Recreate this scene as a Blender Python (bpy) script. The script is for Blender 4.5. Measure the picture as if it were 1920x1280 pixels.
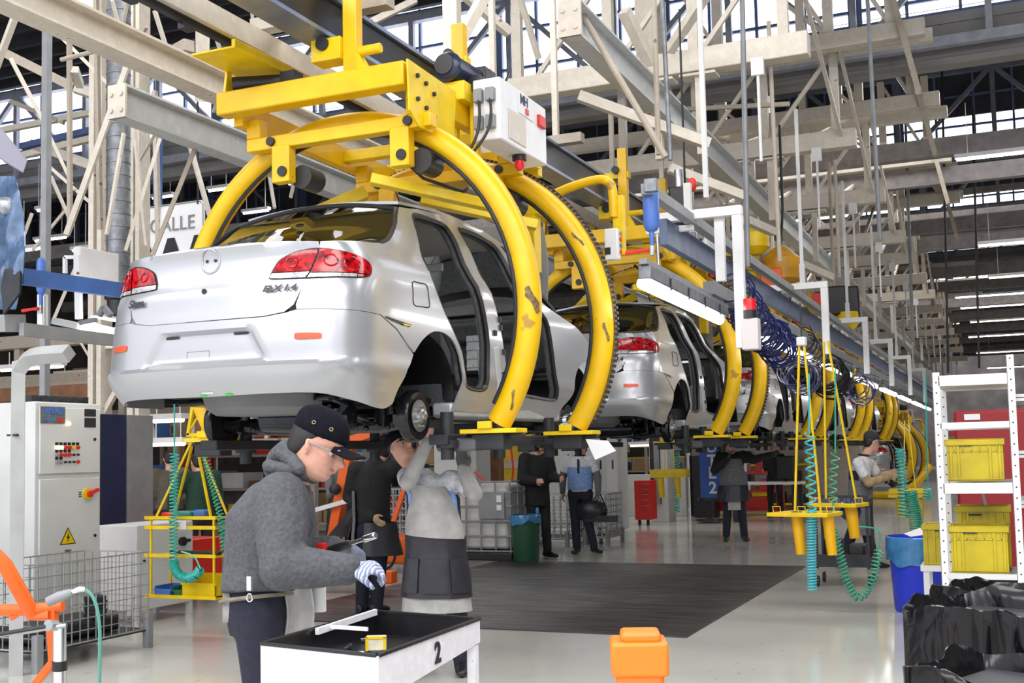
import bpy, bmesh, math, random
from math import sin, cos, pi, radians, sqrt, atan2, hypot
from mathutils import Vector, Matrix
from mathutils.geometry import delaunay_2d_cdt
for o in list(bpy.data.objects): bpy.data.objects.remove(o)
SC = bpy.context.scene
COL = SC.collection
random.seed(7)
# ---------------------------------------------------------------- camera
V = Vector
F, ROLL, PPX, PPY = 2150.0, -.022, 960.0, 700.0
EYE = V((0, 0, 1.55))
def _basis():
    v = V(((1896-PPX)/F, (PPY-832)/F, 1)).normalized()
    c, s = cos(ROLL), sin(ROLL)
    r, u = c*v.x-s*v.y, s*v.x+c*v.y
    yaw, pit = -math.asin(r), atan2(-u, v.z)
    f = V((sin(yaw)*cos(pit), cos(yaw)*cos(pit), sin(pit)))
    rr = V((cos(yaw), -sin(yaw), 0)); uu = rr.cross(f)
    return c*rr+s*uu, -s*rr+c*uu, f
CR, CU, CF = _basis()
cam_d = bpy.data.cameras.new('camera'); cam = bpy.data.objects.new('camera', cam_d); COL.objects.link(cam)
cam.matrix_world = Matrix(((CR.x, CU.x, -CF.x, EYE.x), (CR.y, CU.y, -CF.y, EYE.y), (CR.z, CU.z, -CF.z, EYE.z), (0, 0, 0, 1)))
cam_d.sensor_width = 36; cam_d.lens = 36*F/1920; cam_d.shift_y = (PPY-640)/1920
cam_d.clip_end = 400
SC.camera = cam
def at(px, py, X=None, Y=None, Z=None):
    "the point of the hall seen at a photo pixel, on the plane X, Y or Z"
    d = CR*((px-PPX)/F)+CU*((PPY-py)/F)+CF
    t = (X/d.x) if X is not None else (Y/d.y) if Y is not None else (Z-EYE.z)/d.z
    return EYE+d*t
# ---------------------------------------------------------------- light, world, exposure
SC.view_settings.view_transform = 'Standard'; SC.view_settings.look = 'None'
SC.view_settings.gamma = 1; SC.view_settings.exposure = 0.3; SC.view_settings.use_curve_mapping = False
w = bpy.data.worlds.new('sky'); SC.world = w; w.use_nodes = True
bg = w.node_tree.nodes['Background']; bg.inputs[0].default_value = (.90, .92, 1, 1); bg.inputs[1].default_value = 1.3
def area(name, loc, size, energy, color=(1, 1, 1), rot=(0, 0, 0)):
    l = bpy.data.lights.new(name, 'AREA'); l.shape = 'RECTANGLE'; l.size, l.size_y = size; l.energy = energy; l.color = color
    o = bpy.data.objects.new(name, l); o.location = loc; o.rotation_euler = rot; COL.objects.link(o); return o
# added fill lamps standing in for roof daylight, before and behind the camera
for k, (yy, e) in enumerate(((-8, 950), (1, 950), (9.5, 700))):
    area('roof_fill', (-2, yy, 8.2 if yy < 5 else 8.6), (22, 2.2), e, (1, .98, .96), (radians(22 if yy < 5 else -8), 0, 0))
for k, yy in enumerate((24, 34, 46)):
    area('roof_fill', (-3, yy-1, 8.3), (26, 1.6), 750, (1, .98, .96), (radians(-20), 0, 0))  # more added fill lamps under the roof, farther down the hall
# ---------------------------------------------------------------- materials
MATS = {}
def mat(name, col, rough=.5, metal=0., var=.0, scale=6., bump=0., emit=0., ecol=None, alpha=1., spec=.5, coat=0., trans=0., detail=4.):
    if name in MATS: return MATS[name]
    m = bpy.data.materials.new(name); m.use_nodes = True; MATS[name] = m
    nt = m.node_tree; b = nt.nodes['Principled BSDF']
    c = (*col, 1)
    b.inputs['Base Color'].default_value = c; b.inputs['Roughness'].default_value = rough; b.inputs['Metallic'].default_value = metal
    b.inputs['Specular IOR Level'].default_value = spec
    if coat: b.inputs['Coat Weight'].default_value = coat; b.inputs['Coat Roughness'].default_value = .08
    if trans: b.inputs['Transmission Weight'].default_value = trans
    if alpha < 1: b.inputs['Alpha'].default_value = alpha
    if emit: b.inputs['Emission Color'].default_value = (*(ecol or col), 1); b.inputs['Emission Strength'].default_value = emit
    tc = nt.nodes.new('ShaderNodeTexCoord'); n = nt.nodes.new('ShaderNodeTexNoise'); n.inputs['Scale'].default_value = scale; n.inputs['Detail'].default_value = detail
    nt.links.new(tc.outputs['Object'], n.inputs['Vector'])
    if var:
        r = nt.nodes.new('ShaderNodeValToRGB'); r.color_ramp.elements[0].position = .3; r.color_ramp.elements[1].position = .7
        r.color_ramp.elements[0].color = tuple(max(0, x*(1-var)) for x in col)+(1,); r.color_ramp.elements[1].color = tuple(min(1, x*(1+var*.6)) for x in col)+(1,)
        nt.links.new(n.outputs['Fac'], r.inputs[0]); nt.links.new(r.outputs[0], b.inputs['Base Color'])
    if bump:
        bp = nt.nodes.new('ShaderNodeBump'); bp.inputs['Strength'].default_value = bump; bp.inputs['Distance'].default_value = .02
        nt.links.new(n.outputs['Fac'], bp.inputs['Height']); nt.links.new(bp.outputs[0], b.inputs['Normal'])
    return m
def chipped(name, col, chip, rough=.45, amount=.62, scale=9.):
    "paint with worn chips and scuffs"
    m = mat(name, col, rough); nt = m.node_tree; b = nt.nodes['Principled BSDF']
    n = [x for x in nt.nodes if x.type == 'TEX_NOISE'][0]; n.inputs['Scale'].default_value = scale; n.inputs['Detail'].default_value = 8
    r = nt.nodes.new('ShaderNodeValToRGB'); e = r.color_ramp.elements
    e[0].position = amount; e[0].color = (*col, 1); e[1].position = amount+.04; e[1].color = (*chip, 1)
    x = e.new(.42); x.color = tuple(v*.86 for v in col)+(1,); x = e.new(.25); x.color = (*col, 1)
    nt.links.new(n.outputs['Fac'], r.inputs[0]); nt.links.new(r.outputs[0], b.inputs['Base Color']); return m
def glassy(name, col, dens=.5, rough=.02):
    m = bpy.data.materials.new(name); m.use_nodes = True; MATS[name] = m; nt = m.node_tree
    for x in list(nt.nodes): nt.nodes.remove(x)
    o = nt.nodes.new('ShaderNodeOutputMaterial'); t = nt.nodes.new('ShaderNodeBsdfTransparent'); t.inputs[0].default_value = (*col, 1)
    g = nt.nodes.new('ShaderNodeBsdfGlossy'); g.inputs['Roughness'].default_value = rough
    mx = nt.nodes.new('ShaderNodeMixShader'); fr = nt.nodes.new('ShaderNodeLayerWeight'); fr.inputs[0].default_value = dens
    nt.links.new(fr.outputs['Fresnel'], mx.inputs[0]); nt.links.new(t.outputs[0], mx.inputs[1]); nt.links.new(g.outputs[0], mx.inputs[2]); nt.links.new(mx.outputs[0], o.inputs[0]); return m
def lamp(name, col, s):
    return mat(name, col, .5, emit=s)
M = dict(
    cream=chipped('cream_paint', (.68, .62, .53), (.22, .19, .16), .5, .69),
    creamlow=chipped('weathered_cream_paint', (.44, .38, .31), (.16, .12, .09), .55, .66),
    greyrod=mat('grey_conduit', (.18, .19, .20), .45, .3, .2), galv=mat('galvanised_steel', (.22, .23, .25), .45, .6, .3, 14),
    paleI=chipped('pale_grey_girder_paint', (.56, .58, .58), (.10, .10, .10), .38, .70, 7),
    dark=mat('dark_steel', (.035, .037, .042), .5, .4, .3), black=mat('black_plastic', (.012, .012, .014), .4),
    rubber=mat('black_rubber', (.018, .018, .02), .75), roof=mat('dark_roof_sheet', (.035, .035, .042), .8, 0, .3, 3),
    roofbl=mat('grey_blue_roof_steel', (.16, .18, .22), .7, 0, .2, 3), conc=mat('concrete_panel', (.26, .25, .24), .85, 0, .15, 2),
    yellow=chipped('yellow_carrier_paint', (.84, .50, .0), (.42, .24, .03), .36, .67, 4), yellow2=mat('yellow_paint', (.80, .55, .0), .4, 0, .15),
    silver=mat('silver_car_paint', (.43, .44, .46), .30, .5, coat=.5), silverin=mat('bare_silver_body', (.50, .52, .53), .42, .3, .1),
    white=mat('white_enamel', (.74, .74, .75), .4, 0, .06), whitewall=mat('white_cabinet_paint', (.62, .63, .62), .5, 0, .08, 2),
    grey=mat('mid_grey_paint', (.26, .27, .28), .55, 0, .15), charcoal=mat('charcoal_cloth', (.06, .063, .068), .85, 0, .3, 25, .3),
    blue=mat('blue_paint', (.06, .16, .48), .45, 0, .15), dblue=mat('dark_blue_paint', (.05, .08, .19), .5, 0, .25), navy=mat('navy_panel', (.012, .02, .07), .5, 0, .2),
    red=mat('red_paint', (.62, .02, .015), .4), orange=mat('orange_paint', (.85, .13, .01), .4, 0, .1), brown=mat('rusty_brown', (.22, .10, .05), .7, 0, .3),
    chrome=mat('chrome', (.75, .76, .78), .16, 1), wire=mat('bright_wire', (.42, .43, .43), .4, .5, .2), steel=mat('brushed_steel', (.45, .46, .47), .35, .9, .2), blackgloss=mat('black_underbody', (.014, .014, .016), .22, .2, .3),
    tube=lamp('fluorescent_tube', (1, .97, .92), 9), warmtube=lamp('warm_fluorescent_tube', (1, .74, .45), 5), window=lamp('bright_roof_glazing', (.86, .90, 1), 3.2),
    cardboard=mat('cardboard', (.42, .28, .14), .8, 0, .15), paper=mat('paper', (.75, .75, .76), .7),
    skin=mat('skin', (.62, .33, .24), .5, 0, .12, 20), hair=mat('black_hair', (.012, .01, .01), .6))
# ---------------------------------------------------------------- mesh building
class MB:
    def __init__(s): s.v = []; s.f = []
    def add(s, vs, fs):
        n = len(s.v); s.v += [tuple(v) for v in vs]; s.f += [tuple(i+n for i in f) for f in fs]; return s
    def box(s, c, d, R=None):
        c = V(c); vs = []
        for a in (-.5, .5):
            for b in (-.5, .5):
                for e in (-.5, .5):
                    p = V((a*d[0], b*d[1], e*d[2])); vs.append(c+(R @ p if R else p))
        return s.add(vs, [(0, 1, 3, 2), (4, 6, 7, 5), (0, 4, 5, 1), (2, 3, 7, 6), (0, 2, 6, 4), (1, 5, 7, 3)])
    def b2(s, a, b):
        return s.box([(a[i]+b[i])/2 for i in range(3)], [abs(b[i]-a[i]) for i in range(3)])
    def frame(s, p, q, up=(0, 0, 1)):
        p, q = V(p), V(q); d = (q-p); L = d.length; d = d/L if L > 1e-9 else V((0, 0, 1)); up = V(up)
        if abs(d.dot(up)) > .97: up = V((0, 1, 0)) if abs(d.y) < .9 else V((1, 0, 0))
        x = d.cross(up).normalized(); return p, q, d, L, x, x.cross(d)
    def bar(s, p, q, w, h=None, up=(0, 0, 1)):
        h = w if h is None else h; p, q, d, L, x, u = s.frame(p, q, up)
        vs = [e+x*(a*w/2)+u*(b*h/2) for e in (p, q) for a, b in ((-1, -1), (1, -1), (1, 1), (-1, 1))]
        return s.add(vs, [(3, 2, 1, 0), (4, 5, 6, 7), (0, 1, 5, 4), (1, 2, 6, 5), (2, 3, 7, 6), (3, 0, 4, 7)])
    def ibeam(s, p, q, w, h, t=.02, up=(0, 0, 1)):
        p, q, d, L, x, u = s.frame(p, q, up)
        s.bar(p+u*(h/2-t/2), q+u*(h/2-t/2), w, t, up); s.bar(p-u*(h/2-t/2), q-u*(h/2-t/2), w, t, up); return s.bar(p, q, t*.8, h-2*t, up)
    def ring(s, c, x, y, r, n):
        return [c+x*(r*cos(2*pi*i/n))+y*(r*sin(2*pi*i/n)) for i in range(n)]
    def cyl(s, p, q, r, r2=None, n=16, caps=True):
        r2 = r if r2 is None else r2; p, q, d, L, x, u = s.frame(p, q)
        vs = s.ring(p, x, u, r, n)+s.ring(q, x, u, r2, n); fs = [(i, (i+1) % n, n+(i+1) % n, n+i) for i in range(n)]
        if caps: fs += [tuple(range(n-1, -1, -1)), tuple(range(n, 2*n))]
        return s.add(vs, fs)
    def tube(s, path, r, n=10, closed=False, caps=True):
        P = [V(p) for p in path]; m = len(P); rr = r if isinstance(r, (list, tuple)) else [r]*m
        T = []
        for i in range(m):
            a = P[(i-1) % m] if closed or i > 0 else P[i]; b = P[(i+1) % m] if closed or i < m-1 else P[i]
            t = (b-a); T.append(t.normalized() if t.length > 1e-9 else V((0, 0, 1)))
        up = V((0, 0, 1)) if abs(T[0].z) < .9 else V((1, 0, 0)); x = T[0].cross(up).normalized(); vs = []
        for i in range(m):
            x = (x-T[i]*x.dot(T[i])); x = x.normalized() if x.length > 1e-6 else T[i].orthogonal().normalized(); y = x.cross(T[i])
            vs += s.ring(P[i], x, y, rr[i], n)
        fs = []
        for i in range(m if closed else m-1):
            a, b = i*n, ((i+1) % m)*n
            fs += [(a+k, a+(k+1) % n, b+(k+1) % n, b+k) for k in range(n)]
        if caps and not closed: fs += [tuple(range(n-1, -1, -1)), tuple(range((m-1)*n, m*n))]
        return s.add(vs, fs)
    def lathe(s, prof, c=(0, 0, 0), ax=(0, 0, 1), n=24):
        "prof: (radius, height) pairs"
        c, ax = V(c), V(ax).normalized(); x = ax.orthogonal().normalized(); y = ax.cross(x); vs = []
        for r, h in prof: vs += s.ring(c+ax*h, x, y, max(r, 1e-4), n)
        m = len(prof); fs = []
        for i in range(m-1):
            a, b = i*n, (i+1)*n; fs += [(a+k, a+(k+1) % n, b+(k+1) % n, b+k) for k in range(n)]
        fs += [tuple(range(n-1, -1, -1)), tuple(range((m-1)*n, m*n))]
        return s.add(vs, fs)
    def prism(s, poly, o, ex, ey, ez):
        "extrude a 2d polygon (in axes ex, ey from o) along ez"
        o, ex, ey, ez = V(o), V(ex), V(ey), V(ez); n = len(poly); vs = [o+ex*a+ey*b for a, b in poly]; vs += [v+ez for v in vs]
        return s.add(vs, [tuple(range(n-1, -1, -1)), tuple(range(n, 2*n))]+[(i, (i+1) % n, n+(i+1) % n, n+i) for i in range(n)])
    def ball(s, c, r, n=12, m=8, sc=(1, 1, 1)):
        c = V(c); vs = [c+V((0, 0, -r*sc[2]))]
        for j in range(1, m):
            a = -pi/2+pi*j/m
            for i in range(n): vs.append(c+V((r*sc[0]*cos(a)*cos(2*pi*i/n), r*sc[1]*cos(a)*sin(2*pi*i/n), r*sc[2]*sin(a))))
        vs.append(c+V((0, 0, r*sc[2]))); fs = [(0, 1+(i+1) % n, 1+i) for i in range(n)]
        for j in range(m-2):
            a = 1+j*n; fs += [(a+i, a+(i+1) % n, a+n+(i+1) % n, a+n+i) for i in range(n)]
        a = 1+(m-2)*n; fs += [(a+i, a+(i+1) % n, len(vs)-1) for i in range(n)]
        return s.add(vs, fs)
    def grid(s, fn, nu, nv):
        vs = [fn(i/nu, j/nv) for j in range(nv+1) for i in range(nu+1)]
        return s.add(vs, [(j*(nu+1)+i, j*(nu+1)+i+1, (j+1)*(nu+1)+i+1, (j+1)*(nu+1)+i) for j in range(nv) for i in range(nu)])
    def build(s, name, m, parent=None, smooth=True, bevel=0., solid=0., sub=0, remesh=0., label=None, loc=None):
        me = bpy.data.meshes.new(name); me.from_pydata(s.v, [], s.f); me.update()
        me.materials.append(M[m] if isinstance(m, str) else m)
        if smooth:
            me.polygons.foreach_set('use_smooth', [True]*len(me.polygons))
            if not remesh and not sub: me.set_sharp_from_angle(angle=radians(38))
        o = bpy.data.objects.new(name, me); COL.objects.link(o)
        if parent: o.parent = parent
        if solid:
            k = o.modifiers.new('solid', 'SOLIDIFY'); k.thickness = solid; k.offset = -1
            if smooth: k = o.modifiers.new('split', 'EDGE_SPLIT'); k.split_angle = radians(42)
        if bevel: k = o.modifiers.new('bevel', 'BEVEL'); k.width = bevel; k.segments = 2; k.limit_method = 'ANGLE'; k.angle_limit = radians(50)
        if remesh:
            k = o.modifiers.new('remesh', 'REMESH'); k.mode = 'VOXEL'; k.voxel_size = remesh; k.use_smooth_shade = True
            k = o.modifiers.new('smooth', 'SMOOTH'); k.factor = .5; k.iterations = 4 if remesh > .006 else 2
        if sub: k = o.modifiers.new('sub', 'SUBSURF'); k.levels = k.render_levels = sub
        if label: o['label'] = label
        if loc: o.location = loc
        return o
def tag(o, label=None, cat=None, group=None, kind=None):
    if label: o['label'] = label
    if cat: o['category'] = cat
    if group: o['group'] = group
    if kind: o['kind'] = kind
    return o
def thing(name, loc, label, cat, group=None, rz=0.):
    o = bpy.data.objects.new(name, None); o.location = loc; o.rotation_euler = (0, 0, rz); o.empty_display_size = .1; COL.objects.link(o)
    return tag(o, label, cat, group)
def kids(o): return [c for c in bpy.data.objects if c.parent == o]
def copy_tree(o, parent=None, tbl=None):
    if tbl is None:
        tbl = {}
        for c in bpy.data.objects:
            if c.parent: tbl.setdefault(c.parent.name, []).append(c)
    c = o.copy(); COL.objects.link(c); c.parent = parent
    for ch in tbl.get(o.name, []): copy_tree(ch, c, tbl)
    return c
def text(name, body, m, parent, origin, ex, ey, size, depth=.002, align='CENTER', bold=0., sx=1., shear=0.):
    c = bpy.data.curves.new(name, 'FONT'); c.body = body; c.size = size; c.extrude = depth; c.align_x = align; c.align_y = 'CENTER'; c.offset = bold; c.shear = shear
    c.materials.append(M[m] if isinstance(m, str) else m); t = bpy.data.objects.new(name, c)
    ex, ey = V(ex).normalized(), V(ey).normalized(); ez = ex.cross(ey); ey = ez.cross(ex)
    mw = Matrix.Translation(V(origin)) @ Matrix(((ex.x*sx, ey.x, ez.x, 0), (ex.y*sx, ey.y, ez.y, 0), (ex.z*sx, ey.z, ez.z, 0), (0, 0, 0, 1)))
    tmp_me = None; COL.objects.link(t); bpy.context.view_layer.update(); dg = bpy.context.evaluated_depsgraph_get()
    me = bpy.data.meshes.new_from_object(t.evaluated_get(dg)); bpy.data.objects.remove(t)
    me.transform(mw); o = bpy.data.objects.new(name, me); COL.objects.link(o); o.parent = parent; return o
def inpoly(x, y, P):
    r = False; j = len(P)-1
    for i in range(len(P)):
        a, b = P[i], P[j]
        if (a[1] > y) != (b[1] > y) and x < (b[0]-a[0])*(y-a[1])/(b[1]-a[1])+a[0]: r = not r
        j = i
    return r
def resample(P, d, closed=True):
    out = []; n = len(P)
    for i in range(n if closed else n-1):
        a, b = P[i], P[(i+1) % n]; L = hypot(b[0]-a[0], b[1]-a[1]); k = max(1, int(L/d))
        out += [(a[0]+(b[0]-a[0])*t/k, a[1]+(b[1]-a[1])*t/k) for t in range(k)]
    if not closed: out.append(P[-1])
    return out
def spl(P, closed=False, n=6):
    "catmull-rom through points of any dimension"
    m = len(P); out = []
    for i in range(m if closed else m-1):
        g = lambda k: P[k % m] if closed else P[max(0, min(m-1, k))]
        a, b, c, d = g(i-1), g(i), g(i+1), g(i+2)
        for t in range(n):
            t /= n; out.append(tuple(.5*(2*b[k]+(c[k]-a[k])*t+(2*a[k]-5*b[k]+4*c[k]-d[k])*t*t+(3*b[k]-a[k]-3*c[k]+d[k])*t**3) for k in range(len(b))))
    if not closed: out.append(tuple(P[-1]))
    return out
def panel(mb, outline, holes, d, fn):
    "triangulate a 2d outline with holes, inner points at spacing d, and map it through fn"
    loops = [resample(outline, d)]+[resample(h, d) for h in holes]; vs = []; es = []
    for L in loops:
        n0 = len(vs); vs += L; es += [(n0+i, n0+(i+1) % len(L)) for i in range(len(L))]
    x0, x1 = min(p[0] for p in outline), max(p[0] for p in outline); y0, y1 = min(p[1] for p in outline), max(p[1] for p in outline)
    bd = list(vs); yy = y0+d/2; row = 0
    while yy < y1:
        xx = x0+d/2+(row % 2)*d/2
        while xx < x1:
            if inpoly(xx, yy, outline) and not any(inpoly(xx, yy, h) for h in holes) and all((xx-p[0])**2+(yy-p[1])**2 > (.45*d)**2 for p in bd): vs.append((xx, yy))
            xx += d
        yy += d*.87; row += 1
    r = delaunay_2d_cdt([V(p) for p in vs], es, [], 0, 1e-6)
    ov, of = r[0], r[2]; fs = []
    for f in of:
        cx = sum(ov[i].x for i in f)/len(f); cy = sum(ov[i].y for i in f)/len(f)
        if inpoly(cx, cy, outline) and not any(inpoly(cx, cy, h) for h in holes): fs.append(tuple(f))
    return mb.add([fn(p.x, p.y) for p in ov], fs)
# ================================================================ THE HALL
def floor_mat():
    m = mat('epoxy_floor', (.50, .49, .45), .16, 0, spec=.6); nt = m.node_tree; b = nt.nodes['Principled BSDF']
    tc = nt.nodes['Texture Coordinate']; n1 = [x for x in nt.nodes if x.type == 'TEX_NOISE'][0]; n1.inputs['Scale'].default_value = .9; n1.inputs['Detail'].default_value = 7
    r = nt.nodes.new('ShaderNodeValToRGB'); e = r.color_ramp.elements
    e[0].position = .30; e[0].color = (.52, .52, .48, 1); e[1].position = .66; e[1].color = (.60, .59, .54, 1)
    nt.links.new(n1.outputs['Fac'], r.inputs[0])
    n2 = nt.nodes.new('ShaderNodeTexNoise'); n2.inputs['Scale'].default_value = 14; n2.inputs['Detail'].default_value = 6
    mp = nt.nodes.new('ShaderNodeMapping'); mp.inputs['Scale'].default_value = (1, .25, 1); nt.links.new(tc.outputs['Object'], mp.inputs[0]); nt.links.new(mp.outputs[0], n2.inputs['Vector'])
    r2 = nt.nodes.new('ShaderNodeValToRGB'); r2.color_ramp.elements[0].position = .66; r2.color_ramp.elements[0].color = (1, 1, 1, 1); r2.color_ramp.elements[1].position = .74; r2.color_ramp.elements[1].color = (.72, .70, .66, 1)
    nt.links.new(n2.outputs['Fac'], r2.inputs[0])
    mx = nt.nodes.new('ShaderNodeMix'); mx.data_type = 'RGBA'; mx.blend_type = 'MULTIPLY'; mx.inputs[0].default_value = 1
    nt.links.new(r.outputs[0], mx.inputs[6]); nt.links.new(r2.outputs[0], mx.inputs[7]); nt.links.new(mx.outputs[2], b.inputs['Base Color'])
    mr = nt.nodes.new('ShaderNodeMapRange'); mr.inputs[3].default_value = .07; mr.inputs[4].default_value = .16; nt.links.new(n1.outputs['Fac'], mr.inputs[0]); nt.links.new(mr.outputs[0], b.inputs['Roughness'])
    return m
S = lambda o: tag(o, kind='structure')
S(MB().b2((-34, -3, -.2), (16, 92, 0)).build('floor', floor_mat(), smooth=False))
S(MB().b2((-34.2, -3, 0), (-34, 92, 10)).build('wall_left', mat('left_wall_sheet', (.10, .085, .08), .8, 0, .4, 1.2), smooth=False))
S(MB().b2((16, -3, 0), (16.2, 92, 10)).build('wall_right', mat('right_wall_sheet', (.30, .28, .27), .8, 0, .3, 1), smooth=False))
S(MB().b2((-34, 92, 0), (16, 92.2, 10)).build('wall_back', mat('back_wall_sheet', (.24, .21, .19), .8, 0, .4, .8), smooth=False))
# rubber and chequer-plate mat
def mat_mat():
    m = mat('worn_rubber_mat', (.05, .045, .045), .5); nt = m.node_tree; b = nt.nodes['Principled BSDF']; tc = nt.nodes['Texture Coordinate']
    mp = nt.nodes.new('ShaderNodeMapping'); mp.inputs['Scale'].default_value = (.7, 5, 1); nt.links.new(tc.outputs['Object'], mp.inputs[0])
    n = nt.nodes.new('ShaderNodeTexNoise'); n.inputs['Scale'].default_value = 2.2; n.inputs['Detail'].default_value = 9; nt.links.new(mp.outputs[0], n.inputs['Vector'])
    r = nt.nodes.new('ShaderNodeValToRGB'); e = r.color_ramp.elements; e[0].position = .42; e[0].color = (.018, .015, .014, 1); e[1].position = .78; e[1].color = (.085, .08, .078, 1)
    nt.links.new(n.outputs['Fac'], r.inputs[0])
    br = nt.nodes.new('ShaderNodeTexBrick'); br.inputs['Scale'].default_value = 1; br.offset = 0; br.inputs['Mortar Size'].default_value = .008; br.inputs['Brick Width'].default_value = 1.9; br.inputs['Row Height'].default_value = 6.3
    br.inputs['Color1'].default_value = br.inputs['Color2'].default_value = (1, 1, 1, 1); br.inputs['Mortar'].default_value = (.1, .1, .1, 1); nt.links.new(tc.outputs['Object'], br.inputs['Vector'])
    mx = nt.nodes.new('ShaderNodeMix'); mx.data_type = 'RGBA'; mx.blend_type = 'MULTIPLY'; mx.inputs[0].default_value = 1
    nt.links.new(r.outputs[0], mx.inputs[6]); nt.links.new(br.outputs[0], mx.inputs[7]); nt.links.new(mx.outputs[2], b.inputs['Base Color'])
    mr = nt.nodes.new('ShaderNodeMapRange'); mr.inputs[3].default_value = .62; mr.inputs[4].default_value = .34; nt.links.new(n.outputs['Fac'], mr.inputs[0]); nt.links.new(mr.outputs[0], b.inputs['Roughness']); return m
tag(MB().b2((-6.95, 9.43, 0), (-2.55, 15.47, .012)).build('floor_mat', mat_mat(), smooth=False, bevel=.004), 'large dark worn rubber mat lying on the pale floor under the line', 'mat')
# saw-tooth roof
XL, XR = -34, 16; SILL, TOP = 8.35, 10.1; mbR = MB(); glaz = 0
for k in range(-1, 9):
    y0, y1 = 11+8*k, 19+8*k
    if k >= -1:
        n = 50
        mbR.add([(XL, y0, SILL), (XR, y0, SILL), (XR, y1, TOP), (XL, y1, TOP), (XL, y0, SILL+.1), (XR, y0, SILL+.1), (XR, y1, TOP+.1), (XL, y1, TOP+.1)], [(3, 2, 1, 0), (4, 5, 6, 7)])
        for j in range(1, 8):   # purlins across the bay
            t = j/8; mbR.bar((XL, y0+8*t, SILL+(TOP-SILL)*t-.1), (XR, y0+8*t, SILL+(TOP-SILL)*t-.1), .08, .2)
S(mbR.build('ceiling', 'roof', smooth=False))
bw = mat('blue_grey_mullion', (.10, .14, .25), .5); slate = M['conc']
for k in range(0, 9):
    y = 19+8*k
    xw = XL if k == 0 else -6.5 if k < 3 else -12
    w_ = MB().b2((xw, y+.10, SILL+.02), (XR, y+.12, TOP-.05 if k == 0 else SILL+.50)).build('window_%d' % (k+1), 'window', smooth=False); S(w_)
    if k:
        S(MB().b2((XL, y+.04, SILL+.50), (XR, y+.16, SILL+1.5)).build('trim_%d' % (k+60), 'roof', smooth=False)); S(MB().b2((xw, y+.10, SILL+1.5), (XR, y+.12, SILL+1.6)).build('window_%d' % (k+20), 'window', smooth=False))
        S(MB().b2((XL, y+.08, SILL), (xw, y+.14, TOP)).build('trim_%d' % (k+40), 'roof', smooth=False))
    f = MB(); x = XL
    i = 0
    while x <= XR:
        f.bar((x, y+.05, SILL), (x, y+.05, TOP), .05 if i % 4 else .22, .08, (0, 1, 0)); x += .8 if k < 3 else 1.6; i += 1
    for z in (SILL+.03, SILL+.28, SILL+.95 if k else SILL+1.0, TOP-.04): f.bar((XL, y+.04, z), (XR, y+.04, z), .06, .05)
    S(f.build('trim_%d' % (k+1), bw, smooth=False))
    p = MB().b2((XL, y-.02, SILL-.16), (XR, y+.16, SILL)).b2((XL, y+.02, SILL-.75), (XR, y+.1, SILL-.16)); p.b2((XL, y-.12, SILL-.85), (XR, y+.2, SILL-.75))
    x = XL
    while x < XR: p.b2((x-.015, y-.0, SILL-.75), (x+.015, y+.03, SILL-.16)); x += 1.25
    S(p.build('trim_%d' % (k+20), 'conc', smooth=False))
# roof trusses in the planes of the glazing, with blue-grey lattice
for k in range(0, 6):
    y = 18.7+8*k; t = MB()
    for z in (SILL-.55, TOP-.3): t.bar((XL, y, z), (XR, y, z), .16, .16)
    x = XL; i = 0
    while x < XR-2:
        a, b = (SILL-.55, TOP-.3) if i % 2 == 0 else (TOP-.3, SILL-.55)
        t.bar((x, y, a), (x+2, y, b), .09); t.bar((x, y, SILL-.55), (x, y, TOP-.3), .1); x += 2; i += 1
    tag(t.build('roof_truss', mat('pale_blue_truss', (.34, .36, .42), .5, 0, .2) if k == 0 else 'roofbl', smooth=False),
        ['pale lattice roof truss in front of the nearest bright glazing'][0] if k == 0 else ['dark lattice roof truss under the second row of bright glazing', 'dark roof truss below the third roof glazing from the front', 'dark roof truss below the fourth roof glazing from the front', 'distant dark roof truss, second from the back', 'distant dark roof truss, farthest one'][k-1], 'truss', 'saw-tooth roof trusses')
# far purlin girders on the right half of the roof, with long fluorescent rows
for j, (yy, zz) in enumerate(((22.2, 7.0), (24.6, 7.0), (30.2, 7.0), (33, 7.0), (38.5, 7.0), (42, 7.0), (47, 7.0), (52, 7.0), (58, 7.0), (64, 7.), (71, 7.))):
    b = MB().bar((-30, yy, zz), (15, yy, zz), .22, .34)
    if j > 1: b.bar((-30, yy, zz+.8), (15, yy, zz+.8), .15, .15)
    tag(b.build('roof_girder', mat('warm_grey_girder', (.22, .20, .20), .6, 0, .25), smooth=False), ['grey roof girder crossing just behind the nearest big cream cross beams', 'second grey roof girder behind the nearest glazing', 'third grey roof girder from the front', 'fourth grey roof girder from the front', 'fifth grey roof girder from the front', 'sixth grey roof girder from the front', 'seventh grey roof girder from the front', 'fourth grey roof girder from the back', 'third grey roof girder from the back', 'second grey roof girder from the back', 'grey roof girder nearest the back wall'][j], 'girder', 'long grey roof girders')
def tube_light(x0, x1, y, z, m='warmtube', lab=None, grp='fluorescent rows under the roof', hang=1.0):
    t = thing('ceiling_light', ((x0+x1)/2, y, z), lab, 'light', grp); L = x1-x0
    MB().box((0, 0, .05), (L, .14, .07)).bar((-L*.35, 0, .08), (-L*.35, 0, hang), .012).bar((L*.35, 0, .08), (L*.35, 0, hang), .012).build('housing', 'white', t, smooth=False)
    MB().cyl((-L/2+.03, 0, 0), (L/2-.03, 0, 0), .03, n=8).build('tube', m, t); return t
def px_light(px0, px1, py, Y, m='warmtube', **k):
    a, b = at(px0, py, Y=Y), at(px1, py, Y=Y); return tube_light(a.x, b.x, Y, a.z, m, **k)
px_light(1790, 1960, 300, 21.5, 'tube', lab='long bare fluorescent tube highest at the right under the dark roof')
px_light(1832, 1990, 461, 27, lab='warm fluorescent tube hanging second below the right roof glazing')
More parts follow.
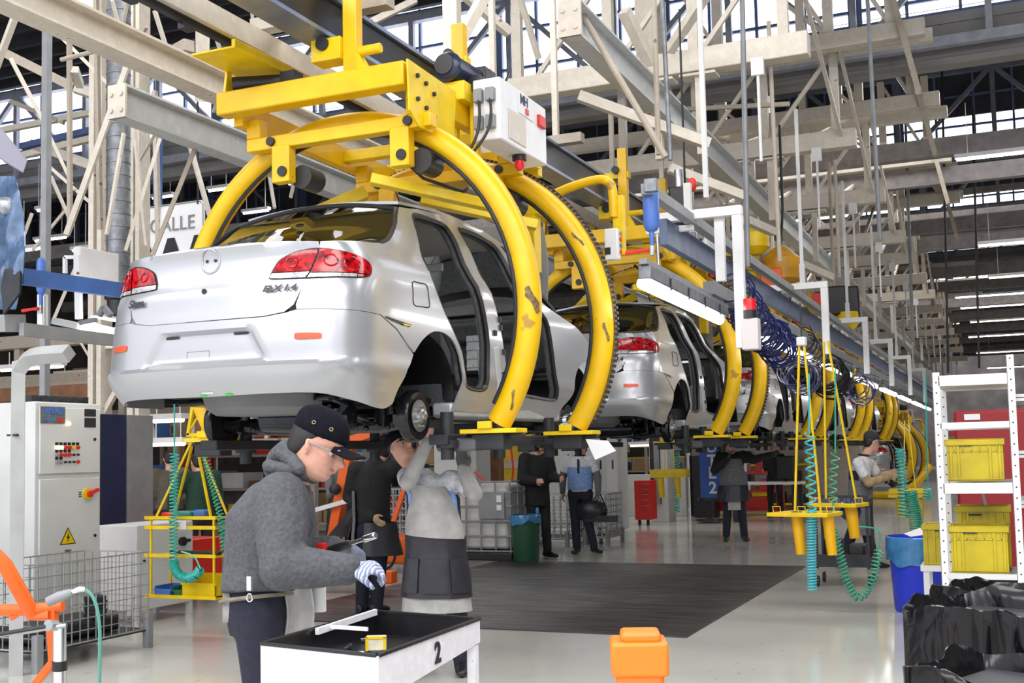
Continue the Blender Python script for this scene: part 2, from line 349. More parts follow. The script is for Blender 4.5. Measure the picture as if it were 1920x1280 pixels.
px_light(1852, 1990, 521, 33, lab='warm orange fluorescent tube hanging third down on the right')
for i, (a, b, y, Y, m) in enumerate(((1790, 2000, 558, 44, 'tube'), (1800, 2000, 578, 48, 'tube'), (1818, 2000, 604, 52, 'warmtube'), (1815, 2000, 632, 56, 'tube'), (1830, 2000, 662, 60, 'warmtube'), (1850, 2000, 690, 66, 'tube'), (1700, 1800, 612, 62, 'warmtube'))):
    px_light(a, b, y, Y, m, lab=['bright white light row far down the right side, topmost of the bright rows', 'second bright light row far down the right side', 'warm light row below the two bright white rows on the right', 'fourth bright light row down on the far right', 'fifth light row down on the far right', 'lowest light row on the far right above the shelving', 'short warm light row seen beyond the stacked cross beams'][i])
# ---- hanging cross beams, each a lattice frame
CB = [12.87, 17.15, 21.34, 25.8, 28.8, 32.6, 36.2, 40.2, 44.4, 48.6, 53, 58, 64]
ordn = ['nearest', 'second', 'third', 'fourth', 'fifth', 'sixth', 'seventh', 'eighth', 'ninth', 'tenth', 'eleventh', 'twelfth', 'farthest']
for k, y in enumerate(CB):
    z = 6.06; b = thing('hanging_cross_beam', (-1.86, y, z), 'cream box-section cross beam with lattice above it, %s in the row over the line' % ordn[k], 'beam', 'cream cross beams over the line')
    MB().box((-2.1, 0, 0), (4.2, .22, .27)).build('bottom_chord', 'cream', b, bevel=.012)
    MB().box((-1.6, .3, 1.45), (5.4, .16, .2)).build('top_chord', 'cream', b, bevel=.01)
    for i, x in enumerate((-.3, -1.35, -2.4, -3.6)):
        MB().bar((x, .15, .1), (x, .15, 1.4), .12, .10, (0, 1, 0)).build('post', 'cream', b, smooth=False)
        if i < 3: MB().bar((x-.05, .2, 1.35), (x-1.0, .2, .15), .055).build('brace', 'cream', b, smooth=False)
    for x in (-.75, -2.9): MB().bar((x, .1, 1.5), (x, .1, 2.6), .13, .13).bar((x-.2, .1, 2.2), (x+.5, .1, 1.5), .05).build('hanger', 'cream', b, smooth=False)
    MB().box((-.55, -.16, -.22), (.14, .06, .20)).cyl((-.55, -.16, -.3), (-.55, -.16, -1.3), .018, n=6).build('rod_clamp', 'white', b, smooth=False)
    m = MB()
    for dx in (-1.25, -1.75): m.box((dx, -.02, -.18), (.42, .24, .03)).bar((dx, -.02, -.18), (dx, -.02, -1.1), .09, .09)
    m.build('bracket', 'cream', b, smooth=False)
    if k < 9:
        # zig-zag sway bars between this beam and the next
        n = MB(); dy = CB[k+1]-y
        for x in (-.9, -2.2, -3.3): n.bar((x, .1, 0), (x, dy-.1, 1.3), .06)
        for x in (-.2, -2.9): n.bar((x, dy, 0), (x, .1, 1.4), .05)
        n.build('sway_brace', 'cream', b, smooth=False)
for k, y in enumerate((16.6, 20.2, 24.4, 28.6)):
    b = thing('upper_cross_beam', (-.82, y, 7.35), 'long cream upper cross beam reaching further right, %s of its row' % ['first', 'second', 'third', 'last'][k], 'beam', 'upper cream cross beams')
    MB().box((-3.4, 0, 0), (6.8, .2, .24)).build('chord', 'cream', b, bevel=.01)
    for x in (-.45, -1.3, -2.9, -4.6): MB().bar((x, 0, .1), (x, 0, 1.7), .14, .12).bar((x-.8, .05, 1.6), (x, .05, .1), .06).build('hanger', 'cream', b, smooth=False)
    MB().bar((-.55, -.15, 1.2), (-.1, -.15, -1.0), .08, .16).build('dark_strut', 'creamlow', b, smooth=False)
# ---- long girders along the line
def girder(name, x, z, y0, y1, w, h, m, lab, plate=True):
    t = thing(name, (x, y0, z), lab, 'girder')
    MB().ibeam((0, 0, 0), (0, y1-y0, 0), w, h, .022).build('girder_section', m, t, smooth=False)
    if plate:
        p = MB().b2((-w*.55, -.012, -h*.5), (w*.55, .012, h*.5))
        for a in (-w*.3, w*.3):
            for b in (-h*.28, h*.2): p.cyl((a, -.03, b), (a, 0, b), .022, n=8)
        p.build('end_plate', 'cream', t, smooth=False)
    return t
girder('long_girder', -3.45, 5.45, 9.45, 60, .2, .34, 'paleI', 'long pale I-section girder running down the hall right of the motor, with bolted end plate')
girder('long_girder', -6.3, 4.86, 2.5, 60, .22, .24, 'cream', 'long cream girder at the upper left running down towards the carriers', False)
girder('long_girder', -7.05, 4.72, 7.7, 60, .18, .30, 'paleI', 'shorter pale girder starting beside the round duct, below the upper left girder')
# chain conveyor over the cars
t = thing('overhead_conveyor', (-4.3, 2, 4.66), 'overhead conveyor track with dark rails above the yellow carriers', 'conveyor')
rail = mat('dark_track', (.022, .025, .032), .35, .5, .2)
a = MB().b2((-.17, 0, -.12), (.02, 58, .14)).build('right_rail', rail, t, smooth=False)
MB().b2((-.19, 0, .14), (.05, 58, .17)).b2((-.19, 0, -.15), (.05, 58, -.12)).build('rail_flange', mat('worn_flange', (.24, .30, .44), .3, .6, .2), a, smooth=False)
a = MB().b2((-.80, 0, -.08), (-.66, 58, .08)).build('left_rail', 'cream', t, smooth=False)
c = MB().b2((-.75, 0, -.13), (-.71, 58, -.08)).build('chain_track', 'dark', a)
for i in range(30):
    y = .3+i*.55; MB().box((-.73, y, -.15), (.06, .10, .04)).build('chain_link', 'dark', c)
for i in range(14):
    y = 1+i*4.1; k = MB().b2((-.9, y, .17), (.3, y+.12, .27)).build('cross_tie', 'creamlow', t, smooth=False)
    MB().bar((-.72, y+.06, .2), (-.72, y+.06, 1.9), .06).build('hanger_post', 'cream', k); MB().bar((.0, y+.06, .2), (.0, y+.06, 1.9), .06).build('hanger_post', 'cream', k)
# service rails on the operator side: dark square tube, blue trunking, lights
def along(name, x, z, y0, y1, m, lab, cat, w, h=None, rnd=False):
    b = MB()
    (b.cyl((x, y0, z), (x, y1, z), w, n=12) if rnd else b.bar((x, y0, z), (x, y1, z), w, h or w))
    return tag(b.build(name, m, smooth=rnd, bevel=0 if rnd else .006), lab, cat)
along('service_rail', -2.42, 3.52, 8.2, 46, 'grey', 'grey square service rail running down the line from the blue air tank', 'rail', .085)
along('cable_trunking', -2.55, 3.36, 9.1, 46, mat('blue_grey_trunking', (.10, .14, .24), .4, .2, .3), 'blue-grey cable trunking running beneath the service rail', 'trunking', .07, .22)
along('service_rail', -2.38, 2.98, 9.9, 46, 'grey', 'lower dark grey square rail above the tube lights of the line', 'rail', .10, .12)
# ================================================================ YELLOW CARRIERS
def make_carrier():
    cx, cz, R, r = -4.29, 2.55, 1.40, .083
    root = thing('yellow_carrier', (cx, 7.0, cz), 'x', 'carrier', 'yellow hoop carriers')
    B = lambda mb, n, m='yellow', par=root, **k: mb.build(n, m, par, **k)
    for j, y in enumerate((0, 1.5)):
        P = [V((R*cos(radians(a)), y, R*sin(radians(a)))) for a in range(-34, 215, 4)]
        hoop = B(MB().tube(P, r, 14), 'hoop')
        B(MB().tube([V(((R-r-.004)*cos(radians(a)), y-.03, (R-r-.004)*sin(radians(a)))) for a in range(-30, 211, 5)], .016, 5), 'running_track', 'dark', hoop)
        if j:
            ch = MB()
            for i in range(150):
                a = radians(-30+240*i/150); ch.box(((R+r+.012)*cos(a), y+.05, (R+r+.012)*sin(a)), (.030, .035, .022), Matrix.Rotation(-a, 3, 'Y'))
            c = B(ch, 'chain', 'dark', hoop, smooth=False); tag(c, kind='stuff')
            B(MB().tube([V(((R+r)*cos(radians(a)), y+.05, (R+r)*sin(radians(a)))) for a in range(-30, 211, 4)], .02, 5), 'chain_track', mat('rusty_track', (.16, .11, .05), .6), hoop)
        for s in (1, -1):
            x = s*(R*cos(radians(-34))-.01); z = R*sin(radians(-34))-.04
            f = B(MB().b2((x-.24*1, y-.10, z-.03), (x+.17, y+.10, z)).b2((x-.10, y-.12, z), (x+.0, y-.09, z+.05)), 'foot_plate', 'yellow2', bevel=.004)
            B(MB().b2((x-.18, y-.05, z-.14), (x+.06, y+.10, z-.03)).b2((x-.26, y+.02, z-.06), (x+.17, y+.08, z-.03)), 'foot_pad', 'dark', f, bevel=.01)
    # lower cradle
    z = R*sin(radians(-34))-.04
    for x in (-.80, .80):
        c = B(MB().b2((x-.07, -.55 if x < 0 else -.2, z-.10), (x+.07, 2.35, z-.03)), 'cradle_beam', 'dark', bevel=.006)
        for y in (-.1, .75, 1.75): B(MB().cyl((x+(.02 if x > 0 else -.02), y, z-.20), (x+(.02 if x > 0 else -.02), y, z+.12), .045, n=14).cyl((x+(.02 if x > 0 else -.02), y, z-.12), (x+(.02 if x > 0 else -.02), y, z-.07), .075, n=14), 'lifting_post', 'dark', c)
    for y in (.0, .9, 2.2): B(MB().b2((-.8, y-.04, z+.02), (.8, y+.04, z+.07)), 'cradle_cross_beam', 'dark')
    B(MB().box((.86, .02, z-.10), (.30, .16, .09)), 'drive_pad', mat('pad_grey', (.10, .10, .11), .7), bevel=.02)
    # top frame: (coordinates relative to hoop centre)
    fr = B(MB().b2((-.83, -.42, 1.475), (.70, -.28, 1.64)), 'front_beam', 'yellow', bevel=.012)
    B(MB().b2((-.83, 1.95, 1.475), (.70, 2.09, 1.64)), 'back_beam', 'yellow', bevel=.012)
    for s in (-.76, .66):
        b = B(MB().b2((s-.02, -.28, 1.42), (s+.06, 1.95, 1.60)), 'side_beam', 'yellow', bevel=.008)
    pl = B(MB().prism([(-.40, 1.30), (-.28, 1.22), (.25, 1.22), (.30, 1.62), (-.42, 1.64)], (.725, 0, 0), (0, 1, 0), (0, 0, 1), (.014, 0, 0)), 'bolted_plate', 'yellow2', smooth=False)
    for y, z_ in ((-.30, 1.56), (-.18, 1.54), (-.06, 1.50), (-.30, 1.40), (-.18, 1.37), (-.06, 1.34)): B(MB().cyl((.735, y, z_), (.757, y, z_), .016, n=8), 'bolt', 'dark', pl)
    for y in (.45, 1.15): B(MB().b2((-.8, y-.05, 1.47), (.68, y+.05, 1.56)), 'cross_member', 'yellow2', bevel=.006)
    for yy in (-.16, 1.36):    # roller brackets that hold each hoop
        rb = B(MB().b2((-.72, yy-.05, 1.24), (.79, yy+.05, 1.335)).b2((-.72, yy-.05, 1.335), (-.60, yy+.05, 1.48)).b2((.60, yy-.05, 1.335), (.72, yy+.05, 1.48)), 'roller_beam', 'yellow', bevel=.008)
        for x in (-.42, .55):
            B(MB().b2((x-.075, yy-.06, .985), (x+.075, yy+.03, 1.26)), 'roller_bracket', 'yellow', rb, bevel=.008)
            B(MB().cyl((x+.02, yy-.075, 1.06), (x+.02, yy-.055, 1.06), .038, n=14), 'axle_bolt', 'dark', rb)
            B(MB().cyl((x+.12, yy+.03, 1.03), (x+.12, yy+.22, 1.03), .085, n=18).cyl((x+.12, yy+.22, 1.03), (x+.12, yy+.25, 1.03), .05, n=12), 'roller', 'black', rb)
        for x in (-.50, .62): B(MB().cyl((x, yy-.075, 1.29), (x, yy-.045, 1.29), .033, n=14), 'bolt', 'dark', rb)
    for y in (.35, 1.1):
        B(MB().bar((.2, y-.35, .98), (.98, y+.1, .78), .12, .07), 'stay', 'yellow2', bevel=.006); B(MB().bar((-.95, y-.3, .62), (-.2, y+.25, 1.05), .14, .10), 'stay', 'yellow2', bevel=.006)
    # left covers and posts
    B(MB().b2((-.78, -.75, 1.80), (-.44, .45, 1.815)).b2((-.44, -.75, 1.80), (-.41, .45, 1.86)), 'cover_tray', 'yellow2', bevel=.003)
    for y in (-.22, 1.5):
        p = B(MB().b2((.14, y-.045, 1.60), (.25, y+.045, 2.62)), 'hanger_post', 'yellow', bevel=.006)
        B(MB().box((.10, y+.02, 2.30), (.34, .10, .08)).bar((.22, y, 1.8), (.32, y, 1.62), .08).box((.02, y, 1.86), (.24, .16, .16)).cyl((.2, y, 1.83), (.42, y, 1.83), .035), 'trolley', 'yellow2', p, bevel=.006)
        B(MB().cyl((.0, y-.10, 1.90), (.0, y-.05, 1.90), .05).cyl((.12, y-.08, 2.36), (.12, y+.12, 2.36), .045), 'trolley_wheel', 'dark', p)
    B(MB().cyl((-.72, -.36, 1.70), (-.40, -.2, 1.72), .055, n=14).box((-.33, -.2, 1.71), (.12, .12, .13)), 'small_motor', 'black'); B(MB().prism([(0, 0), (.10, 0), (.07, .18), (.03, .18)], (-.78, -.40, 1.64), (0, 1, 0), (0, 0, 1), (.02, 0, 0)), 'motor_ear', 'yellow2')
    # drive motor, gearbox
    mo = B(MB().lathe([(.05, 0), (.085, .01), (.105, .03), (.108, .06), (.098, .08), (.098, .30), (.10, .36), (.06, .38)], (.66, .28, 1.83), (.12, 1, -.05), 24), 'drive_motor', mat('navy_motor', (.02, .03, .07), .3, .2))
    B(MB().cyl((.66, .265, 1.831), (.66, .28, 1.831), .075, n=20), 'fan_cover', 'black', mo); B(MB().box((.72, .74, 1.80), (.20, .20, .22)).box((.78, .62, 1.73), (.14, .3, .12)).bar((.83, .9, 1.78), (.86, 1.0, 1.95), .02), 'gearbox', 'black', mo, bevel=.02)
    B(MB().b2((.60, .35, 1.58), (.78, .8, 1.72)).b2((.74, .52, 1.10), (.80, .58, 1.70)).b2((.60, .50, 1.20), (.64, .56, 1.70)), 'motor_mount', 'yellow2', bevel=.006)
    # white control cabinet
    cb = B(MB().b2((.80, .45, 1.28), (1.02, 1.35, 1.74)), 'control_cabinet', 'white', bevel=.012)
    for i in range(2):
        for j in range(2): B(MB().box((.855+.095*i, .43, 1.61-.20*j), (.07, .05, .10)), 'plug_connector', 'grey', cb, bevel=.008)
    B(MB().box((1.024, .93, 1.64), (.006, .28, .16)), 'rating_plate', 'paper', cb, smooth=False)
    text('maker_mark', 'MH', 'navy', cb, (1.029, .88, 1.67), (0, 1, 0), (0, 0, 1), .10, .001, bold=.003)
    B(MB().box((1.025, .75, 1.43), (.006, .32, .22)), 'worn_label', 'cream', cb, smooth=False)
    B(MB().box((1.03, 1.22, 1.60), (.03, .13, .09)), 'red_switch', 'red', cb, bevel=.006); B(MB().box((1.03, .93, 1.60), (.012, .05, .04)), 'red_button', 'red', cb)
    B(MB().cyl((.95, .95, 1.28), (.95, .95, 1.24), .055, n=16), 'lamp_base', 'black', cb); B(MB().lathe([(.035, 0), (.036, -.05), (.02, -.075), (.005, -.08)], (.95, .95, 1.24), (0, 0, 1), 16), 'red_beacon', mat('red_beacon', (.80, .02, .03), .2), cb)
    for i in range(2): B(MB().tube(spl([(.86+.09*i, .42, 1.60), (.88+.09*i, .39, 1.44), (.86+.07*i, .36, 1.28), (.76, .34, 1.13-.02*i), (.62, .36, 1.15), (.52, .38, 1.26), (.50, .42, 1.38)], False, 6), .011, 8), 'cable', 'dark', cb)
    # pendant arm with push-button box
    pa = B(MB().tube(spl([(.55, 2.45, 1.28), (.80, 2.45, 1.36), (1.06, 2.45, 1.40), (1.17, 2.45, 1.36), (1.20, 2.45, 1.25), (1.20, 2.45, 1.05)], False, 5), .042, 12), 'pendant_arm', 'yellow')
    B(MB().box((1.24, 2.48, .98), (.10, .06, .52)), 'pendant_bracket', 'yellow2', pa, bevel=.004); pb = B(MB().box((1.20, 2.40, .80), (.12, .09, .27)), 'push_button_box', 'white', pa, bevel=.01)
    B(MB().box((1.17, 2.35, .74), (.05, .01, .06)), 'key_switch', 'black', pb)
    for i in range(4): B(MB().cyl((1.26, 2.42, .90-.055*i), (1.275, 2.42, .90-.055*i), .016, n=10), 'push_button', ['grey', 'red', 'blue', 'red'][i], pb)
    B(MB().b2((.10, 2.2, 1.1), (.62, 2.36, 1.30)).b2((.45, 2.2, .6), (.55, 2.36, 1.1)).b2((-.7, 2.2, 1.44), (.6, 2.3, 1.54)), 'back_bracket', 'yellow2', bevel=.006)
    B(MB().tube([(.05, .6, 1.35), (.2, .8, 1.16), (.3, 1.3, 1.14), (.1, 1.8, 1.3)], .014, 6), 'hose', 'dark')
    return root
carrier = make_carrier()
clab = ['nearest yellow carrier of two big hoops around the first silver car', 'second yellow hoop carrier, around the second silver car', 'third yellow hoop carrier down the line', 'fourth yellow hoop carrier, behind the hanging blue coiled hoses', 'fifth yellow hoop carrier, above the worker in the white shirt', 'sixth yellow hoop carrier, hanging low beside the white shelving', 'farthest yellow hoop carrier, low and mostly hidden by the shelving']
tag(carrier, clab[0])
for k in range(1, 7):
    c = copy_tree(carrier); c.location = (-4.29, 7.0+6.15*k, 2.55+[0, 0, 0, 0, 0, -1.25, -1.4][k]); tag(c, clab[k])

def scuff(y, a0, a1, f0, f1, hoop, name='paint_scuff'):
    R, r = 1.40, .0855
    def fn(a, b):
        th = radians(a0+(a1-a0)*a+4*(b-.5)); w_ = .35+.65*sin(pi*a)**.5*(.8+.2*sin(9*a)); ph = radians((f0+f1)/2+(f1-f0)*(b-.5)*w_)
        q = V((cos(th), 0, sin(th))); return q*R+V((0, y, 0))+(q*cos(ph)+V((0, -1, 0))*sin(ph))*r
    return MB().grid(fn, 12, 10).build(name, mat('brown_scuff', (.20, .13, .05), .6, .1, .6, 40), hoop)
hoops = [c for c in bpy.data.objects if c.parent == carrier and c.name.startswith('hoop')]
hoops.sort(key=lambda c: c.name)
scuff(0, -1, 2.4, 10, 95, hoops[0]); scuff(0, -27, -25.6, 40, 80, hoops[0]); scuff(1.5, -3.5, -1.5, 30, 80, hoops[1]); scuff(1.5, 28, 30, 60, 100, hoops[1])
# ================================================================ CARS
def lerpt(T, x):
    if x <= T[0][0]: return T[0][1]
    for (a, b), (c, d) in zip(T, T[1:]):
        if x <= c: t = (x-a)/(c-a); return b+(d-b)*t
    return T[-1][1]
def smt(T, x):
    if x <= T[0][0]: return T[0][1]
    for (a, b), (c, d) in zip(T, T[1:]):
        if x <= c: t = (x-a)/(c-a); t = t*t*(3-2*t); return b+(d-b)*t
    return T[-1][1]
def pch(T, x):
    "monotone cubic through the table"
    n = len(T)
    if x <= T[0][0]: return T[0][1]
    if x >= T[-1][0]: return T[-1][1]
    k = 0
    while x > T[k+1][0]: k += 1
    def sl(i):
        if i <= 0 or i >= n-1: return 0.
        a = (T[i][1]-T[i-1][1])/(T[i][0]-T[i-1][0]); b = (T[i+1][1]-T[i][1])/(T[i+1][0]-T[i][0])
        return 0. if a*b <= 0 else 2*a*b/(a+b)
    h = T[k+1][0]-T[k][0]; t = (x-T[k][0])/h; m0, m1 = sl(k)*h, sl(k+1)*h
    if k == 0: m0 = T[1][1]-T[0][1]
    if k == n-2: m1 = T[-1][1]-T[-2][1]
    return (2*t**3-3*t*t+1)*T[k][1]+(t**3-2*t*t+t)*m0+(3*t*t-2*t**3)*T[k+1][1]+(t**3-t*t)*m1
CW = [(-.1, .875), (.05, .905), (.18, .945), (.3, .935), (.55, .93), (.72, .92), (.86, .89), (1.0, .81), (1.2, .73), (1.4, .62)]
CY = [(-.02, .14), (.03, .07), (.12, .01), (.22, -.03), (.29, -.03), (.33, .015), (.5, .03), (.545, .035), (.56, .085), (.70, .10), (.85, .13), (.90, .11), (.94, .13), (1.2, .3)]
DD = .45; NN = 3
# reference plan curve: s in 0..pi/2 -> arc length
_tab = [(0, 0)]
for _i in range(1, 201):
    _s = pi/2*_i/200; _x = .93*sin(_s)**(2/NN); _y = DD*(1-max(0, cos(_s))**(2/NN)); _p = _tab[-1]
    _tab.append((_p[0]+hypot(_x-_px, _y-_py) if _i > 1 else _x, _s)); _px, _py = _x, _y
UC = _tab[-1][0]
def carS(u, z, off=0.):
    "body surface: u runs from the middle of the tail round the corner and forward, z is height over the bumper's lower edge"
    sg = 1 if u >= 0 else -1; u = abs(u); W = pch(CW, z)+off; yr = pch(CY, z)-off
    if u < UC:
        s = lerpt(_tab, u); x = W*sin(s)**(2/NN); y = yr+DD*(1-max(0, cos(s))**(2/NN))-.0
        return V((sg*x, y, z))
    y = DD+(u-UC); k = max(0, 1-(u-UC)/.8); y += yr*k
    W *= 1+.05*max(0, (y-2.9)/1.1)
    return V((sg*W, y, z))
def carU(y):
    "u on the side for a given y (upper side, where yr has little pull)"
    lo, hi = UC, UC+6
    for _ in range(30):
        m = (lo+hi)/2
        if carS(m, .5).y < y: lo = m
        else: hi = m
    return lo
CARX, CARY, CARZ = -4.39, 5.5, 1.9
def refine_cy():
    global CY
    CY = [(-.02, .14), (.03, .07), (.12, .01), (.19, -.02), (.215, -.025), (.225, .005), (.33, .01), (.5, .03), (.56, .042), (.66, .055), (.74, .095), (.88, .12), (.93, .095), (.95, .12), (1.2, .3)]
refine_cy()
def mirror(L): return [(-u, z) for u, z in L][::-1]
taill = mat('tail_lamp_red', (.42, .004, .008), .12, 0, .9, 30, coat=.35, spec=.4); clearl = mat('clear_lamp_strip', (.62, .60, .60), .12, .3, .5, 60, coat=1)
seal = M['black']; refl = mat('orange_red_reflector', (.92, .09, .03), .25, 0, .2, 60)
glass = glassy('tinted_rear_glass', (.42, .50, .36), .35)
def clip(P, a, b, c):
    "keep the side a*x+b*y+c >= 0 of a polygon"
    out = []
    for i in range(len(P)):
        p, q = P[i-1], P[i]; dp, dq = a*p[0]+b*p[1]+c, a*q[0]+b*q[1]+c
        if (dp >= 0) != (dq >= 0): t = dp/(dp-dq); out.append((p[0]+(q[0]-p[0])*t, p[1]+(q[1]-p[1])*t))
        if dq >= 0: out.append(q)
    return out
def make_car():
    root = thing('car_body', (CARX, CARY, CARZ), 'x', 'car', 'silver car bodies on the line')
    B = lambda mb, n, m, par=root, **k: mb.build(n, m, par, **k)
    # bumper with number-plate recess
    def bS(u, z, off=0.):
        p = carS(u, z, off); c = .375+(.42-z)*.62-.02; e = (c-abs(u+.02*0))/.07
        t = max(0, min(1, (z-.228)/.03, (.418-z)/.012, e)); p.y += .034*t*t*(3-2*t); return p
    half = [(.0, .035)]+spl([(.40, .04), (.733, .036), (.9, .0), (1.047, -.037), (1.15, -.05), (1.234, -.048), (1.33, -.02), (1.412, .024), (1.49, .108), (1.565, .2), (1.645, .30)], False, 3)+[(1.42, .44), (1.209, .510), (.9, .517), (.62, .521)]
    out = [(0, .487)] + mirror([(.30, .484), (.419, .484), (.553, .503)][::1]) [::-1] if 0 else None
    bp = half+[(.553, .504), (.419, .486), (.2, .485)]
    out = bp+[(-u, max(z, .012)) for u, z in bp[::-1]][:-1]
    bump = B(panel(MB(), out, [], .03, bS), 'rear_bumper', 'silver')
    B(panel(MB(), [(.30, .408), (.20, .409), (.20, .395), (.30, .394)][::-1], [], .02, lambda u, z: bS(u, z, .006)), 'lamp_slot', 'black', bump)
    B(panel(MB(), [(-.30, .408), (-.20, .409), (-.20, .395), (-.30, .394)], [], .02, lambda u, z: bS(u, z, .006)), 'lamp_slot', 'black', bump)
    f = MB(); q = [(-.14, .31), (.02, .31), (.02, .26), (-.14, .26)]
    for a, b in zip(q, q[1:]+q[:1]): f.tube([bS(a[0], a[1], .001), bS(b[0], b[1], .001)], .0018, 4)
    B(f, 'plate_outline', 'grey', bump)
    for s in (1, -1):
        rr = spl([(s*u, z) for u, z in ((.625, .380), (.70, .381), (.768, .377), (.776, .362), (.768, .347), (.70, .344), (.625, .345), (.617, .362))], True, 3)
        B(panel(MB(), rr, [], .02, lambda u, z: carS(u, z, .006)), 'reflector', refl, bump, solid=.005)
    B(panel(MB(), [(-.03, .062), (.05, .062), (.05, .052), (-.03, .052)], [], .03, lambda u, z: carS(u, z, .003)), 'paper_tag', 'paper', bump)
    gr = mat('green_marker', (.05, .6, .05), .5)
    for u in (-.06, .13): B(panel(MB(), spl([(u, .045), (u+.04, .05), (u+.06, .04), (u+.02, .035)], True, 3), [], .02, lambda u, z: carS(u, z, .003)), 'green_mark', gr, bump)
    # boot lid
    tl = [(.600, .552), (.546, .510), (.415, .492), (.2, .49)]; top = [(.776, .933), (.5, .945), (.2, .955)]
    out = tl+[(0, .49)]+[(-u, z) for u, z in tl[::-1]]+[(-u, z) for u, z in top]+[(0, .957)]+top[::-1]
    lid = B(panel(MB(), out, [], .035, carS), 'boot_lid', 'silver')
    em = MB(); c = (-.02, .862)
    em.tube([carS(c[0]+.068*cos(a), c[1]+.074*sin(a), .002) for a in [2*pi*i/28 for i in range(28)]], .006, 6, True)
    B(em, 'badge_seat', 'silver', lid)
    for du in (-.03, .03): B(MB().cyl(carS(c[0]+du, c[1]+.003, .001), carS(c[0]+du, c[1]+.003, .006), .010, n=10), 'badge_hole', 'black', lid)
    B(MB().cyl(carS(-.018, .672, .001), carS(-.018, .672, .008), .017, n=12), 'lock_barrel', 'black', lid)
    lm = mat('badge_grey', (.07, .07, .08), .3, .7)
    def badge(s, u, z, size, sx=1., sh=0., b=.002):
        p = carS(u, z, .012); ex = carS(u+.05, z)-carS(u-.05, z); ey = carS(u, z+.04)-carS(u, z-.02); text('badge_letters', s, lm, lid, p, ex, ey, size, .002, bold=b, sx=sx, shear=sh)
    badge('Siena', -.555, .636, .072, .95, .15); badge('ELX 1.4', .505, .652, .052, 1.25, .25)
    # lamps
    R_out = spl([(.438, .764), (.46, .80), (.49, .832), (.55, .858), (.615, .876), (.69, .886), (.753, .889), (.864, .879), (.967, .858), (1.04, .835), (1.072, .81), (1.08, .786), (1.068, .755), (1.045, .737), (.965, .722), (.8, .716), (.669, .713), (.5, .716), (.432, .722), (.430, .74)], True, 3)
    split = lambda z: .659+(z-.714)*.476
    for s in (1, -1):
        lam = B(panel(MB(), [(s*(.75+(u-.75)*1.025), .80+(z-.80)*1.07) for u, z in R_out], [], .03, lambda u, z: carS(u, z, .003)), 'tail_lamp', 'black')
        K = .476
        ip = clip(R_out, -1, K, .659-.714*K-.006); op = clip(R_out, 1, -K, -(.659-.714*K)-.006)
        for poly, nm_z in ((ip, .752), (op, .742)):
            up = clip(poly, 0, 1, -nm_z-.003); dn = clip(poly, 0, -1, nm_z-.002)
            if nm_z < .75: dr = clip(dn, 1, 0, -.965); dn = clip(dn, -1, 0, .96); B(panel(MB(), [(s*u, z) for u, z in dr], [], .02, lambda u, z: carS(u, z, .010)), 'red_lens', taill, lam)
            B(panel(MB(), [(s*u, z) for u, z in up], [], .02, lambda u, z: carS(u, z, .010)), 'red_lens', taill, lam)
            B(panel(MB(), [(s*u, z) for u, z in dn], [], .02, lambda u, z: carS(u, z, .009)), 'clear_lens', clearl, lam)
        for du, dz, r in ((.80, .82, .042), (.93, .80, .05), (.56, .81, .035)):
            B(MB().tube([carS(s*(du+r*cos(a)), dz+r*.85*sin(a), .012) for a in [2*pi*i/20 for i in range(20)]], .005, 5, True), 'bulb_ring', taill, lam)
    # sides
    rd = spl([(2.20, 1.325), (2.10, 1.20), (2.03, 1.0), (1.992, .83), (2.08, .655), (2.221, .51), (2.36, .36), (2.385, .22), (2.42, .14), (2.56, .118), (2.72, .125), (2.79, .2), (2.835, .45), (2.775, .77), (2.742, 1.04), (2.745, 1.25), (2.70, 1.345), (2.5, 1.35)], True, 3)
    fd = spl([(2.95, 1.36), (2.93, 1.25), (2.945, 1.05), (2.98, .755), (3.065, .5), (3.125, .226), (3.10, .16), (3.3, .118), (3.7, .10), (4.08, .09), (4.135, .14), (4.10, .33), (4.055, .557), (3.99, .76), (3.76, .90), (3.66, 1.06), (3.62, 1.22), (3.56, 1.33), (3.3, 1.375)], True, 3)
    roofl = [(2.013, 1.35), (2.18, 1.372), (2.343, 1.40), (2.898, 1.44), (3.4, 1.435), (3.68, 1.40), (3.75, 1.2), (3.76, 1.04), (4.054, .870)]
    so = [(.614, .552), (.665, .714), (.745, .885), (.787, .933), (.95, .95), (1.2, .98), (1.335, .998), (1.46, 1.032), (1.56, 1.09), (1.695, 1.186), (1.844, 1.279)]+roofl+[(4.36, .80), (4.6, .75), (4.747, .691), (4.88, .62), (4.966, .531), (5.033, .40)]+spl([(4.98, .43), (4.90, .452), (4.80, .457), (4.69, .44), (4.57, .378), (4.50, .29), (4.449, .186), (4.383, .108)], False, 3)+[(4.30, .05), (4.199, -.047), (3.145, -.055), (2.287, -.037), (2.31, .0)]+spl([(2.33, .05), (2.352, .16), (2.345, .27), (2.30, .37), (2.216, .442), (2.12, .472), (2.02, .481), (1.90, .462), (1.77, .40), (1.66, .315)], False, 4)+[(1.43, .447), (1.22, .514), (.9, .52), (.62, .524)]
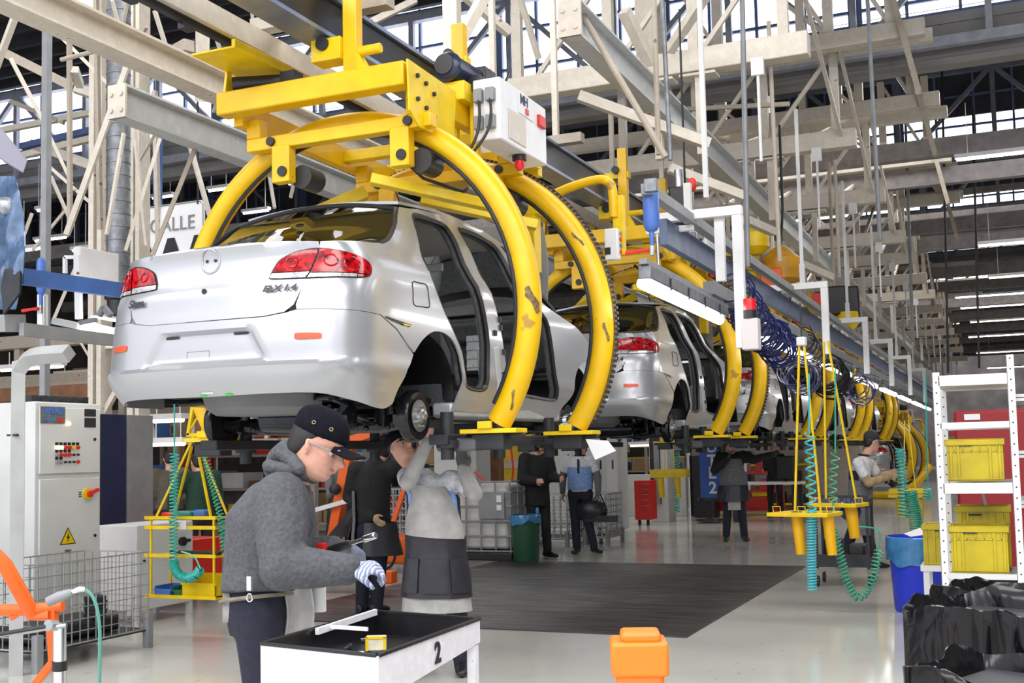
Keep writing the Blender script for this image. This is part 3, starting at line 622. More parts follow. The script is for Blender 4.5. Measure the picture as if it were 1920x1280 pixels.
    for s in (1, -1):
        side = B(panel(MB(), [(s*u, z) for u, z in so], [[(s*u, z) for u, z in rd], [(s*u, z) for u, z in fd]], .055, carS), 'side_panel', 'silver', solid=.012)
        for h, nm in ((rd, 'rear_door_seal'), (fd, 'front_door_seal')):
            B(MB().tube([carS(s*u, z, -.02) for u, z in h], .022, 6, True), nm, 'black', side)
            B(MB().tube([carS(s*u*1.0, z, -.065) for u, z in h], .022, 6, True), 'door_flange', 'charcoal', side)
        bp_ = MB()   # inner pillar box and lock hardware
        for z0, z1, u0, w_ in ((.12, .45, 2.97, .10), (.45, .80, 2.93, .07), (.80, 1.33, 2.86, .045)):
            bp_.bar(carS(s*u0, z0, -.06), carS(s*(u0-.05), z1, -.06), w_*1.6, .07)
        B(bp_, 'inner_pillar', 'silverin', side, smooth=False, bevel=.01)
        lk = MB()
        for u0, z0 in ((3.03, .60), (3.07, .42), (3.02, .66), (3.05, .25), (2.92, .55), (2.93, .36)): lk.box(carS(s*u0, z0, .005), (.02, .035, .04))
        B(lk, 'lock_plate', 'dark', side, smooth=False)
        fu = [(1.648, .77), (1.76, .778), (1.870, .776), (1.885, .70), (1.888, .632), (1.78, .622), (1.662, .622), (1.652, .69)]
        if s == 1:
            B(MB().tube([carS(u, z, .001) for u, z in spl(fu, True, 3)], .004, 4, True), 'fuel_door_gap', 'dark', side)
            yl = B(panel(MB(), [(1.26, .505), (1.30, .510), (1.62, .487), (1.60, .472), (1.5, .474), (1.36, .490)], [], .03, lambda u, z: carS(u, z, .004)), 'seam_notch', 'black', side)
            B(panel(MB(), [(1.49, .486), (1.60, .484), (1.60, .476), (1.52, .474)], [], .03, lambda u, z: carS(u, z, .008)), 'yellow_clip', 'yellow2', yl)
        B(MB().bar(carS(s*2.3, -.03, -.09), carS(s*4.3, -.03, -.09), .16, .10), 'sill', 'silverin', side, bevel=.02)
        # wheel housings
        for uc, yc, r in ((1.93, 1.19, .44), (4.75, 4.05, .40)):
            w = MB(); n = 18; zc = .03; X0, X1 = s*.87, s*.42
            vs = []
            for i in range(n+1):
                a = radians(2+176*i/n); vs += [V((X0, yc+r*cos(a), zc+r*sin(a))), V((X1, yc+r*cos(a), zc+r*sin(a)))]
            w.add(vs, [(2*i, 2*i+1, 2*i+3, 2*i+2) for i in range(n)]); w.add([V((X1, yc, zc))]+[vs[2*i+1] for i in range(n+1)], [(0, i+1, i+2) for i in range(n)])
            wl = B(w, 'wheel_housing', 'blackgloss', solid=.01)
            st = MB().cyl((s*.60, yc+.04, -.06), (s*.50, yc+.02, .42), .035, n=10).cyl((s*.58, yc+.04, .08), (s*.52, yc+.03, .36), .07, n=12)
            for i in range(6): st.tube([(s*(.585-.012*i)+.075*cos(a), yc+.04+.075*sin(a), .09+.05*i+.05*a/(2*pi)) for a in [2*pi*k/10 for k in range(11)]], .011, 5)
            B(st, 'strut', 'blackgloss', wl)
        # brakes
        h = MB().lathe([(.05, 0), (.168, .0), (.172, .015), (.172, .055), (.158, .075), (.15, .07), (.10, .066)], (s*.74, 1.20, -.08), (s, 0, 0), 32)
        d = B(h, 'brake_drum', 'blackgloss')
        hb = MB().lathe([(.105, .074), (.107, .08), (.05, .082), (.045, .105), (.03, .11), (.028, .125), (.012, .13)], (s*.74, 1.20, -.08), (s, 0, 0), 24)
        for i in range(5): a = 2*pi*i/5; hb.cyl((s*.82, 1.20+.068*cos(a), -.08+.068*sin(a)), (s*.845, 1.20+.068*cos(a), -.08+.068*sin(a)), .008, n=6)
        B(hb, 'hub', 'steel', d)
        h = MB().lathe([(.05, 0), (.145, .0), (.145, .02), (.06, .022), (.055, .06), (.03, .065), (.025, .09)], (s*.76, 4.08, -.06), (s, 0, 0), 28); h.box((s*.75, 4.2, -.05), (.08, .09, .14))
        d = B(h, 'brake_disc', 'chrome')
        B(MB().tube([(s*.76, 4.08, -.06), (s*.60, 4.03, -.08), (s*.42, 4.0, -.09), (s*.2, 4.0, -.04)], .045, 8).bar((s*.74, 4.1, -.12), (s*.35, 3.9, -.16), .10, .04).bar((s*.74, 4.1, -.12), (s*.4, 4.3, -.14), .05, .04), 'control_arm', 'blackgloss', d)
    # underbody
    u = MB().b2((-.78, 1.6, -.07), (.78, 4.4, -.02)).b2((-.70, .62, .02), (.70, 1.7, .06)).b2((-.62, 3.2, -.16), (-.50, 4.6, -.06)).b2((.50, 3.2, -.16), (.62, 4.6, -.06)).b2((-.5, 3.6, -.12), (.5, 4.4, .55)).b2((-.62, .35, .06), (.62, 1.0, .10))
    B(u, 'underbody', 'blackgloss', smooth=False, bevel=.015)
    B(MB().lathe([(.05, 0), (.30, .0), (.36, .04), (.385, .12)], (.0, .62, -.06), (0, 0, 1), 28), 'spare_wheel_well', mat('grey_primer', (.16, .165, .17), .5, 0, .1))
    ax = MB().tube([(-.76, 1.20, -.10), (-.4, 1.42, -.13), (0, 1.47, -.12), (.4, 1.42, -.13), (.76, 1.20, -.10)], .05, 8)
    for s in (1, -1):
        ax.bar((s*.66, 1.2, -.11), (s*.56, 1.85, -.04), .08, .09).cyl((s*.48, 1.30, -.14), (s*.48, 1.32, .04), .06, n=12)
        for i in range(4): ax.ball((s*(.60-.1*i), 1.16+.03*i, -.15+.02*(i % 2)), .022, 8, 6)
    B(ax, 'rear_axle', 'blackgloss')
    B(MB().lathe([(.02, -.34), (.09, -.32), (.10, -.1), (.10, .1), (.09, .32), (.02, .34)], (.08, 1.0, -.07), (1, .15, 0), 16).tube([(.35, .95, -.05), (.5, .8, .0), (.55, .55, .03)], .022, 8).tube([(-.2, 1.05, -.08), (-.3, 1.5, -.12), (-.2, 2.4, -.10), (-.1, 3.6, -.11)], .025, 8), 'exhaust', mat('black_exhaust', (.03, .035, .045), .18, .6, .3))
    pp = MB()
    for x, r in ((-.34, .012), (-.38, .009), (.3, .015), (.36, .01)): pp.tube([(x, .9, -.03), (x-.05, 1.4, -.09), (x, 2.2, -.085), (x+.03, 4.0, -.085)], r, 6)
    B(pp, 'brake_pipe', 'steel')
    # deck, roof, glass, bonnet
    def deck(a, b):
        x = -1+2*a; e = carS(.787, .933) if 0 else None
        w = .80-.02*b; y = .12+(.64-.12)*b+.40*abs(x)**3*(1-b)+.15*b*x*x; return V((x*w, y, .955+.03*b-.02*x*x*(1-b)))
    B(MB().grid(deck, 14, 6), 'boot_deck', 'silver')
    GE = [(1.335, .998), (1.46, 1.032), (1.56, 1.09), (1.695, 1.186), (1.844, 1.279), (1.96, 1.33)]
    def rg(a, b):
        x = -1+2*a; t = b*5; i = min(4, int(t)); t -= i; p = carS(GE[i][0]+(GE[i+1][0]-GE[i][0])*t, GE[i][1]+(GE[i+1][1]-GE[i][1])*t, -.012)
        yc, zc = .62+.62*b, .985+.42*b+.02*sin(pi*b); k = x*x; return V((x*p.x, yc+(p.y-yc)*k, zc+(p.z-zc)*k))
    B(MB().grid(rg, 14, 8), 'rear_window', glass)
    e = MB(); pts = [rg(i/14, 0) for i in range(15)]+[rg(1, i/8) for i in range(9)]+[rg(1-i/14, 1) for i in range(15)]+[rg(0, 1-i/8) for i in range(9)]
    e.tube(pts, .017, 6, True); B(e, 'window_edge', 'black')
    B(MB().grid(lambda a, b: V(((-1+2*a)*.62, 1.26+(3.12-1.26)*b+.05*(2*a-1)**2, 1.375+.075*sin(pi*min(1, b*.9+.1))+.03*(1-(2*a-1)**2))), 12, 14), 'roof_panel', 'silver', solid=.02)
    B(MB().grid(lambda a, b: V(((-1+2*a)*.58, 1.32+1.75*b, 1.35+.05*sin(pi*min(1, b*.9+.1)))), 8, 10), 'headliner', mat('headliner_grey', (.33, .33, .32), .8), solid=.01)
    ws = lambda a, b: V(((-1+2*a)*(.58+.18*b), 3.10+.85*b+.10*(2*a-1)**2*-1, 1.40-.50*b+.03*(1-(2*a-1)**2)))
    B(MB().grid(ws, 12, 8), 'windscreen', glassy('windscreen_glass', (.80, .86, .82), .2))
    B(MB().tube([ws(i/12, 0) for i in range(13)]+[ws(1, i/8) for i in range(9)]+[ws(1-i/12, 1) for i in range(13)]+[ws(0, 1-i/8) for i in range(9)], .022, 6, True), 'screen_seal', 'black')
    B(MB().box((.0, 2.95, 1.22), (.26, .03, .07)).bar((0, 2.98, 1.25), (0, 3.1, 1.36), .02), 'inside_mirror', 'silverin', bevel=.012)
    d = B(MB().b2((-.74, 3.45, .35), (.74, 3.75, .84)).b2((-.74, 3.38, .62), (.74, 3.45, .80)), 'dashboard', 'charcoal', bevel=.04)
    v = MB().b2((.13, 3.372, .38), (.33, 3.385, .68))
    for i in range(3):
        for j in range(4): v.box((.16+.07*i, 3.37, .42+.075*j), (.055, .02, .03))
    B(v, 'air_vents', 'silverin', d, smooth=False)
    w = MB().tube([(-.36+.18*cos(a), 3.22+.07*sin(a), .72+.17*sin(a)) for a in [2*pi*i/20 for i in range(20)]], .016, 6, True).bar((-.36, 3.22, .72), (-.36, 3.42, .64), .06); B(w, 'steering_wheel', 'black', d)
    B(MB().b2((-.80, 1.75, -.02), (.80, 3.8, .05)).b2((-.78, 1.6, .0), (.78, 1.75, .62)).b2((-.10, 1.8, .05), (.10, 3.5, .20)), 'cabin_floor', 'charcoal', smooth=False)
    B(MB().b2((-.90, 2.02, .10), (-.80, 4.0, .76)), 'far_door_trim', 'charcoal', bevel=.02)
    B(MB().b2((-.80, 2.05, .40), (-.785, 3.95, .425)), 'door_rail', 'silverin', smooth=False)
    B(MB().box((-.78, 3.15, .33), (.012, .22, .30)), 'paper_sheet', 'paper', smooth=False)
    # bonnet propped open, inner side showing
    def bon(a, b):
        x = -1+2*a; w = .70-.12*b**2; return V((x*w, 3.78+.28*b+.03*x*x, .92+.84*b-.05*x*x*b))
    B(MB().grid(bon, 12, 10), 'bonnet', mat('grey_bonnet_underside', (.25, .26, .27), .5, .2, .1), solid=.025)
    # engine bay hardware by the front pillar
    g = MB(); random.seed(3)
    for s in (1, -1):
        for i in range(16): g.box((s*(.74+random.uniform(-.04, .05)), 3.85+random.uniform(0, .16), .12+.04*i), (.04, random.uniform(.03, .08), .035))
        g.bar((s*.74, 3.86, .08), (s*.72, 3.86, .78), .05, .09)
    B(g, 'hinge_pillar', 'silverin', smooth=False)
    g = MB()
    for i in range(14): g.ball((.72+random.uniform(-.05, .04), 3.96+random.uniform(-.05, .12), .15+.045*i), random.uniform(.018, .035), 8, 6)
    B(g, 'wiring_plug', 'dark'); B(MB().ball((.80, 3.97, .47), .035, 10, 8), 'yellow_cap', mat('lime_cap', (.55, .75, .02), .4))
    B(MB().tube([(.50, 1.55, 1.45), (.50, 1.50, 1.51)], .006, 5), 'aerial', 'black')
    return root
car = make_car()
PITCH = 6.15
carlab = ['silver saloon car body nearest the camera, hanging above the worker in the grey fleece', 'second silver car body in the line, behind the first yellow hoops', 'third silver car body down the line, past the white bracket with the red lamp', 'fourth silver car body down the line, its red lamps seen between yellow hoops', 'fifth silver car body down the line above the worker in the white shirt', 'sixth car body, lowered in the far hoops behind the shelving', 'farthest car body, seen as a pale curve inside the last hoops']
tag(car, carlab[0])
DROP = [0, 0, 0, 0, 0, -1.25, -1.4]
for k in range(1, 7):
    c = copy_tree(car); c.location = (CARX, CARY+PITCH*k, CARZ+DROP[k]); tag(c, carlab[k])
# ================================================================ LEFT SIDE
def seg(mb, a, b, Y, w=.05, Y2=None, h=None, rnd=False):
    p, q = at(*a, Y=Y), at(*b, Y=Y if Y2 is None else Y2)
    return mb.cyl(p, q, w/2, n=8) if rnd else mb.bar(p, q, w, h or w)
def rel(o, p): return V(p)-o.location
def coil_pts(P, r, pitch_turns, n=10, grow=None):
    "points of a coil of radius r wound along the polyline P"
    P = [V(p) for p in P]; L = [0]
    for a, b in zip(P, P[1:]): L.append(L[-1]+(b-a).length)
    T = int(pitch_turns*n); out = []; x = None
    for i in range(T+1):
        s = L[-1]*i/T; k = 0
        while k < len(L)-2 and L[k+1] < s: k += 1
        d = P[k+1]-P[k]; t = (s-L[k])/max(1e-6, d.length); c = P[k]+d*t; d.normalize()
        if x is None: x = d.orthogonal().normalized()
        x = (x-d*x.dot(d)).normalized(); y = d.cross(x); a = 2*pi*i/n; rr = r*(grow(i/T) if grow else 1)
        out.append(c+x*(rr*cos(a))+y*(rr*sin(a)))
    return out
hose_m = mat('turquoise_air_hose', (.02, .42, .36), .3, coat=.4); hoseg = mat('green_air_hose', (.03, .36, .22), .3, coat=.4); hosecy = mat('cyan_air_hose', (.02, .45, .55), .3, coat=.4); hoseb = mat('dark_blue_hose', (.012, .018, .10), .25, coat=.5)
def single(name, mb, m, lab, cat, group=None, **k): return tag(mb.build(name, m, **k), lab, cat, group)
# hall columns, posts and the round duct on the left
Yp = 11.0
t = thing('hall_column', (-10.6, Yp, 0), 'cream lattice hall column of paired posts beside the round silver duct', 'column')
for px, w in ((183, .08), (198, .07), (255, .09), (268, .06)):
    a = at(px, -60, Y=Yp); m = MB().b2((a.x+10.6-w/2, -.1, 0), (a.x+10.6+w/2, .1, 9.2)).build('post', 'cream', t, smooth=False)
for i in range(8):
    x0, x1 = at(183, 100, Y=Yp).x+10.6, at(268, 100, Y=Yp).x+10.6; z = 1+i*1.0
    MB().bar((x0, .0, z), (x1, .0, z+(1.0 if i % 2 else 0)), .06).build('lacing_bar', 'cream', t, smooth=False)
a = at(150, -80, Y=Yp-.2); MB().b2((a.x+10.6-.14+.2, -.35, at(150, 92, Y=10.8).z), (a.x+10.6+.16+.2, -.2, 9)).build('white_cover', 'cream', t, smooth=False)
dx = at(222, 300, Y=10.2); t = thing('ventilation_duct', (dx.x, 10.2, 3.55), 'round ribbed galvanised duct hanging vertically at the upper left', 'duct'); z1 = 8.9-3.55
d = MB().cyl((0, 0, 0), (0, 0, z1), .135, n=24)
for i in range(36): d.lathe([(.136, 0), (.142, .006), (.136, .012)], (0, 0, .1+i*.15), (0, 0, 1), 24)
d.build('duct_pipe', 'galv', t); MB().lathe([(.135, 0), (.15, -.03), (.15, -.12), (.12, -.14), (.12, -.30), (.07, -.34)], (0, 0, 0), (0, 0, 1), 20).build('duct_nozzle', 'black', t)
p = at(84, 700, Y=8.6)
t = thing('steel_post', (p.x, 8.6, 1.9), 'tall grey square steel post left of the column, behind the blue air tank', 'post')
MB().b2((-.035, -.035, -1.9), (.035, .035, 6.6)).build('post_tube', 'grey', t, smooth=False)
# slender rods and sway bars at the upper left; each a bar of its own
rods = [((130, 0), (131, 430), 9.4, .045), ((125, 440), (238, 125), 9.0, .055), ((20, 110), (75, 215), 10.5, .05), ((75, 215), (135, 345), 10.5, .04), ((0, 95), (140, 165), 11.5, .12), ((140, 165), (200, 185), 11.5, .12),
        ((40, 0), (-20, 160), 10, .07), ((95, 50), (210, 165), 10.4, .04), ((180, 0), (188, 430), 10.3, .05), ((200, 440), (232, 250), 9.6, .035), ((250, 230), (275, 460), 9.8, .035), ((300, 235), (262, 300), 10.6, .03),
        ((285, 480), (372, 262), 8.6, .04), ((350, 250), (395, 410), 10.2, .045), ((235, 470), (300, 260), 9.2, .035), ((95, 330), (135, 420), 10.6, .035), ((60, 470), (130, 385), 11, .035), ((90, 310), (175, 385), 11, .04),
        ((210, 0), (226, 60), 9.9, .035), ((240, 0), (228, 60), 9.9, .035), ((275, 50), (262, 75), 9.9, .03), ((290, 20), (315, 100), 10, .04), ((395, 40), (425, 130), 12, .04), ((430, 130), (400, 210), 12, .035), ((20, 190), (120, 230), 13.5, .07), ((0, 245), (205, 205), 13.6, .09),
        ((10, 300), (190, 255), 13.6, .10), ((60, 270), (200, 320), 13.0, .14), ((355, 85), (300, 115), 10.8, .14), ((380, 50), (378, 190), 10.9, .16), ((515, 390), (500, 300), 13, .04), ((560, 300), (545, 370), 13, .04), ((640, 330), (655, 385), 13, .04), ((470, 0), (476, 60), 9, .03),
        ((290, 170), (298, 480), 12, .06), ((140, 130), (150, 160), 9.5, .08), ((0, 560), (60, 400), 9.5, .04), ((100, 600), (150, 480), 10.5, .035), ((150, 640), (210, 740), 11, .03)]
lat = thing('hanging_lattice', (-8.5, 10, 5.5), 'irregular lattice of thin cream rods and braces hanging around the round duct', 'lattice')
for i, (a, b, Y, w) in enumerate(rods):
    m = MB(); p, q = rel(lat, at(*a, Y=Y)), rel(lat, at(*b, Y=Y+.25)); m.bar(p, q, w).build('rod' if w < .06 else 'brace', 'cream' if i % 4 else 'creamlow', lat, smooth=False)
for i, (a, b, Y, w) in enumerate([]):
    single('sway_rod' if w < .06 else 'brace_bar', seg(MB(), a, b, Y, w, Y+.25), 'cream' if i % 4 else 'creamlow', 'slender cream steel rod among the hangers at the upper left' if w < .06 else 'cream steel brace bar among the hangers at the upper left', 'rod' if w < .06 else 'brace', 'thin cream hanger rods on the upper left' if w < .06 else 'cream brace bars on the upper left', smooth=False)
single('horizontal_tube', seg(MB(), (115, 112), (195, 92), 9.2, .05, rnd=True), 'creamlow', 'short rusty cream tube clamped across a thin rod at the upper left', 'tube'); single('horizontal_tube', seg(MB(), (245, 83), (280, 75), 9.2, .06, rnd=True), 'creamlow', 'short cream tube with an open dark end beside the duct', 'tube')
single('blue_post', seg(MB(), (295, 240), (296, 385), 12.5, .09), 'blue', 'slim dark blue vertical post above the street sign', 'post')
single('dark_rail', seg(MB(), (40, 275), (190, 240), 12.8, .09), 'dblue', 'dark blue rail crossing in front of the bright glazing at the left', 'rail')
# street sign
a, b = at(262, 390, Y=12.2), at(383, 500, Y=12.2)
t = thing('hanging_sign', ((a.x+b.x)/2, 12.2, (a.z+b.z)/2), 'large white rectangular sign with rounded corners lettered CALLE, hanging behind the car', 'sign')
W2, H2 = (b.x-a.x)/2, 1.0
Pz = H2-.1; rc = spl([(-W2, -Pz), (-W2, Pz), (-W2+.05, Pz+.05), (W2-.05, Pz+.05), (W2, Pz), (W2, -Pz), (W2-.05, -Pz-.05), (-W2+.05, -Pz-.05)], True, 1)
off = a.z-t.location.z-Pz-.05
MB().prism(rc, (0, 0, off), (1, 0, 0), (0, 0, 1), (0, .02, 0)).build('sign_board', mat('sign_white', (.93, .94, .96), .4), t, smooth=False)
MB().tube([(x*.97, -.004, z*.985+off) for x, z in rc], .008, 4, True).build('sign_border', 'grey', t)
text('street_word', 'CALLE', 'grey', t, (.02, -.012, off+Pz-.24), (1, 0, 0), (0, 0, 1), .27, .002)
text('street_letter', 'W', 'dark', t, (.0, -.012, off+Pz-.80), (1, 0, 0), (0, 0, 1), .95, .002, bold=.02)
MB().bar((-W2+.1, 0, off+Pz), (-W2+.1, 0, 5), .02).bar((W2-.1, 0, off+Pz), (W2-.1, 0, 5), .02).build('sign_hanger', 'dark', t)
# blue air tank, red tap, trunking, lamp with visor on the left
def air_tank(px, y0, y1, Y, lab, left=False):
    p, q = at(px, y0, Y=Y), at(px, y1, Y=Y); h = p.z-q.z; t = thing('air_tank', tuple(q), lab, 'air tank'); r = .062 if not left else .045
    MB().lathe([(.01, h), (r*.7, h-.012), (r, h-.05), (r, .05), (r*.7, .012), (.02, 0), (.018, -.10)], (0, 0, 0), (0, 0, 1), 20).build('tank_shell', mat('blue_tank_paint', (.07, .16, .50), .4), t)
    v = MB().box((0, 0, -.14), (.03, .03, .08)).build('valve', 'steel', t, bevel=.004)
    MB().tube([(-.02, -.02, -.14), (-.08, -.03, -.14), (-.2, -.04, -.15)], [.018, .013, .016], 8).build('red_tap_handle', 'red', v)
    MB().tube([(.04, 0, -.02), (.045, 0, -.28), (.06, 0, -.38)], .012, 8).build('drop_pipe', 'steel', t); return t
air_tank(77, 483, 552, 8.3, 'slim blue air tank with a red tap on the post at the left edge', True)
single('white_post_sleeve', seg(MB(), (80, 552), (80, 612), 8.35, .07), 'white', 'short white sleeve on the grey post under the left air tank', 'post sleeve')
a = at(48, 505, X=-7.2); single('cable_trunking', MB().bar(at(40, 518, X=-7.2), at(232, 545, X=-7.2), .06, .13), 'blue', 'blue trunking running behind the left air tank towards the car', 'trunking')
single('steel_beam', MB().bar(at(0, 606, X=-7.0), at(40, 606, X=-7.0), .1, .13).bar(at(40, 617, X=-6.9), at(230, 640, X=-6.9), .05, .10), 'grey', 'grey horizontal beam at the height of the bumper on the left', 'beam', smooth=False)
# pillar with elbow
a = at(33, 900, Y=6.45); t = thing('machine_pillar', (a.x, 6.45, 0), 'light grey box pillar with a rounded elbow at the left edge', 'pillar')
P = spl([(0, 0), (0, 2.14), (.02, 2.27), (.10, 2.35), (.22, 2.37), (.50, 2.37)], False, 4)
MB().tube([(x, 0, z) for x, z in P], .068, 4)  .build('pillar_tube', mat('grey_pillar_paint', (.40, .41, .40), .5, 0, .1), t, smooth=False); MB().box((0, -.05, 1.78), (.10, .02, .015)).build('pillar_band', 'black', t, smooth=False)
# NKE control cabinet, its door facing the line
X0 = -7.6; y0, y1 = at(64, 1000, X=X0).y, at(188, 950, X=X0).y; zt = at(64, 752, X=X0).z
t = thing('electrical_cabinet', (X0, y0, 0), 'tall light grey electrical cabinet with rows of red buttons and a warning triangle', 'cabinet'); L = y1-y0
body = MB().b2((-.42, 0, .08), (0, L, zt)).build('cabinet_body', 'whitewall', t, bevel=.01); MB().b2((-.40, .01, 0), (-.02, L-.01, .08)).build('plinth', 'dark', t, smooth=False)
zr = lambda py: at(120, py, X=X0+.02).z
def yr(px): return at(px, 850, X=X0+.02).y-y0
d1 = MB().b2((.0, .04, zr(887)), (.02, L-.03, zt-.05)).build('upper_door', 'whitewall', t, bevel=.004); d2 = MB().b2((.0, .04, .14), (.02, L-.03, zr(897))).build('lower_door', 'whitewall', t, bevel=.004)
MB().b2((.02, yr(75), zr(794)), (.026, yr(121), zr(763))).build('maker_plate', 'galv', d1, smooth=False)
text('maker_name', 'NKE', 'blue', d1, (.028, yr(102), zr(772)), (0, 1, 0), (0, 0, 1), .085, .002, bold=.002, shear=.2); MB().b2((.026, yr(81), zr(776)), (.029, yr(90), zr(767))).build('maker_square', 'blue', d1, smooth=False)
MB().b2((.026, yr(80), zr(789)), (.028, yr(104), zr(785))).build('maker_line', 'blue', d1, smooth=False); MB().b2((.026, yr(107), zr(792)), (.028, yr(116), zr(784))).build('red_mark', 'red', d1, smooth=False)
for y_, h_ in ((772, 7), (791, 9)): MB().b2((.02, yr(158), zr(y_+h_)), (.024, yr(179), zr(y_-h_))).build('data_plate', 'dark', d1, smooth=False)
lit = lamp('lit_button', (1, .75, .35), 2.5)
for r_, row in enumerate((('l', 'l', 'r', 'r', 'y', 'r'), ('b', 'r', 'r', 'r', 'k', 'k'), ('b', 'b', 'k', 'k', 'k', 'R'))):
    for c_, k in enumerate(row):
        y, z = yr(106+7.8*c_), zr(839+13.5*r_); m = {'l': lit, 'r': 'red', 'R': 'red', 'y': 'yellow2', 'b': 'grey', 'k': 'black'}[k]
        MB().cyl((.02, y, z), (.04, y, z), .016 if k != 'k' else .010, n=12).build('push_button', m, d1)
        if k in 'lryb': MB().b2((.02, y-.016, z+.022), (.026, y+.016, z+.046)).build('button_tag', 'black', d1, smooth=False)
MB().cyl((.02, yr(126), zr(794)), (.045, yr(126), zr(794)), .018, n=12).build('indicator_lamp', lit, d1)
MB().cyl((.02, yr(177), zr(823)), (.03, yr(177), zr(823)), .014, n=10).build('door_lock', 'dark', d1); MB().cyl((.02, yr(178), zr(1009)), (.03, yr(178), zr(1009)), .014, n=10).build('door_lock', 'dark', d2)
k = MB().cyl((.02, yr(163), zr(928)), (.035, yr(163), zr(928)), .05, n=20).build('main_switch', 'yellow2', d2); MB().bar((.045, yr(163), zr(928)), (.07, yr(177), zr(920)), .03).cyl((.03, yr(165), zr(928)), (.06, yr(165), zr(928)), .028).build('switch_handle', 'red', k)
for i in range(3): MB().b2((.02, yr(148), zr(925+4*i)), (.023, yr(153), zr(923.5+4*i))).build('switch_mark', 'black', d2, smooth=False)
c = (yr(128), zr(1010)); MB().add([(.021, c[0]-.095, c[1]-.05), (.021, c[0]+.095, c[1]-.05), (.021, c[0], c[1]+.10)], [(0, 1, 2)]).build('triangle_border', 'black', d2, smooth=False)
MB().add([(.023, c[0]-.078, c[1]-.042), (.023, c[0]+.078, c[1]-.042), (.023, c[0], c[1]+.083)], [(0, 1, 2)]).build('warning_triangle', 'yellow2', d2, smooth=False)
MB().prism([(.01, .06), (-.018, .005), (.0, .005), (-.012, -.03), (.02, .015), (.003, .015)], (.024, c[0], c[1]), (0, 1, 0), (0, 0, 1), (.002, 0, 0)).build('lightning_bolt', 'black', d2, smooth=False)
text('voltage_text', '380V', 'dark', d2, (.022, c[0], c[1]-.11), (0, 1, 0), (0, 0, 1), .04, .001)
k = MB()
for i in range(6): k.box((-.25, .2+i*.12, zt+.04), (.08, .07, .06))
k.build('cable_gland_box', 'dark', t, smooth=False)
single('white_cabinet', MB().b2((-8.3, 5.9, 0), (-7.75, 6.55, 1.95)), 'white', 'white cabinet cut off by the left edge of the view behind the pillar', 'cabinet', bevel=.01)
# navy and grey screens behind
Xs = -8.6; a, b, c_ = at(186, 900, X=Xs).y, at(237, 900, X=Xs).y, at(287, 900, X=Xs).y
single('navy_screen', MB().b2((Xs-.04, a, .75), (Xs, b, at(200, 776, X=Xs).z)), 'navy', 'dark navy blue panel standing right of the grey control cabinet', 'panel', bevel=.005)
single('grey_screen', MB().b2((Xs-.04, b+.02, .75), (Xs, c_, at(260, 778, X=Xs).z)), 'grey', 'dark grey curtain panel with a thin hanging cable, right of the navy panel', 'panel', bevel=.005)
single('brass_trough', MB().b2((Xs-.3, a, .28+.28), (Xs+.12, a+(c_-a)*.62, .83)), mat('tarnished_brass', (.30, .22, .12), .4, .6, .4, 8), 'tarnished brass trough under the navy panel', 'trough', bevel=.02)
single('steel_table', MB().b2((Xs-.3, a, .1), (Xs+.1, c_+.3, .54)), 'whitewall', 'pale steel counter below the brass trough', 'counter', bevel=.01)
# grey machine housing on legs
X1 = -7.75; a, b = at(256, 1080, X=X1).y, at(362, 1050, X=X1).y; z0, z1_ = at(300, 1138, X=X1).z, at(300, 981, X=X1).z
t = thing('machine_housing', (X1, a, 0), 'light grey machine housing with a black knob on thin legs behind the yellow shelf', 'machine')
MB().b2((-.5, 0, z0), (0, b-a, z1_)).build('housing', 'whitewall', t, bevel=.01); k = MB().cyl((0, (b-a)*.78, z1_-.20), (.04, (b-a)*.78, z1_-.20), .045, n=12).bar((.05, (b-a)*.78-.06, z1_-.20), (.05, (b-a)*.78+.07, z1_-.19), .03); k.build('knob', 'black', t)
MB().cyl((0, .1, z1_-.35), (.012, .1, z1_-.35), .016, n=10).build('lock', 'dark', t)
for x in (-.45, -.03):
    for y in (.03, b-a-.03): MB().bar((x, y, 0), (x, y, z0), .05).build('leg', 'whitewall', t, smooth=False)
single('red_box', MB().b2((-8.6, 9.7, .3), (-8.1, 10.5, .72)), 'red', 'red box standing low behind the yellow hanging shelf', 'box', bevel=.01)
single('orange_box', MB().b2((-8.5, 8.1, 0), (-8.3, 8.35, .62)), 'orange', 'small orange-red upright panel behind the wire cage', 'panel', bevel=.01)
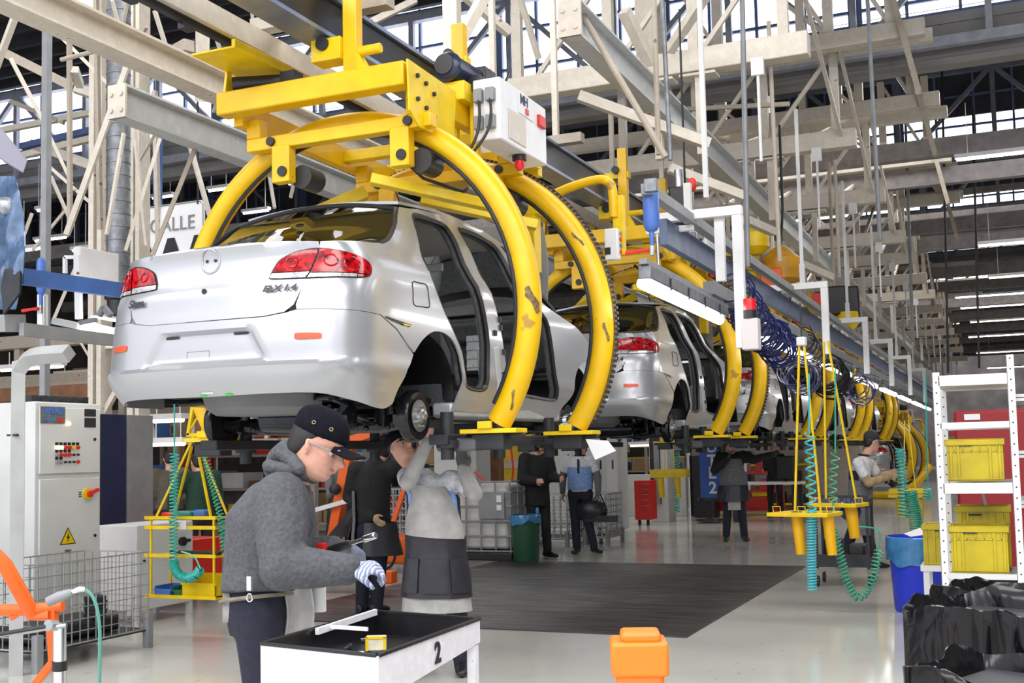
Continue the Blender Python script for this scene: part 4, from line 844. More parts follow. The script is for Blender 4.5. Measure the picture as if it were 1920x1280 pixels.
# hanging yellow tool shelf
def hshelf():
    Y = 8.3; p = at(360, 1090, Y=Y); t = thing('hanging_tool_shelf', (p.x, Y, at(360, 1118, Y=Y).z), 'yellow open tool shelf hanging from an A-frame left of the worker in grey', 'shelf'); o = t.location
    xl, xr = at(292, 1000, Y=Y).x-o.x, at(424, 1000, Y=Y).x-o.x; zz = [at(350, y, Y=Y).z-o.z for y in (1118, 1042, 990, 972)]
    for i, z in enumerate(zz): MB().b2((xl+(.02 if i in (0, 1) else 0), -.14, z), (xr, .14, z+.015)).b2((xl, -.15, z-.0), (xr, -.14, z+.03)).build('shelf', 'yellow2', t, smooth=False)
    for x in (xl+.06, xr-.03):
        for y in (-.13, .13): MB().bar((x, y, 0), (x, y, zz[3]), .016).build('upright', 'yellow2', t, smooth=False)
    top = at(365, 815, Y=Y)-o; tt = at(372, 752, Y=Y)-o
    for x, y in ((xl+.08, -.1), (xl+.12, .1), (xr-.08, -.1), (xr-.05, .1)): MB().bar((x, y, zz[3]), (top.x, 0, top.z), .018).build('hanger_bar', 'yellow2', t, smooth=False)
    MB().bar((top.x-.08, 0, top.z), (top.x+.13, 0, top.z), .03).bar((top.x-.07, 0, top.z), (tt.x-.05, 0, tt.z), .03).bar((top.x-.07, 0, top.z+.02), (tt.x+.04, 0, tt.z-.08), .014).bar((top.x+.10, 0, top.z), (tt.x+.10, 0, tt.z), .05, .02).bar((tt.x-.06, 0, tt.z), (tt.x+.12, 0, tt.z), .03).bar((tt.x, 0, tt.z), (tt.x, .0, tt.z+1.0), .03).build('hanger_bar', 'yellow2', t, smooth=False)
    return o, xl, xr, zz
o, xl, xr, zz = hshelf()
def put(name, m, lo, hi, lab, cat, bevel=.01, group=None): return single(name, MB().b2(tuple(o+V(lo)), tuple(o+V(hi))), m, lab, cat, group, bevel=bevel)
def bin_(name, m, lo, hi, lab, group=None):
    lo, hi = o+V(lo), o+V(hi); t = thing(name, ((lo.x+hi.x)/2, (lo.y+hi.y)/2, lo.z), lab, 'bin', group); w, d, h = (hi.x-lo.x)/2, (hi.y-lo.y)/2, hi.z-lo.z
    b = MB().b2((-w, -d, 0), (w, d, .008)).b2((-w, -d, 0), (-w+.006, d, h)).b2((w-.006, -d, 0), (w, d, h)).b2((-w, d-.006, 0), (w, d, h)).b2((-w, -d, 0), (w, -d+.006, h*.6)); b.build('bin_body', m, t, smooth=False)
    MB().b2((-w-.006, -d-.004, h*.6-.01), (w+.006, -d+.008, h*.6+.008)).build('bin_lip', m, t, smooth=False); return t
bin_('parts_bin', 'blue', (xl+.09, -.12, .016), (xl+.27, .12, .10), 'blue open bin on the lowest level of the yellow hanging shelf'); bin_('parts_bin', mat('green_plastic', (.02, .16, .05), .4), (xl+.28, -.10, .016), (xl+.38, .12, .09), 'small green bin beside the blue bin on the yellow hanging shelf'); bin_('parts_bin', 'yellow2', (xl+.39, -.12, .016), (xr-.02, .12, .20), 'yellow bin at the right end of the lowest hanging shelf level')
put('air_wrench', mat('teal_tool', (.02, .22, .20), .4), (xl+.24, -.07, zz[3]+.016), (xl+.44, .03, zz[3]+.07), 'teal air tool lying on top of the yellow hanging shelf', 'tool', .02); put('red_tool', 'red', (xl+.10, -.06, zz[3]+.016), (xl+.22, .02, zz[3]+.06), 'red tool lying at the left on top of the yellow hanging shelf', 'tool', .02)
put('blue_pouch', 'blue', (xl+.45, -.05, zz[3]+.016), (xl+.58, .05, zz[3]+.08), 'small blue pouch on top of the yellow hanging shelf', 'pouch', .02); put('tool_bar', 'dark', (xl+.20, -.06, zz[1]+.016), (xr-.04, .0, zz[1]+.05), 'long dark tools lying on the middle level of the yellow hanging shelf', 'tool', .01)
put('paper_label', 'paper', (xl+.40, -.158, zz[2]+.0), (xl+.47, -.152, zz[2]+.07), 'small white paper tag on the front edge of the yellow hanging shelf', 'tag', 0)
Yh = 8.05; H = lambda px, py: at(px, py, Y=Yh)
single('coiled_hose', MB().tube(coil_pts([H(327, 850), H(326, 940), H(325, 1010), H(326, 1050)], .035, 30), .0065, 5).tube(coil_pts([H(326, 1050), H(328, 1068), H(338, 1080), H(352, 1084), H(368, 1078), H(376, 1066)], .036, 26), .0075, 5).tube([H(327, 730), H(327, 850)], .007, 6).tube([H(376, 1066), H(368, 1048), H(355, 1038), H(340, 1034)], .007, 6), hose_m, 'turquoise coiled air hose at the left of the yellow shelf, curling up at its end', 'hose')
single('coiled_hose', MB().tube(coil_pts([H(384, 855), H(402, 920), H(415, 975), H(420, 1030)], .028, 26), .006, 5).tube([H(374, 815), H(384, 855)], .006, 5), hoseg, 'green coiled air hose slanting down the right of the yellow hanging shelf', 'hose')
# wire cage pallet
def cage(name, x0, y0_, x1, y1_, z0, z1, lab, step=.1, m='wire', group=None, legs=True, r=.0032):
    t = thing(name, ((x0+x1)/2, (y0_+y1_)/2, 0), lab, 'cage', group); ox, oy = t.location.x, t.location.y; a, b, c, d = x0-ox, x1-ox, y0_-oy, y1_-oy
    for nm, P, Q in (('wire_side', (a, c), (b, c)), ('wire_side', (b, c), (b, d)), ('wire_side', (b, d), (a, d)), ('wire_side', (a, d), (a, c))):
        m_ = MB(); L = hypot(Q[0]-P[0], Q[1]-P[1]); n = max(2, int(L/step))
        for i in range(n): x, y = P[0]+(Q[0]-P[0])*i/n, P[1]+(Q[1]-P[1])*i/n; m_.bar((x, y, z0), (x, y, z1), r*2)
        k = max(2, int((z1-z0)/step))
        for i in range(k+1): z = z0+(z1-z0)*i/k; m_.bar((*P, z), (*Q, z), r*(3.2 if i in (0, k) else 2))
        s_ = m_.build(nm, m, t, smooth=False); tag(s_)
    MB().b2((a, c, z0-.02), (b, d, z0)).build('cage_floor', 'dark', t, smooth=False)
    if legs:
        for x in (a, b):
            for y in (c, d): MB().b2((x-.03, y-.03, 0), (x+.03, y+.03, z0+.12)).build('leg', 'grey', t, smooth=False)
    return t
cage('wire_cage', -7.45, 6.55, -6.75, 7.75, .16, .80, 'galvanised wire cage pallet at the lower left in front of the grey control cabinet', .085)
single('cage_parts', MB().b2((-7.38, 6.7, .17), (-6.9, 7.6, .30)), 'dark', 'dark metal parts lying at the bottom of the wire cage', 'parts', bevel=.03)
for i in range(5): single('brake_part', MB().lathe([(.02, 0), (.085, .0), (.09, .03), (.03, .045)], (-6.95+.01*(i % 2), 7.35, .30+.035*i), (0, 0, 1), 18), 'dark', 'round dark parts stacked inside the wire cage', 'part', 'round parts stacked in the wire cage')
# orange lifting arm in the left foreground
D = lambda px, py, d: EYE+(CR*((px-PPX)/F)+CU*((PPY-py)/F)+CF)*d
t = thing('orange_trolley', tuple(D(90, 1290, 4.6)), 'orange tubular trolley arm with a grey air tool in the lower left corner', 'trolley'); oo = t.location
R_ = lambda *a: rel(t, D(*a))
MB().tube([R_(-20, 1030, 4.5), R_(10, 1060, 4.5), R_(62, 1152, 4.6), R_(95, 1150, 4.6)], .030, 12).tube([R_(-20, 1143, 4.6), R_(60, 1143, 4.6), R_(118, 1135, 4.6)], .024, 10).build('arm_tube', 'orange', t)
MB().bar(R_(97, 1140, 4.6), R_(103, 1245, 4.6), .045, .03).bar(R_(100, 1240, 4.6), R_(60, 1290, 4.6), .03).bar(R_(20, 1160, 4.6), R_(45, 1143, 4.6), .02).build('arm_bracket', 'orange', t, bevel=.004)
MB().cyl(R_(112, 1170, 4.55), R_(112, 1300, 4.55), .026, n=16).build('piston', 'chrome', t); MB().cyl(R_(112, 1238, 4.55), R_(112, 1256, 4.55), .029, n=16).build('piston_ring', 'black', t)
MB().tube([R_(-10, 1190, 4.5), R_(40, 1185, 4.5), R_(100, 1175, 4.5), R_(125, 1172, 4.5)], .010, 8).cyl(R_(90, 1172, 4.48), R_(104, 1172, 4.52), .022).build('linkage', 'steel', t)
MB().tube([R_(90, 1128, 4.5), R_(112, 1118, 4.5), R_(135, 1109, 4.5)], [.02, .022, .014], 10).build('air_tool', 'grey', t); MB().tube([R_(135, 1109, 4.5), R_(150, 1104, 4.5), R_(160, 1104, 4.5)], .010, 8).build('hose_fitting', 'chrome', t)
MB().tube([rel(t, p) for p in [V(q) for q in spl([tuple(D(158, 1104, 4.5)), tuple(D(172, 1115, 4.5)), tuple(D(182, 1140, 4.5)), tuple(D(187, 1180, 4.5)), tuple(D(187, 1240, 4.5)), tuple(D(186, 1300, 4.5))], False, 4)]], .007, 6).build('green_hose', mat('pale_green_hose', (.10, .30, .24), .3), t)
single('cross_shaft', MB().tube([D(-20, 1192, 4.35), D(85, 1174, 4.4)], .008, 8), 'dark', 'thin dark shaft behind the orange trolley arm', 'shaft')
# part of a wrapped body on the next line, top left corner
Yw = 6.4; W = lambda px, py, Y=Yw: at(px, py, Y=Y)
t = thing('wrapped_bodywork', tuple(W(-30, 480)), 'piece of bodywork wrapped in blue-grey plastic at the upper left edge', 'bodywork')
MB().add([rel(t, p) for p in (W(-60, 215), W(-10, 225), W(52, 300), W(44, 325), W(22, 312), W(-60, 260), W(-60, 215, 7.2), W(-10, 225, 7.2), W(52, 300, 7.0), W(44, 325, 7.0), W(22, 312, 7.0), W(-60, 260, 7.2))], [(5, 4, 3, 2, 1, 0), (6, 7, 8, 9, 10, 11), (0, 1, 7, 6), (1, 2, 8, 7), (2, 3, 9, 8), (3, 4, 10, 9), (4, 5, 11, 10), (5, 0, 6, 11)]).build('grey_flap', mat('lavender_grey_panel', (.25, .24, .30), .5), t, bevel=.01)
def wrap(a, b):
    px = -60+a*90+18*sin(pi*b)*(.4+.6*a); return rel(t, W(px, 330+250*b, Yw+.5*(1-a)**2+.03*sin(9*a+14*b)))
MB().grid(wrap, 14, 26).build('plastic_wrap', mat('blue_plastic_wrap', (.10, .17, .30), .15, .1, .4, 9, .5, coat=.6), t, solid=.01)
MB().add([rel(t, W(*p)) for p in ((12, 505), (42, 505), (40, 550), (10, 590), (5, 540))], [(0, 1, 2, 3, 4)]).build('dark_flap', 'dark', t, solid=.02, smooth=False)
MB().ball(rel(t, W(10, 385)), .085, 14, 10, (1, .7, .8)).build('clear_bag', mat('crumpled_clear_bag', (.42, .45, .50), .12, .2, .5, 20, .6, coat=.8), t)
# white visor lamp behind the bumper on the left
Yl = 7.4; L_ = lambda px, py, Y=Yl: at(px, py, Y=Y)
t = thing('work_light', tuple(L_(200, 600)), 'bright oblong work light glowing behind the left of the bumper', 'light')
MB().lathe([(.03, 0), (.075, .03), (.085, .10), (.085, .9)], rel(t, L_(160, 622)), (L_(250, 640, 8.2)-L_(160, 622)).normalized(), 24).build('lamp_tube', lamp('bright_lamp', (1, 1, .97), 7), t)
MB().bar(rel(t, L_(182, 592, 7.5)), rel(t, L_(255, 606, 8.2)), .14, .02).build('lamp_hood', 'white', t, bevel=.008)
MB().bar(rel(t, L_(104, 602)), rel(t, L_(152, 612)), .10, .055).build('visor', 'whitewall', t, bevel=.006)
MB().bar(rel(t, L_(195, 575)), rel(t, L_(186, 592)), .04).bar(rel(t, L_(195, 575)), rel(t, L_(208, 592)), .04).bar(rel(t, L_(150, 606)), rel(t, L_(180, 600)), .04).build('lamp_bracket', 'grey', t, smooth=False)
t = thing('switch_box', tuple(L_(190, 560, 8)), 'large white control box on a white bracket left of the car', 'box')
MB().b2(rel(t, at(150, 540, Y=8.0)), rel(t, at(210, 478, Y=8.5))).build('box_body', 'white', t, bevel=.01); MB().bar(rel(t, at(146, 482, Y=7.9)), rel(t, at(148, 598, Y=7.9)), .06, .04).bar(rel(t, at(122, 482, Y=7.9)), rel(t, at(148, 482, Y=7.9)), .03).bar(rel(t, at(122, 482, Y=7.9)), rel(t, at(122, 512, Y=7.9)), .03).build('bracket', 'white', t, smooth=False)
for y_ in (512, 538): MB().cyl(rel(t, at(146, y_, Y=7.85)), rel(t, at(146, y_, Y=7.8)), .014, n=8).build('bolt', 'brown', t)
# far-left background: racks, light rows, machinery
random.seed(11)
for i, (px, py, w_, Y) in enumerate([(60, 540-70, 45, 17), (150, 470, 30, 19), (95, 452, 60, 21), (215, 440, 50, 22), (20, 495, 40, 18), (240, 395, 30, 19), (80, 395, 22, 18), (305, 372, 40, 21), (410, 358, 40, 20), (560, 345, 40, 21), (655, 380, 60, 22), (480, 400, 50, 23), (700, 365, 40, 24), (1240, 545, 30, 20)]):
    px_light(px-w_/2, px+w_/2, py, Y, 'tube', lab='short white light strip glowing far back on the upper left', grp='white light strips far back on the left')
for i, (px, w_, py, Y) in enumerate([(316, 62, 789, 11.8), (60, 60, 790, 14), (250, 40, 772, 18), (316, 66, 833, 12.2), (420, 50, 850, 24), (700, 60, 830, 26), (1240, 50, 826, 30), (1200, 40, 835, 26), (60, 120, 694, 14.6), (160, 110, 705, 16.5)]):
    px_light(px-w_/2, px+w_/2, py, Y, 'warmtube', lab='warm light strip glowing low in the background under the car', grp='warm light strips low behind the line', hang=.3)
def rack(x, y, w, d, h, lab, m='creamlow', lev=4, cols=None, rz=0., group='storage racks in the background'):
    t = thing('storage_rack', (x, y, 0), lab, 'rack', group, rz)
    for a in (-w/2, w/2):
        for b in (-d/2, d/2): MB().bar((a, b, 0), (a, b, h), .07).build('upright', m, t, smooth=False)
    for i in range(lev):
        z = h*(i+.25)/lev; MB().b2((-w/2, -d/2, z), (w/2, d/2, z+.05)).build('shelf', m, t, smooth=False)
        xx = -w/2+.1
        while xx < w/2-.35:
            ww = random.uniform(.25, .6); hh = random.uniform(.15, h/lev*.75); cm = random.choice(cols or ['cardboard', 'brown', 'grey', 'blue', 'yellow2', 'white', 'dark', 'red'])
            MB().b2((xx, -d/2+.05, z+.05), (min(xx+ww, w/2-.05), d/2-.1, z+.05+hh)).build('stored_box', cm, t, bevel=.01); xx += ww+random.uniform(.03, .2)
    return t
LB = ['storage rack far behind the left end of the car, warm lit', 'second storage rack from the left in the background', 'storage rack seen under the car between the workers', 'storage rack behind the tank in the wire frame', 'storage rack far back between the cabinets', 'background rack with boxes behind the green bin']
for i, (x, y, w) in enumerate(((-17, 17, 5), (-15, 21, 5), (-14, 25, 4.5), (-12.4, 27.5, 4), (-20, 22, 5), (-11, 31, 3.5))): rack(x, y, w, .9, 2.6+.3*(i % 3), LB[i], lev=4 if i % 2 else 3)
for i, (x, y, z, L, m) in enumerate(((-15, 14, 2.6, 9, 'brown'), (-15, 16, 3.0, 10, 'creamlow'), (-16, 18, 2.4, 10, 'creamlow'), (-14, 19, 3.4, 9, 'brown'), (-16, 19.9, 3.0, 10, 'grey'), (-17, 15, 3.6, 8, 'creamlow'), (-14, 24, 2.7, 10, 'dblue'))[:7]):
    k = MB().b2((x-L/2, y-.12, z), (x+L/2, y+.12, z+.22))
    for j in range(4): k.b2((x-L/2+.3+j*L/3.4, y-.06, 0 if j % 2 else z-.5), (x-L/2+.42+j*L/3.4, y+.06, z))
    single('conveyor_gantry', k, m, ['brown raised gantry beam on posts behind the left end of the car', 'cream gantry beam on posts, higher, far left', 'cream gantry beam behind the brown one', 'brown gantry beam higher at the far left', 'grey gantry beam far left', 'cream gantry beam highest at the far left', 'dark blue gantry beam far back on the left', 'dark blue pipe-like beam just above the grey control cabinet'][i], 'gantry', smooth=False)
gt = thing('gantry_truss', (-13, 15.4, 1.9), 'warm lit cream truss with leaning struts, seen above the grey control cabinet', 'truss')
MB().b2((-4.2, -.05, 1.0), (5, .05, 1.1)).b2((-4.2, -.05, -.06), (5, .05, 0)).b2((-4.1, -.05, -1.9), (-4, .05, 0)).b2((4.8, -.05, -1.9), (4.9, .05, 0)).build('chord', 'creamlow', gt, smooth=False)
for i in range(12):
    x = -4+i*.75; MB().bar((x, 0, 0), (x+.35*(-1)**i, 0, 1.0), .06).build('strut', 'cream', gt, smooth=False)
for i in range(0):
    x = -17+i*.75; single('truss_post', MB().bar((x, 15.4, 1.9), (x+.35*(-1)**i, 15.4, 2.9), .06), 'cream', 'short leaning cream strut in the warm lit lattice above the control cabinet', 'strut', 'leaning struts above the control cabinet', smooth=False)
# ================================================================ BEHIND AND UNDER THE LINE
# tank in a wire frame
p = at(905, 1050, Z=0)
t = thing('liquid_tank', (p.x, p.y+.5, 0), 'white plastic liquid tank in a grey tubular frame left of the green bin', 'tank')
MB().b2((-.42, -.48, .16), (.42, .48, 1.12)).build('tank_body', mat('milky_plastic', (.55, .55, .52), .4, 0, .15), t, bevel=.05)
g = MB()
for x in (-.48, -.24, 0, .24, .48): g.tube([(x, -.54, .12), (x, -.54, 1.16)], .012, 6)
for z in (.14, .36, .58, .80, 1.0, 1.16): g.tube([(-.48, -.54, z), (.5, -.54, z), (.5, .5, z)], .014, 6)
for y in (-.3, -.05, .2, .45): g.tube([(.5, y, .12), (.5, y, 1.16)], .012, 6)
g.build('tube_frame', 'grey', t); MB().b2((-.5, -.55, 0), (.5, .5, .12)).build('pallet_base', 'black', t, bevel=.02)
MB().b2((-.02, -.57, .62), (.40, -.555, 1.0)).build('label_plate', 'grey', t, smooth=False); MB().b2((.28, -.58, .86), (.36, -.572, .96)).b2((.28, -.58, .74), (.36, -.572, .82)).build('white_sticker', 'paper', t, smooth=False)
def round_bin(name, px, py, r, h, m, bag, lab, cat='bin', frill=.1):
    p = at(px, py, Z=0); t = thing(name, (p.x, p.y+r, 0), lab, cat)
    MB().lathe([(r*.80, 0), (r*.84, .02), (r*.97, h), (r*1.0, h), (r*1.0, h+.012), (r*.92, h+.012), (r*.90, h-.1), (.02, h-.12)], (0, 0, 0), (0, 0, 1), 28).build('bin_body', m, t)
    if bag:
        random.seed(5); vs = []; n = 56; rows = ((1.0, h+.02), (1.04, h+.01), (1.045, h-frill*.4), (1.03, h-frill))
        for k, (q, z) in enumerate(rows):
            for i in range(n): a = 2*pi*i/n; vs.append((r*(q+.012*sin(7*a+k)+.008*sin(17*a)*(k > 0)+(.0 if k < 3 else .012*sin(11*a)))*cos(a), r*(q+.012*sin(7*a+k)+.008*sin(17*a)*(k > 0))*sin(a), z+(.0 if k < 3 else -.03*sin(3*a+1)-.015*sin(8*a))))
        MB().add(vs, [(k*n+i, k*n+(i+1) % n, (k+1)*n+(i+1) % n, (k+1)*n+i) for k in range(3) for i in range(n)]).build('bin_liner', bag, t, solid=.003)
    return t
bagblue = mat('blue_bin_liner', (.06, .26, .55), .2, 0, .3, 12, .4, coat=.4); bagblue.node_tree.nodes['Principled BSDF'].inputs['Alpha'].default_value = .8
t = round_bin('green_bin', 976, 1055, .22, .66, mat('dark_green_plastic', (.012, .075, .035), .5), bagblue, 'dark green round bin with a light blue liner behind the dark mat')
MB().ball((.19, 0, .72), .045, 10, 8, (.6, .8, 1.5)).build('liner_knot', bagblue, t)
# cages beyond
cage('wire_cage', at(975, 950, Y=18.2).x, 18.2, at(1062, 950, Y=18.2).x, 19.2, .12, .85, 'grey wire cage behind the man in the black coat', .11, group=None, r=.008); cage('wire_cage', at(1096, 950, Y=18.6).x, 18.6, at(1138, 950, Y=18.6).x, 19.4, .12, .85, 'wire cage at the side of the man in the blue and white shirt', .10, r=.008)
cage('wire_cage', -10.4, 17.6, -9.3, 18.9, .12, 1.0, 'wire cage left of the green bin, mostly hidden by the liquid tank', .11, r=.008)
# column and machines
p = at(853, 1000, Y=17); single('hall_column', MB().b2((p.x-.26, 16.8, 0), (p.x+.22, 17.2, 2.1)), 'whitewall', 'white square column right behind the raised arms of the worker at the wheel', 'column', bevel=.01)
p = at(890, 900, Y=18.5); t = thing('machine_cabinet', (p.x, 18.5, 0), 'light grey machine cabinet with small red and black labels, behind the raised gloved hand', 'cabinet')
MB().b2((-.45, -.3, 0), (.18, .3, 2.25)).build('cabinet_body', 'whitewall', t, bevel=.01); MB().b2((-.16, -.31, 1.63), (-.02, -.302, 1.70)).build('red_label', 'orange', t, smooth=False); MB().b2((-.16, -.31, 1.5), (-.02, -.302, 1.6)).build('black_label', 'black', t, smooth=False)
p = at(925, 870, Y=19.5); single('rusty_column', MB().b2((p.x-.13, 19.4, 0), (p.x+.13, 19.7, 2.3)), 'brown', 'rust-brown square post right of the light grey machine cabinet', 'post', bevel=.008)
p = at(950, 900, Y=21); t = thing('yellow_rack', (p.x, 21, 0), 'cream rack frame holding yellow crates behind the red hose', 'rack')
for x in (-.3, .35): MB().bar((x, 0, 0), (x, 0, 2.3), .06).build('upright', 'cream', t, smooth=False)
for z in (.95, 1.35, 1.8): MB().bar((-.3, 0, z), (.35, 0, z+.12), .05).build('rail', 'cream', t, smooth=False)
for i, z in enumerate((.98, 1.42, 1.85)): MB().box((.0, .3, z+.15), (.55, .4, .3)).build('yellow_crate', 'yellow2', t, bevel=.03)
Q = lambda px, py, Y=16.5: at(px, py, Y=Y)
single('red_air_hose', MB().tube([V(v) for v in spl([tuple(Q(956, 828)), tuple(Q(962, 880)), tuple(Q(955, 915)), tuple(Q(940, 922)), tuple(Q(915, 905)), tuple(Q(890, 884))], False, 6)], .016, 6), 'red', 'red air hose looping in the gap left of the man in the black coat', 'hose')
# tall white cabinets
X0 = -7.3; yy = [at(x, 900, X=X0).y for x in (1103, 1144, 1190)]
y0 = yy[2]; zt = 2.05
def wardrobe(x0, x1, y0, y1, h, lab, n=2, marks=(.35, .8)):
    t = thing('tall_cabinet', (x0, y0, 0), lab, 'cabinet', 'tall white steel cabinets'); MB().b2((x0-x0, 0, .05), (x1-x0, y1-y0, h)).build('cabinet_body', 'whitewall', t, bevel=.008)
    for i in range(n):
        a, b = (x1-x0)*i/n+.02, (x1-x0)*(i+1)/n-.02; d = MB().b2((a, -.02, .12), (b, 0, h-.05)).build('door', 'whitewall', t, bevel=.004)
        MB().b2((b-.10, -.035, h*.56), (b-.07, -.02, h*.64)).build('handle', 'black', d, smooth=False)
    return t
a = at(1098, 1002, Z=0); b = at(1190, 992, Z=0); w_ = b.x-a.x; wardrobe(a.x, b.x, a.y+.6, a.y+1.2, 2.2, 'tall white two-door steel cabinet left of the red tool chest')
c = at(1130, 700, Y=26); wardrobe(-9.4, -8.2, 23.6, 24.2, 2.4, 'tall white cabinet seen behind the man in the blue and white shirt')
a = at(1190, 985, Z=0); b = at(1270, 975, Z=0)
t = thing('grey_locker', (a.x, a.y+1.2, 0), 'grey steel locker with a dark opening behind the red tool chest', 'locker'); L = b.x-a.x
MB().b2((0, 0, 0), (L, .6, 2.25)).build('locker_body', 'whitewall', t, bevel=.01); MB().b2((.02, -.02, .4), (L*.62, .0, 1.95)).build('locker_opening', 'dark', t, smooth=False); MB().b2((L*.28, -.03, .4), (L*.58, -.018, 1.75)).build('inner_door', 'grey', t, smooth=False)
a, b = at(1191, 985, Z=0), at(1243, 980, Z=0); h = .95
t = thing('tool_chest', (a.x, a.y, 0), 'red roller tool chest with five drawers in front of the grey locker', 'tool chest'); L = b.x-a.x
MB().b2((0, 0, .12), (L, .5, h)).build('chest_body', 'red', t, bevel=.01)
for i in range(5):
    d = MB().b2((L*.48, -.015, .33+.115*i), (L-.02, 0, .43+.115*i)).build('drawer', 'red', t, bevel=.004); MB().b2((L*.5, -.03, .42+.115*i), (L-.03, -.012, .432+.115*i)).build('drawer_handle', 'chrome', d, smooth=False)
for x in (.08, L-.08): MB().cyl((x-.02, .08, .06), (x+.02, .08, .06), .06, n=12).build('caster', 'black', t)
# yellow tool holder hanging
def tool_holder(px, py, Y, s, lab, hose=None, w=1.0):
    p = at(px, py, Y=Y); t = thing('hanging_tool_holder', tuple(p), lab, 'tool holder')
    MB().b2((-.42*s*w, -.15*s, -.08*s), (.42*s*w, .15*s, .0)).build('tray', 'yellow2', t, bevel=.006)
    MB().b2((-.40*s*w, -.17*s, .0), (.40*s*w, -.15*s, .10*s)).b2((-.4*s*w, .15*s, 0), (.4*s*w, .17*s, .1*s)).build('tray_edge', 'yellow2', t, bevel=.004)
    for x in (-.22, .16): MB().cyl((x*s*w, 0, -.05*s), (x*s*w+.02, 0, -.52*s), .075*s, .06*s, n=16).build('tool_socket', 'yellow2', t)
    for x in (-.12, .12): MB().bar((x*s, 0, 0), (0+x*.3*s, 0, 1.5*s), .02*s).build('hanger_bar', 'yellow2', t, smooth=False)
    return t
tool_holder(1256, 888, 21, .85, 'yellow tool holder hanging in front of the grey locker beside the red tool chest'); q = at(1283, 840, Y=21)
single('coiled_hose', MB().tube(coil_pts([at(1270, 845, Y=21), at(1269, 960, Y=21)], .05, 22), .01, 5), hose_m, 'thin turquoise coiled hose beside the hanging yellow tool holder at the locker', 'hose')
# glass office corner, chrome post, plant, blue banner
p = at(1295, 968, Z=0); single('round_post', MB().cyl((p.x, p.y, 0), (p.x, p.y, 3), .10, n=20), 'chrome', 'shiny round steel post left of the blue banner', 'post')
t = thing('potted_plant', (p.x+.45, p.y-.2, 0), 'green leafy plant in a tall dark planter left of the blue banner', 'plant'); MB().b2((-.25, -.25, 0), (.25, .25, 1.45)).build('planter', 'black', t, bevel=.02)
lf = MB(); random.seed(2)
for i in range(22):
    a = random.uniform(0, 6.28); e = random.uniform(.2, .5); h_ = random.uniform(.3, .6); q = V((cos(a), sin(a), 0)); s_ = V((-sin(a), cos(a), 0))*.03
    lf.add([V((0, 0, 1.4))-s_, V((0, 0, 1.4))+s_, q*e*.6+V((0, 0, 1.4+h_))+s_, q*e+V((0, 0, 1.4+h_*.8)), q*e*.6+V((0, 0, 1.4+h_))-s_], [(0, 1, 2, 3, 4)])
lf.build('leaves', mat('leaf_green', (.06, .20, .03), .5), t, solid=.004)
def banner():
    Y = 21; a, b = at(1314, 940, Y=Y), at(1361, 930, Y=Y); z0 = at(1338, 933, Y=Y).z; z1 = 2.35; t = thing('blue_banner', ((a.x+b.x)/2, Y, z0), 'vertical blue banner with grey-white letters UTE 2 hanging between the post and the worker', 'banner'); w = (b.x-a.x)/2
    MB().b2((-w, 0, 0), (w, .03, z1-z0)).build('banner_sheet', mat('banner_blue', (.02, .09, .42), .5, 0, .15), t, bevel=.004)
    zz = [at(1338, y, Y=Y).z-z0 for y in (915, 887, 864, 838)]
    for c_, z in zip('2ETU', zz): text('banner_letter', c_, 'white', t, (0, -.004, z), (1, 0, 0), (0, 0, 1), .30, .002, bold=.008)
    MB().bar((-w, 0, z1-z0), (w, 0, z1-z0), .04).bar((-w, .03, z1-z0), (-w, .03, 3.4), .02).bar((w, .03, z1-z0), (w, .03, 3.4), .02).build('banner_pole', 'steel', t, smooth=False)
banner()
# office desk and things behind the banner
def table(x, y, w, d, h, lab, m='white', legm='black', cat='table', name='work_table', lw=.12):
    t = thing(name, (x, y, 0), lab, cat); MB().b2((-w/2, -d/2, h-.05), (w/2, d/2, h)).build('table_top', m, t, bevel=.006)
    for a in (-w/2+lw, w/2-lw):
        for b in (-d/2+.1, d/2-.1): MB().b2((a-lw/2, b-.04, 0), (a+lw/2, b+.04, h-.05)).build('leg', legm, t, smooth=False)
    return t
p = at(1440, 940, Y=25); table(p.x, 25, 1.5, .8, .85, 'white-topped table with black legs behind the worker beside the blue banner')
p = at(1400, 930, Y=27.5); rack(p.x, 27.5, 1.6, .6, 1.3, 'low red rack behind the white-topped table', 'red', 3, ['red', 'white', 'dark', 'red'])
single('monitor', MB().box((p.x+1.4, 25, 1.15), (.35, .25, .5)), 'black', 'black box-like monitor standing on the white-topped table', 'monitor', bevel=.02)
p = at(1330, 960, Y=24.5); single('office_chair', MB().lathe([(.3, 0), (.28, .05), (.04, .08), (.04, .42), (.24, .44), (.24, .5)], (p.x, 24.5, .04), (0, 0, 1), 10).b2((p.x-.2, 24.72, .5), (p.x+.2, 24.78, 1.0)), 'black', 'black office chair under the blue banner', 'chair')
p = at(1508, 940, Y=22); round_bin('blue_bin', 1508, 940, .24, .8, mat('bright_blue_plastic', (.015, .04, .62), .4), None, 'small bright blue bin far back, left of the hanging yellow tool hoppers')
for i, (px, py, Y, w, h, m, lab) in enumerate(((1232, 845, 27, 1.8, 1.0, 'whitewall', 'pale partition right behind the grey locker'), (1500, 860, 30, 3.0, 2.3, 'creamlow', 'cream wall of cabinets far behind the white table'), (1420, 850, 33, 3.0, 2.2, 'grey', 'grey cabinets far behind the blue banner'), (1000, 850, 25, 2.4, 1.6, 'creamlow', 'cream machine panel behind the man in the black coat'))):
    p = at(px, py, Y=Y); single('partition', MB().b2((p.x-w/2, Y, 0), (p.x+w/2, Y+.5, h)), m, lab, 'partition', bevel=.01)
